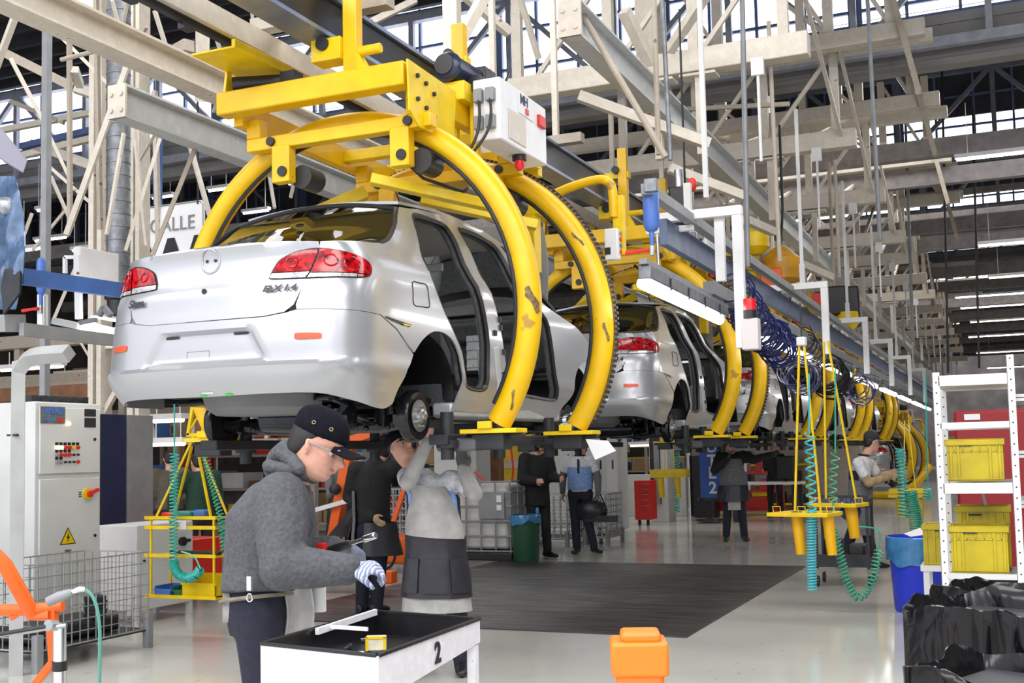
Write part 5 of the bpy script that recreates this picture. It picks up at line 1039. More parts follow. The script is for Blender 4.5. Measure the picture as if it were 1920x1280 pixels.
rack(-13.4, 33, 5, .9, 2.6, 'long yellow rack with parts behind the tall white cabinets', 'yellow2', 4, ['yellow2', 'cardboard', 'white', 'red', 'grey']); rack(-9.2, 35, 5, .9, 2.4, 'yellow rack with parts far behind the worker beside the banner', 'yellow2', 4, ['yellow2', 'dark', 'white', 'grey']); rack(-6.0, 30, 2.6, .8, 1.5, 'low yellow rack beyond the small bright blue bin', 'yellow2', 3, ['yellow2', 'dark', 'grey', 'hose' if 0 else 'blue'])
rack(-14.5, 36, 6, .9, 2.8, 'long cream rack at the far back in the middle', 'creamlow', 4); rack(-.6, 40, 2.6, .8, 2.2, 'dark rack with parts far down the aisle right of the worker in the white shirt', 'grey', 4, ['dark', 'yellow2', 'white', 'red'])
# orange carts and extinguisher behind the two workers under the car
p = at(735, 1075, Z=0)
t = thing('orange_cart', (p.x, p.y+.2, 0), 'orange-red wheeled cart behind the worker in the blue and white shirt', 'cart')
MB().b2((-.42, -.2, .12), (.38, .35, .50)).build('cart_body', 'orange', t, bevel=.05); MB().bar((-.35, .3, .4), (.1, .35, 1.6), .06).bar((.3, .3, .4), (.12, .35, 1.2), .05).build('cart_handle', 'orange', t, smooth=False)
for x in (-.3, .28): MB().cyl((x-.02, -.1, .08), (x+.02, -.1, .08), .08, n=12).build('wheel', 'black', t)
MB().tube([V(v) for v in spl([(.0, -.25, .5), (.12, -.3, .35), (.05, -.3, .12), (-.2, -.28, .05), (-.35, -.25, .3)], False, 5)], .02, 6).build('black_hose', 'black', t)
p = at(742, 1040, Z=0); q = at(742, 960, Y=p.y); t = thing('gas_bottle', (q.x, at(735, 1075, Z=0).y+.15, .5), 'silver cylinder with a red top standing on the orange-red cart', 'cylinder')
MB().lathe([(.06, 0), (.065, .02), (.065, .44), (.03, .5), (.03, .54)], (0, 0, 0), (0, 0, 1), 20).build('bottle_body', 'chrome', t); MB().cyl((0, 0, .46), (0, 0, .60), .055, .045, n=14).build('bottle_top', 'red', t)
p = at(680, 890, Y=11.5); t = thing('orange_lift_arm', (p.x, 11.5, 0), 'orange slanted lift frame behind the two workers under the car', 'lift')
MB().bar((-.5, 0, .2), (-.15, 0, 1.75), .12).bar((-.15, 0, 1.75), (.35, 0, 1.9), .10).bar((-.8, 0, .2), (.4, 0, .2), .14).build('lift_frame', 'orange', t, bevel=.01)
MB().bar((-.4, -.1, .6), (.1, -.1, 1.1), .08).ball((-.28, -.15, 1.2), .07, 12, 8).build('lift_motor', 'dark', t); MB().bar((-.62, -.12, .95), (.1, -.12, 1.12), .05).build('lift_bar', 'white', t, smooth=False)
p = at(1000, 1060, Y=10.5)
# right end of line
single('paper_sheet', MB().add([at(1098, 823, Y=8.45), at(1140, 826, Y=8.45), at(1155, 845, Y=8.42), at(1116, 862, Y=8.40)], [(0, 1, 2, 3)]), 'paper', 'white paper sheet hanging under the foot plate of the second hoop', 'paper', solid=.002, smooth=False)
# ================================================================ OPERATOR SIDE, RIGHT
air_tank(1222, 347, 435, 8.3, 'big blue air tank with a red tap at the near end of the service rail')
p = at(1222, 365, Y=8.2); single('rail_end_cap', MB().box((p.x+.02, 8.12, 3.52), (.10, .05, .10)), 'galv', 'square end cap of the grey service rail on the air tank', 'cap', bevel=.006)
def hook_frame(Y, lab, first=False):
    a = at(1391, 385, Y=9.5); b = at(1232, 395, Y=9.5); x1, x0, zt = a.x, b.x-.1, a.z; zb = at(1400, 652, Y=9.5).z; zb = zb if first else zt-.9
    t = thing('hook_bracket', (x1, Y, zt), lab, 'bracket', 'white hook-shaped brackets'); o = V((x1, 9.5, zt))
    f = MB().b2((x0-x1, -.04, -.08), (0, .04, 0)).b2((-.085, -.04, zb-zt), (0, .04, -.0805)); f.build('bracket_frame', 'white', t, bevel=.005)
    if first: MB().b2((at(1340, 500, Y=9.5).x-x1, .02, -.62), (at(1358, 500, Y=9.5).x-x1, .08, 0)).b2((x0-x1, -.03, -.17), (-.42, .03, -.12)).build('drop_bar', 'white', t, bevel=.004)
    MB().box((-.46 if first else -.3, 0, .12), (.06, .06, .24)).bar((-.3, 0, .1), (-.3, .0, 2.2), .04).build('hanger', 'whitewall', t, smooth=False); return t
t = hook_frame(9.5, 'nearest large white hook-shaped bracket carrying the red warning lamp', True); o = t.location
q = at(1405, 575, Y=9.5)-o
MB().cyl((q.x+.0, 0, q.z-.03), (q.x, 0, q.z+.065), .058, n=24).build('red_lamp', mat('red_lamp_dome', (.65, .01, .02), .2, coat=.6), t); MB().cyl((q.x, 0, q.z-.10), (q.x, 0, q.z-.03), .06, n=24).build('lamp_base', 'black', t)
MB().b2((q.x-.065, -.05, q.z-.36), (q.x+.075, .07, q.z-.10)).build('junction_box', mat('pinkish_white_box', (.62, .57, .57), .5), t, bevel=.008)
HL = ['second white hook-shaped bracket down the service rail', 'third white hook-shaped bracket down the service rail', 'fourth white hook-shaped bracket down the service rail', 'fifth white hook-shaped bracket down the service rail', 'last white hook-shaped bracket, just left of the shelving']
for k, Y in enumerate((14.4, 18.7, 22.8, 27.2, 32)): hook_frame(Y, HL[k])
# line lights: housing with a glowing tube
def line_light(p0, p1, lab, hood=True):
    t = thing('line_light', tuple(p0), lab, 'light', 'tube lights under the service rail'); d = V(p1)-V(p0); L = d.length
    MB().tube([V((0, 0, 0)), d*.01, d*.99, d], [.02, .045, .045, .02], 16).build('light_tube', lamp('line_tube_glow', (1, .99, .98), 8), t)
    if hood: MB().bar(V((.03, -.02, .075)), d+V((.03, .02, .075)), .10, .10).build('housing', 'galv', t, bevel=.008)
    k = MB()
    for i in range(4): c = d*(.2+.22*i); k.box(c+V((.085, 0, .05)), (.008, .02, .09))
    k.build('clip', 'dark', t, smooth=False); MB().bar(V((.03, -.05, .15)), d+V((.03, .1, .15)), .06, .04).build('top_rail', 'grey', t, smooth=False); return t
a, b = at(1203, 530, Y=8.0), at(1350, 598, Y=8.0); X_ = a.x
b = at(1350, 600, X=X_+.0); line_light(a, b, 'nearest big tube light hanging below the blue air tank')
Y = 12.4; k = 0; LL = ['second tube light down the line, behind the blue coiled hoses', 'third tube light down the line', 'fourth tube light down the line', 'fifth tube light down the line', 'sixth tube light down the line', 'seventh tube light down the line', 'farthest tube light before the white shelving']
while k < 7:
    line_light((-2.4, Y, 2.74), (-2.4, Y+3.1, 2.74), LL[k]); Y += 4.1; k += 1
# coiled blue hoses under the rail
random.seed(4)
def bunch(x, y, z, y1, z1, r, turns, m, lab, rr=.007):
    P = [(x, y, z), (x+.02, y+(y1-y)*.33, z+(z1-z)*.5-.08), (x, y+(y1-y)*.66, z+(z1-z)*.75-.12), (x, y1, z1)]
    single('coiled_hose', MB().tube(coil_pts(spl(P, False, 5), r, turns, 14, lambda s: .8+.35*sin(s*23)**2), rr, 5), m, lab, 'hose', 'dark blue coiled hoses under the rail')
bunch(-2.30, 10.4, 3.05, 12.7, 2.78, .17, 30, hoseb, 'first big dark blue coiled hose just behind the red lamp box', .009)
bunch(-2.25, 11.4, 2.80, 13.0, 2.68, .15, 22, hoseb, 'second dark blue coiled hose hanging in front of the tube light', .009)
bunch(-2.30, 13.6, 2.52, 14.6, 2.55, .20, 7, hoseb, 'loose loops of blue hose hanging below the third hoops', .010); bunch(-2.35, 14.6, 3.0, 15.6, 2.85, .17, 8, 'black' and M['black'], 'dark coil of hose close under the service rail', .010)
bunch(-2.30, 16.2, 2.62, 16.9, 2.62, .23, 12, M['black'], 'tight round black hose coil hanging under the rail', .016); bunch(-2.3, 19.6, 2.62, 20.5, 2.6, .2, 7, hoseb, 'small loose blue hose coil farthest down the rail', .012)
# yellow balancers / hoists up in the frame
p = at(1465, 500, Y=16); t = thing('chain_hoist', tuple(p), 'orange-yellow chain hoist hanging in the frame above the service rail', 'hoist')
MB().lathe([(.12, -.28), (.26, -.18), (.28, .1), (.12, .25), (.05, .3)], (0, 0, 0), (0, 0, 1), 14).build('hoist_body', mat('amber_hoist_paint', (.62, .30, .01), .45, 0, .3), t); MB().box((-.1, -.25, -.2), (.30, .06, .3)).build('hoist_handle', 'orange', t, bevel=.02)
MB().tube([(0, 0, .25), (.05, 0, .8), (.05, 0, 2)], .02, 6).build('hoist_cable', 'black', t); MB().lathe([(.1, 0), (.2, .1), (.2, .3), (.1, .4)], (-.35, 0, .2), (0, 0, 1), 12).build('spring_drum', 'yellow2', t)
p = at(1565, 565, Y=20); t = thing('control_hoist', tuple(p), 'dark hoist with red and black parts above the second white bracket', 'hoist')
MB().box((0, 0, 0), (.42, .3, .5)).box((.3, .1, -.1), (.2, .2, .7)).build('hoist_body', 'black', t, bevel=.03); MB().box((-.25, -.1, .0), (.2, .1, .3)).build('red_panel', 'red', t, bevel=.01); MB().cyl((0, 0, .2), (0, 0, 2.4), .03, n=8).build('hoist_rod', 'creamlow', t); MB().lathe([(.1, -.5), (.2, -.4), (.18, -.2)], (.2, 0, 0), (0, 0, 1), 12).build('yellow_drum', 'yellow2', t)
p = at(1285, 370, Y=11.5); t = thing('small_hoist', tuple(p), 'small dark hoist with a bright red knob above the near white bracket', 'hoist'); MB().box((-.05, 0, -.02), (.22, .2, .26)).build('hoist_body', 'black', t, bevel=.03); MB().ball((.10, -.1, .10), .05, 10, 8, (1, 1, 1.5)).build('red_knob', 'red', t); MB().cyl((-.05, -.05, .1), (-.05, -.05, .28), .05, n=10).build('filter', 'steel', t); MB().cyl((0, 0, .1), (0, 0, 2), .012, n=6).build('hoist_wire', 'dark', t)
# long slender rods in front of the frame
RL = [((1391, -30), (1402, 500), 9.2, .045, 'greyrod', 'long dark grey conduit rod hanging in front of the near long girder'), ((1625, -30), (1650, 450), 14, .05, 'greyrod', 'dark grey conduit rod hanging in front of the second cross beam'), ((1441, 40), (1462, 490), 13, .05, 'creamlow', 'spotted cream rod hanging right of the long girder'), ((1565, 300), (1574, 520), 17, .05, 'creamlow', 'spotted cream rod further right, above the dark hoist'),
      ((1225, -30), (1235, 290), 10.5, .055, 'creamlow', 'cream vertical rod left of the grey steel tube near the girder end'), ((1240, -30), (1257, 300), 10.2, .045, 'galv', 'thin grey steel tube beside the cream vertical rod'), ((1058, -30), (1248, 295), 9.8, .06, 'creamlow', 'cream slanted rod crossing the near long girder'), ((1764, 20), (1778, 700), 26, .05, 'dark', 'thin dark hanging rod far right'), ((1824, 200), (1836, 690), 26, .05, 'dark', 'shorter thin dark rod above the white shelving'), ((1694, 120), (1712, 640), 26, .06, 'greyrod', 'thin grey rod hanging among the far cross beams')]
for a, b, Y, w, m, lab in RL: single('hanging_rod', seg(MB(), a, b, Y, w, rnd=True), m, lab, 'rod')
single('sway_bar', MB().bar(at(1280, 205, Y=14), at(1480, 195, Y=14), .05), 'creamlow', 'thin horizontal cream bar across the spotted rod', 'bar', smooth=False)
for i, (a, b, Y, w) in enumerate([((1085, 180), (1330, 270), 10.5, .10), ((1255, 315), (1400, 370), 12.5, .10), ((1395, 410), (1450, 435), 14.5, .10), ((1480, 485), (1560, 520), 17.5, .10), ((1170, 20), (1220, 120), 12, .12), ((860, -20), (955, 62), 11.6, .10), ((640, 70), (780, 0), 12, .08), ((850, 100), (915, -20), 10, .10), ((970, -20), (1010, 110), 12, .06), ((1330, -20), (1255, 95), 12.0, .10)]):
    single('diagonal_brace', seg(MB(), a, b, Y, w, Y+.5), 'cream', ['pale diagonal brace under the near end of the long girder', 'second pale diagonal brace down the long girder', 'third pale diagonal brace down the long girder', 'fourth pale diagonal brace down the long girder', 'cream diagonal brace left of the steel tube at the top', 'cream diagonal bar above the dark motor', 'cream diagonal bar left of the dark motor', 'cream diagonal rod rising from the dark motor', 'thin cream diagonal rod against the bright glazing', 'cream diagonal brace across the first cross beam'][i], 'brace', smooth=False)
p = at(848, 60, Y=11); single('hanger_column', MB().bar((p.x, 11, 4.9), (p.x, 11, 8), .17, .12, (0, 1, 0)), 'cream', 'broad cream hanger column directly above the dark motor', 'column', smooth=False)
p = at(1210, 60, Y=13.4); single('hanger_column', MB().bar((p.x, 13.4, 5.9), (p.x, 13.4, 8), .22, .14, (0, 1, 0)), 'cream', 'broad cream hanger column at the top above the near long girder', 'column', smooth=False)
# foreground tool hoppers with coiled hoses
def hopper_tray(px, py, Y, px0, px1, lab, sockets, rz=-.15):
    p = at(px, py, Y=Y); t = thing('hanging_tool_tray', tuple(p), lab, 'tool tray', None, rz); w0, w1 = at(px0, py, Y=Y).x-p.x, at(px1, py, Y=Y).x-p.x
    MB().prism([(w0, -.22), (w1*.9, -.26), (w1, .12), (w0*.7, .20)], (0, 0, -.02), (1, 0, 0), (0, 1, 0), (0, 0, .035)).build('tray_plate', 'yellow2', t, bevel=.004)
    for x, L, r in sockets:
        s_ = MB().cyl((x, -.08, 0), (x+.03, -.08, -L), r, r*.82, n=20).build('tool_socket', mat('orange_yellow_socket', (.80, .42, .0), .35), t); MB().cyl((x, -.08, .003), (x, -.08, .02), r*.9, n=18).build('socket_rim', 'dark', s_)
    for x in (w0*.8, -.02, w1*.85): MB().tube([(x, -.2, .01), (x-.01, -.2, .07), (x+.06, -.2, .07), (x+.06, -.2, .02)], .005, 5).build('hook', 'yellow2', t)
    return t
t = hopper_tray(1515, 962, 10.6, 1450, 1575, 'nearer hanging yellow tray with two long orange-yellow tool sockets', ((-.08, .36, .055), (.20, .36, .052))); o = t.location; top = at(1503, 640, Y=10.6)-o
for x, k in ((-.10, -1), (.10, 1)): MB().bar((x*1.2, 0, .0), (top.x+.02*k, 0, top.z), .018).build('hanger_bar', 'yellow2', t, smooth=False)
MB().box((top.x, 0, top.z), (.08, .08, .08)).build('swivel', 'white', t, bevel=.01); MB().bar((top.x, 0, top.z+.04), (top.x, 0, top.z+.35), .012).build('hanger_wire', 'dark', t)
t = hopper_tray(1572, 945, 11.6, 1525, 1625, 'farther hanging yellow tray with a single tool socket beside the black cart', ((.14, .32, .06),)); o = t.location; top = at(1548, 640, Y=11.6)-o
for x, k in ((-.12, -1), (.18, 1)): MB().bar((x, 0, .0), (top.x+.02*k, 0, top.z), .018).build('hanger_bar', 'yellow2', t, smooth=False)
tools = MB()
for i in range(9): tools.box((-.18+.05*i, -.05+.04*(i % 2), .035), (.03, .05, .04))
tools.build('sockets_and_bits', 'dblue', t, smooth=False); MB().box((-.22, .0, .045), (.07, .07, .05)).build('red_pot', 'red', t, bevel=.01)
H = lambda px, py, Y=10.4: at(px, py, Y=Y)
single('coiled_hose', MB().tube(coil_pts([H(1517, 812), H(1520, 900), H(1521, 960)], .040, 9), .0085, 6).tube(coil_pts([H(1522, 955), H(1521, 1030), H(1522, 1105)], .040, 28), .0075, 6).tube([H(1517, 700), H(1517, 812)], .008, 6), hosecy, 'cyan coiled air hose hanging straight down in front of the yellow trays to the floor', 'hose')
H2 = lambda px, py, Y=11.3: at(px, py, Y=Y)
single('coiled_hose', MB().tube(coil_pts([H2(1566, 850), H2(1560, 900), H2(1562, 940)], .040, 6), .008, 6).tube(coil_pts([V(v) for v in spl([tuple(H2(1562, 990)), tuple(H2(1575, 1040)), tuple(H2(1590, 1095)), tuple(H2(1610, 1120)), tuple(H2(1632, 1095)), tuple(H2(1645, 1045)), tuple(H2(1648, 1030))], False, 5)], .038, 34), .0075, 6).tube([H2(1562, 940), H2(1562, 990)], .008, 6).tube([H2(1566, 690), H2(1566, 850)], .008, 6).tube([V(v) for v in spl([tuple(H2(1648, 1030)), tuple(H2(1650, 1000)), tuple(H2(1640, 990)), tuple(H2(1610, 987))], False, 4)], .008, 6), hoseg, 'green coiled air hose drooping in a U beside the black cart', 'hose')
H3 = lambda px, py, Y=15: at(px, py, Y=Y)
single('coiled_hose', MB().tube(coil_pts([H3(1687, 840), H3(1692, 900), H3(1694, 970)], .055, 20), .010, 5), hose_m, 'turquoise coiled hose held by the worker in the white shirt', 'hose'); single('coiled_hose', MB().tube(coil_pts([H3(1707, 920), H3(1716, 960), H3(1720, 1002)], .075, 20), .010, 5), hoseg, 'green coiled hose hanging above the big blue bin', 'hose')
single('coiled_hose', MB().tube(coil_pts([H3(1740, 915), H3(1738, 935)], .05, 4), .01, 5).tube([H3(1735, 700), H3(1740, 915)], .008, 5), hose_m, 'short end of a pale coiled hose by the shelf post', 'hose')
tt = tool_holder(1706, 925, 15.5, .62, 'small ochre tool holder hanging near the hands of the worker in the white shirt')
# black cart
p = at(1582, 1100, Z=0)
t = thing('black_cart', (p.x, p.y+.25, 0), 'black two-level tool cart on casters under the yellow trays', 'cart')
for z in (.22, .88): MB().b2((-.30, -.26, z), (.30, .26, z+.03)).b2((-.30, -.26, z), (-.28, .26, z+.10)).b2((.28, -.26, z), (.30, .26, z+.10)).b2((-.30, -.27, z), (.30, -.25, z+.14)).b2((-.30, .24, z), (.30, .26, z+.10)).build('shelf_tray', 'dark', t, bevel=.004)
for x in (-.28, .28):
    for y in (-.24, .24): MB().bar((x, y, .2), (x, y, .95), .03).build('post', 'dark', t, smooth=False); MB().cyl((x-.015, y, .06), (x+.015, y, .06), .06, n=14).build('caster', 'black', t)
MB().box((-.12, 0, .40), (.2, .25, .24)).box((.14, 0, .36), (.18, .3, .2)).build('black_case', 'black', t, bevel=.02); MB().ball((.08, -.02, .82), .12, 14, 8, (1, .7, .9)).build('motor_unit', mat('blue_grey_motor', (.05, .09, .17), .4), t)
# big blue bin
t = round_bin('blue_bin', 1722, 1152, .275, .68, mat('bright_blue_plastic', (.015, .04, .62), .4), bagblue, 'large bright blue bin with a light blue liner in front of the white shelving', frill=.22)
MB().add([(-.05, -.1, .70), (.2, -.15, .74), (.24, .05, .72), (.02, .1, .77), (-.12, .0, .72)], [(0, 1, 4), (1, 2, 3), (1, 3, 4)]).build('waste_paper', 'paper', t, smooth=False)
# white shelving with yellow crates
def post_holes(t, x, y, h, w=.05, d=.05, z0=0): 
    u = MB().b2((x, y-.02, z0), (x+w, y, h)).b2((x, y-.02, z0), (x+.006, y+d, h)).build('upright', 'white', t, bevel=.002)
    k = MB(); z = z0+.05
    while z < h: k.cyl((x+w/2, y-.023, z), (x+w/2, y-.019, z), .006, n=6); z += .075
    tag(k.build('punched_holes', 'dark', u, smooth=False), kind='stuff')
Ys = 8.75
pa, pb = at(1757, 900, Y=Ys), at(1898, 900, Y=Ys)
t = thing('shelving_unit', (pa.x, Ys, 0), 'white punched-steel shelving unit with yellow crates on the right', 'shelving'); o = t.location; Lx = pb.x-pa.x
ht, hr = at(1760, 698, Y=Ys).z, at(1890, 665, Y=Ys).z
post_holes(t, 0, 0, ht); post_holes(t, Lx, 0, hr); post_holes(t, 0, .85, ht-.02); post_holes(t, Lx, .85, hr)
for i, (ya, yb) in enumerate(((702, 722), (791, 803), (905, 925))):
    z0_, z1_ = at(1820, yb, Y=Ys).z, at(1820, ya, Y=Ys).z; b = MB().b2((.04, -.02, z0_), (Lx, .0, z1_)).build('shelf_beam', 'white', t, bevel=.002); MB().b2((.04, .83, z0_), (Lx, .85, z1_)).build('shelf_beam', 'white', t, bevel=.002)
    if i != 1: MB().b2((.02, 0, z0_+.01), (Lx, .83, z0_+.02)).build('shelf_plate', 'whitewall', b, smooth=False)
zb = at(1820, 1085, Y=Ys).z; MB().b2((.04, -.03, zb), (Lx, .0, zb+.04)).b2((.04, 0, zb), (Lx, .83, zb+.01)).b2((.04, .0, zb-.14), (Lx, .03, zb-.10)).build('bottom_shelf', 'whitewall', t, bevel=.002)
MB().bar((.25, .8, zb+.75), (.62*Lx, .8, zb+.42), .02, .03).build('cross_stay', 'white', t, smooth=False)
t2 = thing('shelving_unit', (pb.x+.05, Ys+.1, 0), 'second white shelving unit cut off by the right edge', 'shelving'); post_holes(t2, .42, .0, hr-.05)
for z in (.55, 1.1, 1.45, 1.85): MB().b2((0, 0, z), (1.0, .02, z+.05)).b2((0, .8, z), (1.0, .82, z+.05)).b2((0, 0, z+.02), (1.0, .8, z+.03)).build('shelf_beam', 'white', t2, bevel=.002)
def crate(x0, x1, y0, y1, z0, z1, lab, m='yellow2'):
    t = thing('plastic_crate', ((x0+x1)/2, (y0+y1)/2, z0), lab, 'crate', 'yellow plastic crates on the white shelving'); w, d, h = (x1-x0)/2, (y1-y0)/2, z1-z0; T = .012; cm = mat('crate_yellow', (.50, .39, .008), .4, 0, .2, 5)
    MB().b2((-w, -d, 0), (w, -d+T, h)).b2((-w, d-T, 0), (w, d, h)).b2((-w, -d+T, 0), (-w+T, d-T, h)).b2((w-T, -d+T, 0), (w, d-T, h)).b2((-w+T, -d+T, .002), (w-T, d-T, T)).build('crate_body', cm, t, smooth=False)
    MB().b2((-w-.012, -d-.014, h-.035), (w+.012, -d-.001, h+.004)).b2((-w-.012, d+.001, h-.035), (w+.012, d+.014, h+.004)).b2((-w-.012, -d-.0005, h-.035), (-w-.001, d+.0005, h+.004)).b2((w+.001, -d-.0005, h-.035), (w+.012, d+.0005, h+.004)).b2((-w-.012, -d-.014, h+.0045), (w+.012, -d+.02, h+.010)).build('crate_rim', cm, t, bevel=.003)
    r = MB()
    for x in (-w+.02, -w*.62, w*.5, w-.03): r.b2((x, -d-.010, .01), (x+.016, -d, h-.04))
    r.b2((-w, -d-.008, h*.72), (w, -d, h*.72+.012)).b2((-w, -d-.008, .01), (w, -d, .022))
    for i in range(6): r.b2((-w+.05+i*w*.3, -d-.008, h-.09), (-w+.06+i*w*.3, -d, h-.035))
    tag(r.build('crate_ribs', cm, t, bevel=.002)); MB().b2((-w*.55, -d-.012, h*.86), (-w*.05, -d-.006, h*.89)).build('handle_slot', 'dark', t, smooth=False); return t
zc = at(1820, 905, Y=Ys).z; x0c = pa.x+.07
crate(x0c, x0c+Lx-.12, Ys+.05, Ys+.78, zc+.01, zc+.30, 'dusty yellow crate on the upper filled level of the white shelving')
crate(x0c, x0c+Lx-.12, Ys+.02, Ys+.42, zb+.04, zb+.36, 'yellow crate at the front of the lowest shelf'); crate(x0c+.03, x0c+Lx-.10, Ys+.44, Ys+.82, zb+.04, zb+.48, 'yellow crate behind the front one on the lowest shelf')
p = at(1735, 1008, Y=10.6); crate(p.x-.02, p.x+.42, 10.6, 11.0, .52, .86, 'yellow crate standing behind the left post of the white shelving'); crate(pb.x+.12, pb.x+.75, Ys+.14, Ys+.8, 1.50, 1.8, 'yellow crate on the second shelving unit at the right edge'); crate(pb.x+.12, pb.x+.75, Ys+.14, Ys+.8, .60, .9, 'yellow crate lowest on the second shelving unit at the right edge')
single('crate_stand', MB().b2((p.x-.05, 10.58, .47), (p.x+.5, 11.05, .52)).b2((p.x-.03, 10.6, 0), (p.x+.02, 10.65, .5)).b2((p.x+.43, 10.6, 0), (p.x+.48, 10.65, .5)).b2((p.x-.03, 10.98, 0), (p.x+.02, 11.03, .5)), 'white', 'low white stand under the yellow crate behind the shelving', 'stand', smooth=False)
p = at(1862, 860, Y=12.5); t = thing('red_machine', (p.x, 12.5, 0), 'red machine block seen through the white shelving', 'machine'); MB().b2((-.35, 0, .2), (.9, .8, 1.9)).build('machine_body', mat('deep_red_paint', (.26, .006, .01), .5), t, bevel=.03); MB().b2((-.3, .05, 0), (.85, .75, .2)).build('machine_base', 'dark', t); MB().b2((-.25, -.02, 1.80), (-.1, 0, 1.86)).build('white_tag', 'paper', t, smooth=False); MB().b2((-.25, -.02, 1.35), (-.12, 0, 1.45)).build('white_tag', 'paper', t, smooth=False)
# hoop lying on the floor down the aisle
p = at(1690, 935, Z=0); single('yellow_hoop_end', MB().tube([V(v) for v in spl([(p.x-1.6, p.y+.6, .12), (p.x-1.0, p.y+.2, .10), (p.x-.2, p.y, .14), (p.x+.4, p.y+.2, .42), (p.x+.8, p.y+.6, .95)], False, 5)], .11, 12), 'yellow', 'lowest part of a yellow hoop near the floor behind the worker in the white shirt', 'hoop')
# bag-lined bins in the foreground
bagk = mat('black_bin_bag', (.004, .004, .005), .16, 0, .0, 5, .0, spec=.4)
def crumple(m, s1=2.6, s2=2.6, st=.75):
    nt = m.node_tree; b = nt.nodes['Principled BSDF']; tc = nt.nodes['Texture Coordinate']; mp = nt.nodes.new('ShaderNodeMapping'); mp.inputs['Scale'].default_value = (1, 1, .55); mp.inputs['Rotation'].default_value = (.2, .5, .3); nt.links.new(tc.outputs['Object'], mp.inputs[0])
    n = nt.nodes.new('ShaderNodeTexNoise'); n.inputs['Scale'].default_value = s1; n.inputs['Detail'].default_value = 3; n.inputs['Distortion'].default_value = .8; nt.links.new(mp.outputs[0], n.inputs['Vector'])
    v = nt.nodes.new('ShaderNodeTexVoronoi'); v.feature = 'DISTANCE_TO_EDGE'; v.inputs['Scale'].default_value = s2; nt.links.new(n.outputs['Color'], v.inputs['Vector'])
    b1 = nt.nodes.new('ShaderNodeBump'); b1.inputs['Strength'].default_value = st; b1.inputs['Distance'].default_value = .03; nt.links.new(n.outputs['Fac'], b1.inputs['Height'])
    b2 = nt.nodes.new('ShaderNodeBump'); b2.inputs['Strength'].default_value = .6; b2.inputs['Distance'].default_value = .02; nt.links.new(v.outputs['Distance'], b2.inputs['Height']); nt.links.new(b1.outputs[0], b2.inputs['Normal']); nt.links.new(b2.outputs[0], b.inputs['Normal'])
crumple(bagk)
def bag_bin(cx, cy, w, d, h, lab, seed, rz=0., drop=.35):
    t = thing('bag_lined_bin', (cx, cy, 0), lab, 'bin', 'bins lined with black bags', rz); MB().b2((-w/2+.03, -d/2+.03, 0), (w/2-.03, d/2-.03, h-.04)).build('bin_body', 'dark', t, bevel=.03)
    n = 120; rows = 26; vs = []
    def rect(a, q):   # rounded rectangle direction
        c, s = cos(a), sin(a); e = 7.; r = (abs(c)**e+abs(s)**e)**(-1/e); return V((c*r*w/2*q, s*r*d/2*q, 0))
    for k in range(rows+1):
        s = k/rows
        for i in range(n):
            a = 2*pi*i/n; f = .012*sin(9*a+seed)+.010*sin(23*a+seed*2)+.006*sin(41*a)
            if s < .35: q = .80+.18*s/.35+.012*sin(11*a+seed); z = h-.50*(1-s/.35)**1.3-.02*sin(7*a+seed)*(1-s/.35)
            elif s < .45: u = (s-.35)/.1; q = .98+.05*sin(u*pi/2); z = h+.022*sin(u*pi)
            else: u = (s-.45)/.55; q = 1.03+.02*u+f*(1+2.0*u); z = h-drop*u-.02*sin(3*a+seed)*u
            p_ = rect(a, q+f*.5*(s >= .35)); vs.append(p_+V((0, 0, z+.016*sin(5*a+seed*3)+.010*sin(9*a+seed)+.004*sin(19*a+k*.4))))
    fs = [(k*n+i, k*n+(i+1) % n, (k+1)*n+(i+1) % n, (k+1)*n+i) for k in range(rows) for i in range(n)]+[tuple(range(n-1, -1, -1))]
    MB().add(vs, fs).build('black_bag', bagk, t); return t
def gp(px, py, d): return EYE+(CR*((px-PPX)/F)+CU*((PPY-py)/F)+CF)*d
p = gp(1860, 1165, 4.3); bag_bin(p.x+.12, p.y+.25, .78, .62, p.z+.02, 'nearer grey bin covered by a shiny black bag in the lower right corner', 1.3, -.42, .55)
p = gp(1880, 1125, 5.3); bag_bin(p.x+.18, p.y+.1, .85, .6, p.z+.03, 'farther bin covered by a shiny black bag, directly under the white shelving', 4.1, -.42, .35)
p = gp(1800, 1262, 3.5); bag_bin(p.x+.30, p.y-.12, .80, .55, p.z+.02, 'lowest black-bagged bin, cut off by the bottom edge at the right', 2.2, -.42, .5)
# orange pot at the bottom edge
p = gp(1198, 1240, 2.9); t = thing('orange_holder', (p.x, p.y, p.z-.6), 'bright orange square-necked plastic holder cut off by the bottom edge', 'holder'); ob = mat('bright_orange_plastic', (1., .20, .01), .35, 0, .05)
a, r0 = .062, .07
R45 = Matrix.Rotation(.35, 3, 'Z')
MB().box((0, 0, .33), (.118, .118, .56), R45).build('holder_body', ob, t, bevel=.012); MB().box((0, 0, .615), (.142, .142, .085), R45).build('holder_collar', ob, t, bevel=.009); MB().box((.005, 0, .665), (.10, .10, .03), R45).build('holder_rim', ob, t, bevel=.01); MB().b2((-.06, -.06, 0), (.06, .06, .06)).build('holder_base', 'dark', t)
MB().b2((-.12, -.12, -(p.z-.6)), (.12, .12, 0)).build('stand', 'grey', t, smooth=False)
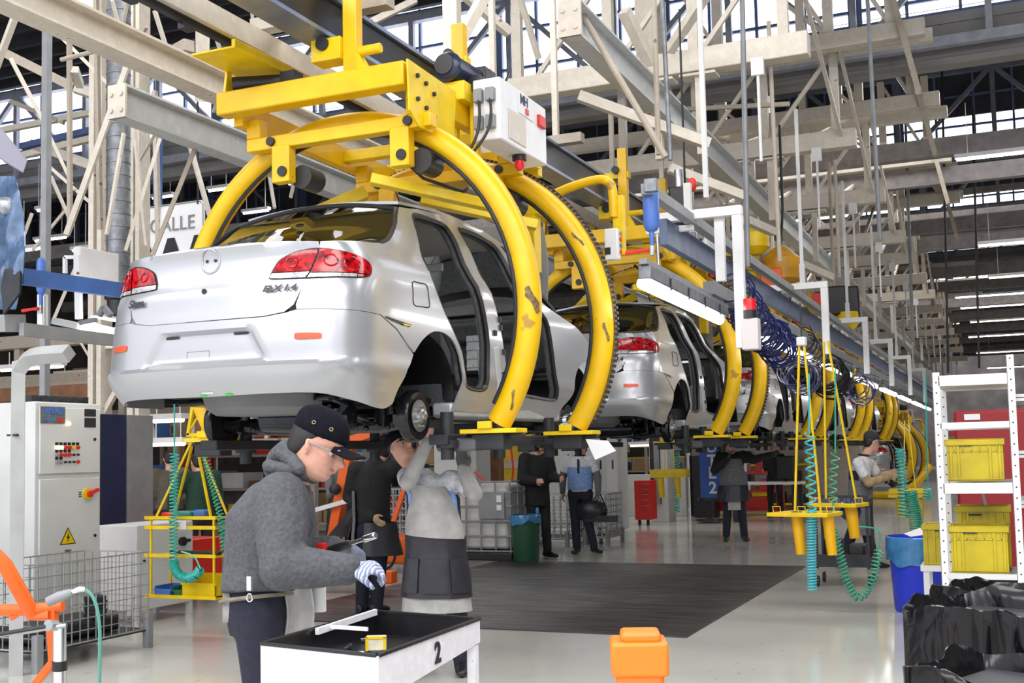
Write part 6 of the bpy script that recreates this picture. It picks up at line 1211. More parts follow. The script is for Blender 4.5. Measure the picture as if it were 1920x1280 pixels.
# ================================================================ PEOPLE
def limb(mb, P, R, n=12):
    P = [V(p) for p in P]; Q = []; 
    for i in range(len(P)-1):
        for k in range(3): Q.append((P[i]+(P[i+1]-P[i])*k/3, R[i]+(R[i+1]-R[i])*k/3))
    Q.append((P[-1], R[-1])); mb.tube([q[0] for q in Q], [q[1] for q in Q], n)
    for p, r in zip(P, R): mb.ball(p, r, 10, 8)
    return mb
def torso(mb, sec, n=18):
    "sec: list of (centre, right axis, half width, front axis, half depth)"
    vs = []
    for c, x, a, y, b in sec:
        for i in range(n): t = 2*pi*i/n; vs.append(V(c)+V(x)*(a*cos(t)*(1-.06*abs(sin(2*t))))+V(y)*(b*sin(t)))
    m = len(sec); return mb.add(vs, [(k*n+i, k*n+(i+1) % n, (k+1)*n+(i+1) % n, (k+1)*n+i) for k in range(m-1) for i in range(n)]+[tuple(range(n-1, -1, -1)), tuple(range((m-1)*n, m*n))])
HS = [(-.118, .050, -.015, .026), (-.106, .080, -.035, .044), (-.088, .092, -.050, .054), (-.072, .088, -.060, .060), (-.060, .094, -.066, .063), (-.050, .090, -.070, .065), (-.040, .095, -.075, .067), (-.026, .090, -.082, .069), (-.010, .088, -.090, .071), (.004, .082, -.095, .072), (.018, .088, -.098, .074), (.032, .096, -.100, .075), (.055, .093, -.101, .076), (.080, .080, -.096, .071), (.100, .058, -.080, .056), (.114, .030, -.055, .034), (.119, .0, -.02, .012)]
def head_frame(c, fwd, up):
    f = V(fwd).normalized(); r = f.cross(V(up)).normalized(); u = r.cross(f); return V(c), r, f, u
def head(mb, fr, k=1., sc=(1, 1, 1)):
    c, r, f, u = fr; n = 22; vs = []
    for z, yf, yb, w in HS:
        m, d = (yf+yb)/2, (yf-yb)/2
        for i in range(n):
            t = 2*pi*i/n; cx, sy = cos(t), sin(t); X = w*abs(cx)**.9*(1 if cx > 0 else -1); Y = m+d*abs(sy)**.95*(1 if sy > 0 else -1)
            if .0 < z < .02 and sy > .5: Y -= .004*(abs(cx) > .15)
            vs.append(c+r*(X*k*sc[0])+f*(Y*k*sc[1])+u*(z*k*sc[2]))
    m = len(HS); mb.add(vs, [(j*n+i, j*n+(i+1) % n, (j+1)*n+(i+1) % n, (j+1)*n+i) for j in range(m-1) for i in range(n)]+[tuple(range(n-1, -1, -1)), tuple(range((m-1)*n, m*n))])
    P = lambda x, y, z: c+(r*x+f*y+u*z)*k
    mb.add([P(-.010, .088, .018), P(.010, .088, .018), P(-.019, .086, -.036), P(.019, .086, -.036), P(-.007, .108, .004), P(.007, .108, .004), P(-.010, .132, -.030), P(.010, .132, -.030), P(0, .112, -.043)], [(0, 4, 5, 1), (4, 6, 7, 5), (0, 2, 6, 4), (1, 5, 7, 3), (6, 8, 7), (2, 8, 6), (3, 7, 8), (0, 1, 3, 8, 2)])
    for s in (-1, 1):
        for y, z, a in ((-.010, -.002, .017), (-.016, .010, .014), (-.008, -.020, .010)): mb.ball(P(s*.078, y, z), a*k, 8, 6, (.55, 1, 1.1))
    mb.ball(P(0, .094, -.052), .011*k, 8, 6, (1.8, .8, .6)); mb.ball(P(0, .094, -.063), .011*k, 8, 6, (1.6, .8, .6)); return mb
def hand(mb, w, d, nrm, thumb, k=1., curl=.6, fat=1., spread=.0):
    "w wrist, d direction of the palm, nrm palm normal (fingers curl towards it), thumb side axis"
    w, d, nn = V(w), V(d).normalized(), V(nrm).normalized(); t = V(thumb); t = (t-d*t.dot(d)).normalized(); nn = (nn-d*nn.dot(d)-t*nn.dot(t)).normalized()
    torso(mb, [(w, t, .027*k*fat, nn, .021*k*fat), (w+d*.03*k, t, .036*k*fat, nn, .018*k*fat), (w+d*.07*k, t, .042*k*fat, nn, .016*k*fat), (w+d*.092*k, t, .040*k*fat, nn, .013*k*fat)], 14)
    L = (.072, .080, .075, .058)
    for i in range(4):
        o = w+d*.086*k+t*((.030-.020*i)*k); ll = L[i]*k; a0 = curl*(.8+.08*i); p = o; P = [o]
        for j, fr in enumerate((.45, .32, .23)): a = a0*(.6+.75*j); dd = (d*cos(a)+nn*sin(a)+t*(spread*(1.5-i)*.2)).normalized(); p = p+dd*ll*fr; P.append(p)
        limb(mb, P, [.0100*k*fat, .0094*k*fat, .0086*k*fat, .0072*k*fat], 8)
    o = w+d*.025*k+t*.030*k; a = t*.75+d*.62+nn*.35; b = d*.85+t*.15+nn*(.3+.5*curl)
    limb(mb, [o, o+a.normalized()*.035*k, o+a.normalized()*.035*k+b.normalized()*.028*k, o+a.normalized()*.035*k+b.normalized()*.050*k], [.014*k*fat, .012*k*fat, .0105*k*fat, .008*k*fat], 8); return mb
def spine(pel, ch, nk, z):
    if z < pel.z: return V((pel.x, pel.y, z))
    a, b = (pel, ch) if z < ch.z else (ch, nk); return a+(b-a)*((z-a.z)/max(.01, b.z-a.z))
def person(loc, face, H, J, cl, lab, vox=.016, hands=True, name='person'):
    """J: joints in a local frame (x to the person's right, y forward, z up) for height 1.75; missing ones use a standing pose.
    cl: clothing spec"""
    t = thing(name, loc, lab, 'person'); k = H/1.75; fa = radians(face); R = Matrix.Rotation(fa, 3, 'Z')
    D = dict(pel=(0, 0, .95), chest=(0, .0, 1.30), neck=(0, -.01, 1.46), head=(0, .02, 1.62), hdir=(0, 1, 0), hup=(0, 0, 1), sr=(.185, -.01, 1.41), sl=(-.185, -.01, 1.41), er=(.23, -.03, 1.13), el=(-.23, -.03, 1.13), wr=(.24, .08, .90), wl=(-.24, .08, .90),
             hr=(.10, 0, .93), hl=(-.10, 0, .93), kr=(.11, .03, .50), kl=(-.11, .03, .50), ar=(.12, -.02, .09), al=(-.12, -.02, .09), tr=None, tl=None, dr=None, dl=None, nr=None, nl=None)
    D.update(J)
    def g(n): return R @ (V(D[n])*k)
    def gd(v): return (R @ V(v)).normalized()
    pel, ch, nk, hd = g('pel'), g('chest'), g('neck'), g('head'); sr, sl, er, el, wr, wl, hr, hl, kr, kl, ar, al = [g(n) for n in ('sr', 'sl', 'er', 'el', 'wr', 'wl', 'hr', 'hl', 'kr', 'kl', 'ar', 'al')]
    sx = (sr-sl).normalized(); upv = (nk-pel).normalized(); fw = upv.cross(sx).normalized(); fr = head_frame(hd, gd(D['hdir']), gd(D['hup'])); px_ = (hr-hl).normalized(); pf = V((0, 0, 1)).cross(px_).normalized()
    def hdirs(s):
        w_, e_ = (wr, er) if s > 0 else (wl, el); d = D['dr' if s > 0 else 'dl']; d = gd(d) if d else (w_-e_).normalized(); n_ = D['nr' if s > 0 else 'nl']; n_ = gd(n_) if n_ else (-sx*s*.7+fw*.3); th = d.cross(n_)*(-s if True else 1); return w_, d, n_, th
    b = MB(); head(b, fr, k); limb(b, [nk-upv*.05*k, hd-fr[3]*.06*k-fr[2]*.015*k], [.062*k, .055*k])
    torso(b, [(pel-upv*.05*k, px_, .14*k, pf, .095*k), (pel+(ch-pel)*.4, sx, .125*k, fw, .09*k), (ch, sx, .15*k, fw, .10*k), (nk-upv*.05*k, sx, .13*k, fw, .07*k), (nk, sx, .06*k, fw, .055*k)])
    for s_, e_, w_ in ((sr, er, wr), (sl, el, wl)): limb(b, [s_, e_, w_], [.050*k, .040*k, .027*k])
    for h_, k_, a_ in ((hr, kr, ar), (hl, kl, al)): limb(b, [h_, k_, a_], [.080*k, .054*k, .038*k])
    if hands:
        for s in (1, -1):
            if not cl.get('glove_r' if s > 0 else 'glove_l'): w_, d, n_, th = hdirs(s); hand(b, w_, d, n_, th, k, cl.get('curl', .5))
    b.build('body', 'skin', t, remesh=.0055 if vox < .012 else min(vox, .010))
    c = cl['top']; m = MB(); e = cl.get('bulk', .0)*k; hz = cl.get('hem', -.03)*k
    torso(m, [(pel+upv*hz, px_, (.165*k+e), pf, (.12*k+e)), (pel+(ch-pel)*.35, sx, .155*k+e, fw, .118*k+e), (ch-upv*.02*k, sx, .178*k+e, fw, .128*k+e), (ch+(nk-ch)*.6, sx, .175*k+e*.6, fw, .105*k+e*.5), (nk-upv*.01*k, sx, .080*k, fw, .070*k), (nk+upv*.018*k, sx, .068*k, fw, .062*k)])
    lo = {'long': 1., 'short': .0}[cl.get('sleeve', 'long')]; up_m = m
    for s_, e_, w_ in ((sr, er, wr), (sl, el, wl)):
        e2 = s_+(e_-s_)*.62
        if lo: limb(m, [s_+(nk-s_)*.25-upv*.02*k, s_, e_, w_-(w_-e_)*.04], [.075*k+e*.5, .071*k+e, .057*k+e, .042*k+e*.5])
        else: limb(m, [s_+(nk-s_)*.25-upv*.02*k, s_, e2], [.075*k, .071*k, .060*k+.008*k])
    topo = m.build(cl.get('topname', 'jacket'), c, t, remesh=vox)
    if not lo and cl.get('under'):
        for s_, e_, w_ in ((sr, er, wr), (sl, el, wl)): limb(MB(), [s_+(e_-s_)*.4, e_, w_], [.064*k, .062*k, .045*k]).build('sleeve', cl['under'], t, remesh=vox)
    m = MB(); torso(m, [(pel+upv*.07*k, px_, .155*k, pf, .112*k), (pel-V((0, 0, .06*k)), px_, .172*k, pf, .125*k), (pel-V((0, 0, .14*k)), px_, .155*k, pf, .11*k)])
    for h_, k_, a_ in ((hr, kr, ar), (hl, kl, al)): limb(m, [h_-V((0, 0, .02*k)), k_, a_-V((0, 0, .02*k))], [.098*k, .075*k, .062*k])
    m.build('trousers', cl.get('legs', 'navycloth'), t, remesh=vox)
    for s, a_ in ((1, ar), (-1, al)):
        d = D['tr' if s > 0 else 'tl']; d = gd(d) if d else gd((s*.15, 1, 0)); d.z = 0; d.normalize(); q = V((a_.x, a_.y, 0)) if a_.z < .2 else a_-V((0, 0, .08)); sd = V((-d.y, d.x, 0)); sh = MB()
        k_, k = k, k*1.12
        torso(sh, [(q-d*.075*k+V((0, 0, .045*k)), sd, .034*k, V((0, 0, 1)), .042*k), (q-d*.03*k+V((0, 0, .055*k)), sd, .042*k, V((0, 0, 1)), .054*k), (q+d*.05*k+V((0, 0, .046*k)), sd, .045*k, V((0, 0, 1)), .045*k), (q+d*.13*k+V((0, 0, .034*k)), sd, .048*k, V((0, 0, 1)), .033*k), (q+d*.185*k+V((0, 0, .025*k)), sd, .030*k, V((0, 0, 1)), .022*k)], 12)
        k = k_; limb(sh, [a_, q+V((0, 0, .06*k))], [.046*k, .046*k]); sh.build('shoe', 'black', t, remesh=.011)
    cc, rr, ff, uu = fr; PH = lambda x, y, z: cc+(rr*x+ff*y+uu*z)*k
    hm = MB(); torso(hm, [(PH(0, -.062, -.060), rr, .040*k, ff, .030*k), (PH(0, -.052, -.03), rr, .066*k, ff, .054*k), (PH(0, -.030, .02), rr, .079*k, ff, .078*k), (PH(0, -.005, .06), rr, .082*k, ff, .104*k), (PH(0, -.006, .095), rr, .070*k, ff, .090*k), (PH(0, -.01, .122), rr, .03*k, ff, .045*k)]); hm.build('hair', cl.get('hair', 'hair'), t, remesh=.010)
    if cl.get('cap'):
        cm = MB(); torso(cm, [(PH(0, 0, .030), rr, .086*k, ff, .109*k), (PH(0, -.002, .065), rr, .088*k, ff, .110*k), (PH(0, -.006, .108), rr, .083*k, ff, .106*k), (PH(0, -.010, .140), rr, .062*k, ff, .078*k), (PH(0, -.010, .156), rr, .022*k, ff, .028*k)], 24)
        co = cm.build('cap', cl['cap'], t, sub=1)
        def br(a, b_): x = -1+2*a; return PH(x*.080, .075+b_*(.115-.045*x*x), .040-b_*.006-.024*x*x)
        MB().grid(br, 12, 5).build('cap_brim', cl['cap'], co, solid=.006)
        MB().ball(PH(0, -.010, .158), .008*k, 8, 6).build('cap_button', cl['cap'], co)
    if cl.get('glasses'):
        gm = MB()
        for s in (-1, 1): gm.tube([PH(s*.080, -.01, .012), PH(s*.082, .06, .014), PH(s*.066, .098, .012)], .0028*k, 6)
        gm.tube([PH(x*.066, .098+.014*(1-x*x), .024) for x in (-1, -.6, -.2, .2, .6, 1)], .0035*k, 6); go = gm.build('safety_glasses', 'grey', t)
        MB().grid(lambda a, b_: PH((-1+2*a)*.066, .099+.014*(1-(2*a-1)**2), .024-.036*b_), 10, 3).build('lens', glassy('clear_lens_glass', (.93, .95, .95), .25), go)
    if vox < .018 or cl.get('face'):
        for s in (1, -1):
            ey = MB(); ey.ball(PH(s*.032, .0690, .001), .0120*k, 12, 8); eo = ey.build('eye', mat('eye_white', (.50, .46, .44), .3), t); MB().ball(PH(s*.033, .0766, -.0015), .0062*k, 8, 6).build('iris', 'black', eo)
            MB().tube([PH(s*(.018+.010*i), .0935-.0022*i*i, .024+.003*sin(i)) for i in range(4)], .0045*k, 6).build('eyebrow', 'hair', t)
            MB().tube([PH(s*(.020+.009*i), .0885-.0018*i*i, .0105-.0015*(i-1.5)**2*.6) for i in range(4)], .0032*k, 6).build('eyelid', 'skin', t)
        MB().tube([PH(-.022, .086, -.0575), PH(-.010, .0965, -.056), PH(0, .0995, -.0575), PH(.010, .0965, -.056), PH(.022, .086, -.0575)], [.003*k, .0052*k, .0055*k, .0052*k, .003*k], 6).build('lips', mat('lip_tone', (.48, .18, .15), .5), t)
    for s in (1, -1):
        gl = cl.get('glove_r' if s > 0 else 'glove_l')
        if gl:
            w_, d, n_, th = hdirs(s); gmb = MB(); hand(gmb, w_, d, n_, th, k, cl.get('curl', .5), 1.18); e_ = er if s > 0 else el; limb(gmb, [w_-(w_-e_).normalized()*.05*k, w_], [.036*k, .032*k]); gmb.build('glove', gl, t, remesh=.007)
    if cl.get('collar'):
        MB().tube([nk+upv*.015*k+sx*(.072*k*cos(a))+fw*(.066*k*sin(a)) for a in [2*pi*i/20 for i in range(20)]], .014*k, 8, True).build('collar', cl['collar'], t)
    ap = cl.get('apron')
    if ap:   # wrap around the front: from chest to below the hip
        z1, z0, m_ = ap[0]*k, ap[1]*k, ap[2]; full = ap[3] if len(ap) > 3 else 1.
        def af(a, b_):
            an = pi/2+(a-.5)*pi*.98*full; z = z1+(z0-z1)*b_; q = max(0, min(1, (z-pel.z)/max(.01, (nk.z-pel.z)))); c0 = spine(pel, ch, nk, z); X, Yf = (sx, fw) if z > pel.z else (px_, pf)
            top = max(0, 1-abs(z-z1)/(.3*k)); wd = (.165+.03*(1-q))*k+e+.026; dp = (.150*k+e+.032+.01*(z < pel.z)); wd *= 1-.30*top
            if z < pel.z: wd += .03*k*(pel.z-z)/(.4*k); dp += .02*k
            return c0+X*(wd*cos(an)*(-1))+Yf*(dp*sin(an))+V((0, 0, .0))
        MB().grid(af, 18, 14).build('apron', m_, t, solid=.008)
    return t, dict(pel=pel, ch=ch, nk=nk, sx=sx, fw=fw, up=upv, fr=fr, R=R, k=k, wr=wr, wl=wl, px=px_, pf=pf, er=er, el=el, hr=hr, hl=hl, e=e)
cloth = lambda n, c, r=.85, b=.35, sc=30: mat(n, c, r, 0, .25, sc, b)
M['navycloth'] = cloth('navy_trouser_cloth', (.014, .016, .032)); fleece = cloth('grey_fleece', (.085, .088, .098), .95, .5, 60); capc = cloth('navy_black_cap_cloth', (.008, .008, .013), .95, .2); capc.node_tree.nodes['Principled BSDF'].inputs['Specular IOR Level'].default_value = .12
leather = cloth('pale_suede_leather', (.36, .35, .34), .8, .4, 9); dleather = mat('dark_leather_apron', (.018, .018, .026), .38, 0, .4, 8, .25); greycl = cloth('mid_grey_cloth', (.14, .145, .15)); whitecl = cloth('white_shirt_cloth', (.68, .69, .72), .8, .2); ltblue = cloth('light_blue_shirt_cloth', (.22, .36, .68), .8, .2); blackcl = cloth('black_jacket_cloth', (.012, .012, .014)); tan = cloth('tan_glove_leather', (.42, .30, .17), .8, .3, 12); beige = cloth('beige_shirt_cloth', (.30, .26, .20)); greencl = cloth('dark_green_shirt_cloth', (.012, .05, .03))
def stripes(name, a, b, sc):
    m = mat(name, a, .85); nt = m.node_tree; tc = nt.nodes['Texture Coordinate']; wv = nt.nodes.new('ShaderNodeTexWave'); wv.inputs['Scale'].default_value = sc; wv.inputs['Distortion'].default_value = 2; wv.inputs['Detail'].default_value = 2; wv.inputs['Detail Scale'].default_value = 3
    nt.links.new(tc.outputs['Object'], wv.inputs['Vector']); r = nt.nodes.new('ShaderNodeValToRGB'); r.color_ramp.elements[0].position = .35; r.color_ramp.elements[0].color = (*a, 1); r.color_ramp.elements[1].position = .6; r.color_ramp.elements[1].color = (*b, 1)
    nt.links.new(wv.outputs['Fac'], r.inputs[0]); nt.links.new(r.outputs[0], nt.nodes['Principled BSDF'].inputs['Base Color']); bp = nt.nodes.new('ShaderNodeBump'); bp.inputs['Strength'].default_value = .5; bp.inputs['Distance'].default_value = .006; nt.links.new(wv.outputs['Fac'], bp.inputs['Height']); nt.links.new(bp.outputs[0], nt.nodes['Principled BSDF'].inputs['Normal']); return m
knit = stripes('striped_knit_glove', (.50, .54, .68), (.20, .24, .38), 26)
# ---- man in the grey fleece, foreground
fx, fy = -2.47, 3.62       # where he stands
FACE = math.degrees(atan2(CR.y, CR.x))-90-4
R0 = Matrix.Rotation(radians(FACE), 3, 'Z').inverted(); Kh = 1.0
def lj(px, py, d, H=1.75):
    p = gp(px, py, d)-V((fx, fy, 0)); p = R0 @ p; return tuple(p/Kh)
J = dict(pel=lj(487, 1120, 4.30), chest=lj(503, 975, 4.30), neck=lj(548, 893, 4.28), head=lj(592, 838, 4.25), hdir=(.0, 1, -.42), hup=(0, .42, 1),
         sr=lj(527, 935, 4.14), sl=lj(540, 940, 4.44), er=lj(530, 1063, 4.02), el=lj(560, 1050, 4.42), wr=lj(655, 1067, 4.02), wl=lj(625, 1030, 4.36),
         hr=lj(485, 1135, 4.22), hl=lj(500, 1135, 4.40), kr=lj(500, 1330, 4.20), kl=lj(515, 1330, 4.42), ar=None, al=None, dr=(-.15, 1, .05), nr=(-.4, 0, -1), dl=(.3, 1, .10), nl=(.4, .1, -1))
kr, kl = V(J['kr']), V(J['kl']); J['ar'] = (kr.x, kr.y-.06, .09); J['al'] = (kl.x, kl.y+.02, .09)
t, hb = person((fx, fy, 0), FACE, 1.75, J, dict(top=fleece, bulk=.030, hem=.02, legs='navycloth', cap=capc, glasses=1, glove_r=knit, glove_l=cloth('grey_knit_glove', (.16, .18, .24)), curl=1.25, topname='fleece'), 'man in a grey fleece and dark cap with safety glasses, bending over the white tray', .011)
bl = lambda p: p-V((fx, fy, 0))
G = lambda px, py, d: bl(gp(px, py, d))
MB().tube([hb['nk']+hb['up']*.015+hb['sx']*(.088*cos(a))+hb['fw']*(.085*sin(a)-.01) for a in [2*pi*i/20 for i in range(20)]], .024, 10, True).build('hood_collar', fleece, t)
hd = MB(); limb(hd, [G(522, 852, 4.28), G(535, 845, 4.26), G(548, 862, 4.22), G(560, 880, 4.18)], [.035, .042, .036, .028]); limb(hd, [G(520, 858, 4.32), G(515, 880, 4.3), G(530, 905, 4.28)], [.04, .045, .04]); hd.build('hood', fleece, t, remesh=.010)
for px, py in ((579, 800), (606, 804)):
    c_, r_, f_, u_ = hb['fr']; o_ = G(px, py, 4.1); d_ = (o_-c_); 
    e_ = c_+u_*.088+r_*.084+f_*(.012+.036*(px-592)/14); MB().tube([e_+f_*(.0062*cos(a))+u_*(.0062*sin(a)) for a in [2*pi*i/12 for i in range(12)]], .0018, 5, True).build('cap_eyelet', mat('brass_eyelet', (.55, .42, .18), .3, .9), t)
belt = MB(); pc = hb['pel']
belt.tube([pc+hb['px']*(.182*cos(a))+hb['pf']*(.142*sin(a))+V((0, 0, .0+.012*sin(a))) for a in [2*pi*i/28 for i in range(28)]], .008, 6, True).build('apron_strap', cloth('tan_strap', (.20, .17, .13)), t)
k_ = G(468, 1112, 4.05); MB().tube([k_+V((0, 0, .0))+CR*(.010*cos(a))+V((0, 0, .014*sin(a)-.015)) for a in [2*pi*i/14 for i in range(14)]], .003, 5, True).box(k_+V((0, 0, .035)), (.018, .01, .05)).build('key_ring', 'chrome', t)
def ap(a, b_): x = 530+52*a; y = 1100+100*b_; return G(x+8*sin(b_*3), y-8*a*(1-b_), 4.20-.10*a+.12*sin(a*2.2))
MB().grid(ap, 10, 10).build('apron', leather, t, solid=.008)
MB().grid(lambda a, b_: G(418+10*a+12*b_*sin(a), 1095+70*b_, 4.22+.02*sin(6*b_)), 3, 8).build('strap_end', leather, t, solid=.005)
# tool in his hands
a, b_ = gp(618, 1032, 4.30), gp(705, 1003, 4.12)
t2 = thing('hand_drill', tuple(a), 'slim dark air screwdriver with chrome socket held by the man in grey fleece', 'tool'); q = b_-a
MB().tube([V((0, 0, 0)), q*.18, q*.42, q*.48], [.016, .019, .017, .010], 12).build('tool_body', 'black', t2); MB().tube([q*.45, q*.75, q*.76, q*.98, q], [.008, .008, .013, .013, .010], 10).build('chrome_socket', 'chrome', t2); MB().cyl(q*-.06+V((0, 0, .01)), q*-.30+V((0, 0, .03)), .022, .020, n=12).build('red_grip', 'red', t2)
# ---- white-and-blue shirt worker reaching up to the wheel
wx, wy = -3.60, 7.20; p = at(826, 1262, Z=0); wx, wy = p.x, p.y
FC = math.degrees(atan2(-wx-(-0)+0, 1))*0+math.degrees(atan2(-wy, -wx))-90-12
R0w = Matrix.Rotation(radians(FC), 3, 'Z').inverted(); Hw = 1.74
dw = (V((wx, wy, 0))-EYE).dot(CF)
def wj(px, py, dd=0.): p = gp(px, py, dw+dd)-V((wx, wy, 0)); return tuple((R0w @ p)*(1.75/Hw))
J = dict(pel=wj(818, 1030), chest=wj(812, 930), neck=wj(785, 876, .03), head=wj(752, 842, .02), hdir=(-.6, .5, .5), hup=(.3, -.2, 1), sl=wj(862, 900), sr=wj(762, 893), el=wj(890, 925, -.16), wl=wj(868, 878, -.12), er=wj(765, 905, -.32), wr=wj(802, 828, -.25),
         hr=wj(790, 1050), hl=wj(848, 1050), kr=wj(790, 1160, -.03), kl=wj(858, 1160, -.0), ar=wj(786, 1248), al=wj(868, 1248), dl=(.05, .1, 1), nl=(0, 1, .1), dr=(-.2, .2, 1), nr=(.2, 1, 0))
t, wb = person((wx, wy, 0), FC, Hw, J, dict(top=whitecl, sleeve='short', under=leather, legs='navycloth', cap=capc, glasses=1, glove_l=cloth('dark_grey_glove', (.09, .09, .09)), curl=.55, bulk=.012, collar='navycloth', apron=(1.36, .99, leather, .78), topname='polo_shirt'), 'worker in white and navy shirt and pale apron, arms raised to the wheel', .013)
Gw = lambda px, py, d=0.: gp(px, py, dw+d)-V((wx, wy, 0))
def shell(par, name, m_, lo, hi, a0, a1, off, B, flare=0., wob=0.):
    "a piece of cloth lying on the torso between two heights and two angles"
    pel, nk, sx, fw, px_, pf, k, e = B['pel'], B['nk'], B['sx'], B['fw'], B['px'], B['pf'], B['k'], B['e']
    def f(a, b_):
        z = (hi+(lo-hi)*b_)*k; an = a0+(a1-a0)*a; q = (z-pel.z)/max(.01, nk.z-pel.z); c0 = spine(pel, B['ch'], nk, z); X, Y = (sx, fw) if q > 0 else (px_, pf)
        s = max(0, pel.z-z); wd = .178*k+e+off+flare*s+wob*sin(an*9+z*20); dp = .134*k+e+off+flare*.6*s+wob*sin(an*7); return c0+X*(-wd*cos(an))+Y*(dp*sin(an))
    return MB().grid(f, 24, 12).build(name, m_, par, solid=.008)
shell(t, 'side_panel', 'navycloth', 1.00, 1.30, -.35, .55, .004, wb); shell(t, 'side_panel', 'navycloth', 1.00, 1.30, pi-.55, pi+.35, .004, wb)
shell(t, 'blue_panel', ltblue, 1.02, 1.33, .50, .74, .010, wb); shell(t, 'blue_panel', ltblue, 1.02, 1.33, pi-.74, pi-.50, .010, wb)
shell(t, 'leather_bag_apron', dleather, .56, 1.00, .0, pi+.15, .030, wb, .12, .004); shell(t, 'apron_hem', leather, .46, .58, .12, pi-.1, .015, wb, .12)
for a_ in (.75, 1.55, 2.4): shell(t, 'bag_pocket', dleather, .60, .84, a_-.33, a_+.36, .046, wb, .12)
# ---- dark-clad worker behind, back to us, with grey apron tied
p = at(690, 1150, Z=0); px0, py0 = p.x, p.y; dd_ = (V((px0, py0, 0))-EYE).dot(CF)
Fd = math.degrees(atan2(-py0, -px0))-90+150
R0d = Matrix.Rotation(radians(Fd), 3, 'Z').inverted()
def dj(px, py, d=0.): q = gp(px, py, dd_+d)-V((px0, py0, 0)); return tuple((R0d @ q)*(1.75/1.72))
J = dict(pel=dj(700, 975), chest=dj(698, 905), neck=dj(703, 862), head=dj(722, 842, .1), hdir=(-.1, 1, .5), sl=dj(668, 880), sr=dj(735, 880), el=dj(655, 930, .1), wl=dj(700, 970, -.15), er=dj(745, 850, .2), wr=dj(775, 820, .2), hl=dj(682, 990), hr=dj(715, 990), kl=dj(680, 1060), kr=dj(712, 1060), al=dj(678, 1140), ar=dj(705, 1150))
t, db = person((px0, py0, 0), Fd, 1.72, J, dict(top=blackcl, legs='navycloth', cap=capc, bulk=.02, glove_l=tan), 'worker in a black jacket seen from behind, beside the pale-aproned worker', .015)
shell(t, 'grey_apron', greycl, .62, 1.25, -.6, 1.5, .012, db, .1); shell(t, 'black_bag_apron', dleather, .60, .93, .0, pi*1.6, .03, db, .2, .006)
# ---- another bending worker seen just under the car behind
p = at(640, 1110, Z=0); 
t, _ = person((p.x-.6, p.y+1.0, 0), -120, 1.68, dict(head=(0, .1, 1.60), wr=(.2, .4, 1.3), wl=(-.2, .4, 1.3), er=(.25, .15, 1.15), el=(-.25, .15, 1.15)), dict(top=greycl, cap=capc, legs='navycloth', apron=(1.3, .6, dleather)), 'worker in grey partly hidden behind the fleece man under the car', .02)
# ---- man in a black coat, man in beige
p = at(1003, 1050, Z=0)
t, _ = person((p.x-.12, p.y+.45, 0), -125, 1.84, dict(el=(-.22, .05, 1.15), wl=(-.18, .30, 1.12), er=(.24, .0, 1.12), wr=(.2, .28, 1.10), dl=(.0, 1, .1), dr=(0, 1, 0), kr=(.10, .02, .5), ar=(.13, -.1, .09), al=(-.1, .08, .09)), dict(top=blackcl, legs=blackcl, bulk=.035, hem=-.22, curl=.4, topname='coat'), 'man in a long black coat standing right of the green bin, facing right', .02)
p = at(1035, 1010, Z=0)
t, _ = person((p.x+.1, p.y+1.5, 0), 150, 1.76, dict(), dict(top=beige, legs=greycl, bulk=.02, hem=-.05), 'person in a beige shirt standing behind the man in the black coat', .022)
# ---- man in blue and white shirt holding a black bag
p = at(1091, 1036, Z=0)
fb = math.degrees(atan2(-p.y, -p.x))-90
t, bb = person((p.x, p.y, 0), fb-8, 1.80, dict(hdir=(.6, .75, -.1), er=(.27, -.02, 1.14), wr=(.27, .02, .92), el=(-.27, -.02, 1.14), wl=(-.28, .04, .93), kl=(-.11, .06, .50), al=(-.20, .02, .09), ar=(.06, .10, .09), kr=(.08, .06, .50), tl=(-.6, .8, 0)), dict(top=whitecl, sleeve='short', under=greycl, legs='navycloth', cap=capc, collar='navycloth', glove_l=greycl, bulk=.012, topname='polo_shirt'), 'man in a light blue and white polo shirt and dark cap, holding a black bag', .016)
shell(t, 'blue_panel', ltblue, .96, 1.30, .25, pi-.25, .006, bb); shell(t, 'navy_side', 'navycloth', .96, 1.26, -.5, .25, .004, bb); shell(t, 'navy_side', 'navycloth', .96, 1.26, pi-.25, pi+.5, .004, bb); shell(t, 'button_strip', 'navycloth', 1.20, 1.42, pi/2-.08, pi/2+.08, .010, bb)
w = V((p.x, p.y, 0))+bb['wl']; single('black_bag', MB().ball(w+V((-.12, -.05, -.30)), .22, 14, 10, (1.3, .7, .85)).box(w+V((.08, -.1, -.42)), (.5, .12, .10)).tube([w+V((-.1, 0, -.15)), w+V((.02, 0, -.02)), w+V((.1, 0, -.2))], .012, 6), dleather, 'crumpled black tool bag hanging from the gloved hand of the man in blue and white', 'bag')
# ---- worker by the blue banner
p = at(1378, 1014, Z=0); fb = math.degrees(atan2(-p.y, -p.x))-90
t, bb = person((p.x, p.y, 0), fb+6, 1.80, dict(head=(.02, .05, 1.60), hdir=(.5, .8, .2), er=(.30, .05, 1.18), wr=(.10, .30, 1.38), el=(-.36, .08, 1.34), wl=(-.62, .2, 1.42), dr=(-.4, .2, .8), kl=(-.13, .02, .5), al=(-.16, 0, .09), ar=(.14, 0, .09)), dict(top=blackcl, legs='navycloth', cap=capc, glove_r='charcoal', glove_l='charcoal', apron=(1.36, .93, greycl, .8), bulk=.02), 'worker in black with a grey apron standing right of the blue banner, arms raised', .018)
shell(t, 'black_bag_apron', dleather, .66, .98, -.1, pi+.1, .035, bb, .15, .01); shell(t, 'pale_flap', leather, .52, .68, 1.1, 2.1, .02, bb)
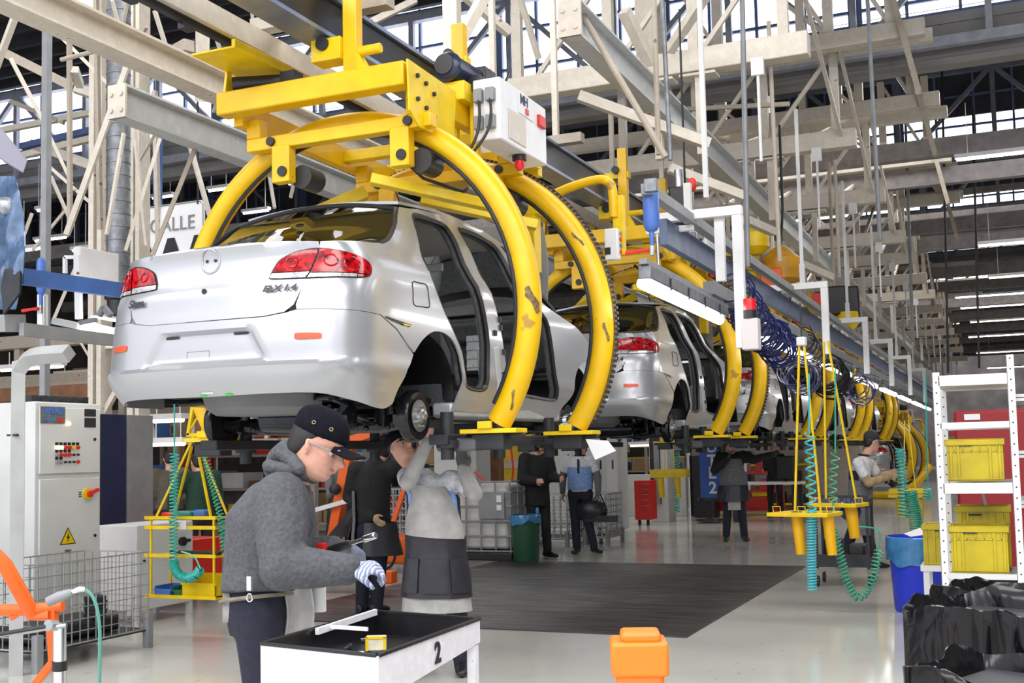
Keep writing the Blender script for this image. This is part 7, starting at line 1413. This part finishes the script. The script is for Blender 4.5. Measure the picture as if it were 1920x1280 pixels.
# ---- dark worker at the white table
p = at(1455, 960, Y=26.5); t, _ = person((p.x, 26.5, 0), 180, 1.72, dict(wr=(.2, .35, 1.1), wl=(-.2, .35, 1.1)), dict(top=blackcl, legs=blackcl, hair='hair', cap=whitecl), 'dark dressed worker at the table behind the worker beside the banner', .024)
# ---- worker in the white shirt on the right
p = at(1625, 1064, Z=0); q_ = at(1655, 1062, Z=0); fx2 = math.degrees(atan2(CR.y, CR.x))-90+14
R2 = Matrix.Rotation(radians(fx2), 3, 'Z').inverted(); d2 = (p-EYE).dot(CF)
def rj(px, py, d=0.): v = gp(px, py, d2+d)-V((p.x, p.y, 0)); return tuple((R2 @ v)*(1.75/1.76))
J = dict(pel=rj(1612, 945), chest=rj(1613, 888), neck=rj(1620, 855), head=rj(1634, 830), hdir=(0, 1, -.12), hup=(0, .12, 1), sr=rj(1608, 868, -.18), sl=rj(1630, 868, .18), er=rj(1628, 905, -.25), el=rj(1648, 895, .2), wr=rj(1668, 893, -.2), wl=rj(1680, 884, .15), hr=rj(1615, 955, -.1), hl=rj(1615, 955, .1), kr=rj(1628, 1005, -.1), kl=rj(1595, 1005, .1), ar=rj(1638, 1056, -.1), al=rj(1578, 1052, .1), dr=(0, 1, .1), dl=(.1, 1, -.1))
t, rb = person((p.x, p.y, 0), fx2, 1.76, J, dict(top=whitecl, sleeve='short', under=tan, legs='navycloth', cap=cloth('charcoal_cap', (.03, .03, .034)), glasses=1, glove_r=tan, glove_l=tan, collar='navycloth', topname='polo_shirt'), 'worker in a white shirt, dark cap and tan sleeves, facing right beside the trays', .015)
shell(t, 'navy_side', 'navycloth', 1.0, 1.24, pi*.9, pi*1.75, .008, rb); shell(t, 'light_blue_back', ltblue, 1.02, 1.26, pi*1.3, pi*1.65, .012, rb); shell(t, 'grey_apron', greycl, .42, 1.12, -.5, pi+.7, .02, rb, .05)
# ---- background people at the left
p = at(375, 900, Y=11.5); t, _ = person((p.x, 11.5, 0), 60, 1.70, dict(head=(0, .1, 1.58), wr=(.2, .4, 1.1), wl=(-.3, .2, 1.0), el=(-.35, 0, 1.15)), dict(top=greencl, legs=blackcl, bulk=.02), 'person in a dark green shirt turned away behind the yellow hanging shelf', .02)
p = at(318, 900, Y=12.5); t, _ = person((p.x, 12.5, 0), 40, 1.72, dict(wr=(.3, .3, 1.2)), dict(top=cloth('olive_grey_cloth', (.10, .09, .07)), legs=blackcl, bulk=.03, glove_r=whitecl), 'person in an olive-grey jacket left of the person in green', .022)
p = at(1822, 900, Y=15.5); t, _ = person((p.x, 15.5, 0), 90, 1.66, dict(), dict(top=whitecl, legs='navycloth', hair='hair'), 'dark-haired person in white seen through the white shelving', .022)
# ================================================================ FOREGROUND TRAY TABLE
# corners of the tray rim (left end hidden edge, right corner, far side)
z = 1.02
c0, c1, c2 = at(492, 1213, Z=z), at(905, 1166, Z=z-.0), at(660, 1150, Z=z); c3 = at(790, 1150, Z=z)
c0 = at(488, 1210, Z=z); c1 = at(903, 1160, Z=z)
t = thing('tray_table', tuple(c0), 'white-sided tray table numbered 2 with a black interior and one white leg, nearest the camera', 'table')
ex = (c1-c0); near = at(565, 1238, Z=z)-c0          # left end edge direction
L = ex.length; ex.normalize(); cN = at(700, 1228, Z=z)-c0
# the front board runs from n0 to c1; the tray goes back from it
n0 = at(700, 1229, Z=z)
n0 = at(708, 1230, Z=z); l0 = at(488, 1207, Z=z); r0 = at(900, 1160, Z=z); b0 = l0+(r0-n0)
o = V(t.location)
A, B_, C_, D_ = [V((p_.x, p_.y, 0))-V((o.x, o.y, 0)) for p_ in (l0, n0, r0, b0)]
def wallp(P, Q, h0, h1, th, nm, m_, zt=0.):
    d = (Q-P).normalized(); n_ = V((-d.y, d.x, 0)); c_ = (A+B_+C_+D_)/4; n_ = n_ if (c_-P).dot(n_) > 0 else -n_
    vs = [P+V((0, 0, zt)), Q+V((0, 0, zt)), Q+V((0, 0, -h1)), P+V((0, 0, -h0))]; vs += [v+n_*th for v in vs]
    return MB().add(vs, [(0, 1, 2, 3), (7, 6, 5, 4), (0, 4, 5, 1), (1, 5, 6, 2), (2, 6, 7, 3), (3, 7, 4, 0)]).build(nm, m_, t, smooth=False, bevel=.002)
wp = chipped('chipped_white_tray_paint', (.82, .82, .86), (.03, .03, .04), .4, .73, 22)
fb_ = wallp(B_, C_+(C_-B_).normalized()*.0, .125, .075, .008, 'front_board', wp); eb = wallp(A, B_, .17, .17, .008, 'end_board', wp); wallp(D_, C_, .07, .07, .006, 'back_board', wp); wallp(A, D_, .1, .1, .006, 'far_board', wp)
ins = mat('black_tray_paint', (.012, .012, .014), .3, 0, .3, 20)
n_ = V((0, 0, -.075)); S_ = lambda p_, k: p_+((A+B_+C_+D_)/4-p_)*k
MB().add([S_(A, .03)+n_, S_(B_, .03)+n_, S_(C_, .03)+n_, S_(D_, .03)+n_], [(0, 1, 2, 3)]).build('tray_floor', ins, t, solid=.006, smooth=False)
for P, Q in ((A, B_), (B_, C_), (C_, D_), (D_, A)): MB().bar(S_(P, .012)+V((0, 0, .001)), S_(Q, .012)+V((0, 0, .001)), .016, .008).build('rim', ins, t, smooth=False); MB().add([S_(P, .028)+V((0, 0, 0)), S_(Q, .028)+V((0, 0, 0)), S_(Q, .034)+n_, S_(P, .034)+n_], [(0, 1, 2, 3)]).build('inner_wall', ins, t, solid=.003, smooth=False)
q0 = A+(D_-A)*.30; q1 = B_+(C_-B_)*.42
MB().bar(S_(A, .1)+(D_-A)*.35+V((0, 0, -.005)), S_(D_, .12)*1.0+V((0, 0, .004)), .012, .02).bar(A+(D_-A)*.5+(B_-A)*.05, A+(D_-A)*.52+(B_-A)*.40, .006, .012).build('inner_divider', wp, t, smooth=False)
for P, k1, k2, w_ in ((C_, .10, .0, .024), (B_, .06, .06, .02)):
    q_ = S_(P, .08); MB().bar(q_+V((0, 0, -.08)), V((q_.x, q_.y, -o.z)), .028, .028, (1, 0, 0)).build('leg', wp, t, smooth=False)
q_ = S_(A, .06); MB().bar(q_+V((0, 0, -.08)), V((q_.x, q_.y, -o.z)), .028, .028, (1, 0, 0)).build('leg', wp, t, smooth=False); q_ = S_(D_, .06); MB().bar(q_+V((0, 0, -.08)), V((q_.x, q_.y, -o.z)), .028, .028, (1, 0, 0)).build('leg', wp, t, smooth=False)
d = (C_-B_).normalized(); nn = V((d.y, -d.x, 0)); nn = nn if nn.dot(EYE-o) > 0 else -nn
text('number_2', '2', 'black', t, B_+(C_-B_)*.53+V((0, 0, -.055))+nn*.003, d, (0, 0, 1), .085, .0012, bold=.0025)
TT = lambda a, b_, h=0.: o+S_(A, .04)+(B_-A)*(b_*.92)+(D_-A)*(a*.92)+V((0, 0, -.073+h))
random.seed(9)
for i in range(14):
    a, b_ = random.uniform(.05, .9), random.uniform(.1, .8); p_ = TT(a, b_, .008); an = random.uniform(0, pi); dv = V((cos(an), sin(an), 0))*random.uniform(.012, .035)
    single('small_tool', MB().cyl(p_-dv, p_+dv, .005, n=8).cyl(p_+dv*.6, p_+dv*1.1, .008, n=8), ['chrome', 'steel', 'dark'][i % 3], 'small loose metal tool lying in the black tray', 'tool', 'loose tools in the tray')
p_ = TT(.62, .42, .001); q = MB().box((0, 0, .022), (.062, .03, .044)); k_ = thing('carton_box', tuple(p_), 'small yellow and white carton standing in the black tray', 'box', rz=.4); q.build('carton', mat('pale_carton', (.72, .66, .48), .6, 0, .2, 30), k_, bevel=.002); MB().b2((-.032, -.0165, .0), (-.024, -.015, .044)).b2((.024, -.0165, .0), (.032, -.015, .044)).b2((-.032, -.0165, .036), (.032, -.0152, .0445)).build('yellow_edge', 'yellow2', k_, smooth=False)
p_ = TT(.35, .35, .008); single('spray_stick', MB().cyl(p_, p_+V((.05, .02, .0)), .009, n=10), 'white', 'short white tube lying in the black tray', 'tube')
p_ = gp(598, 1112, 4.45); single('spray_can', MB().lathe([(.026, 0), (.028, .004), (.028, .12), (.018, .135), (.01, .15)], p_-V((0, 0, .07)), (0, 0, 1), 16), 'white', 'white spray can hanging behind the hip of the man in the grey fleece', 'can')
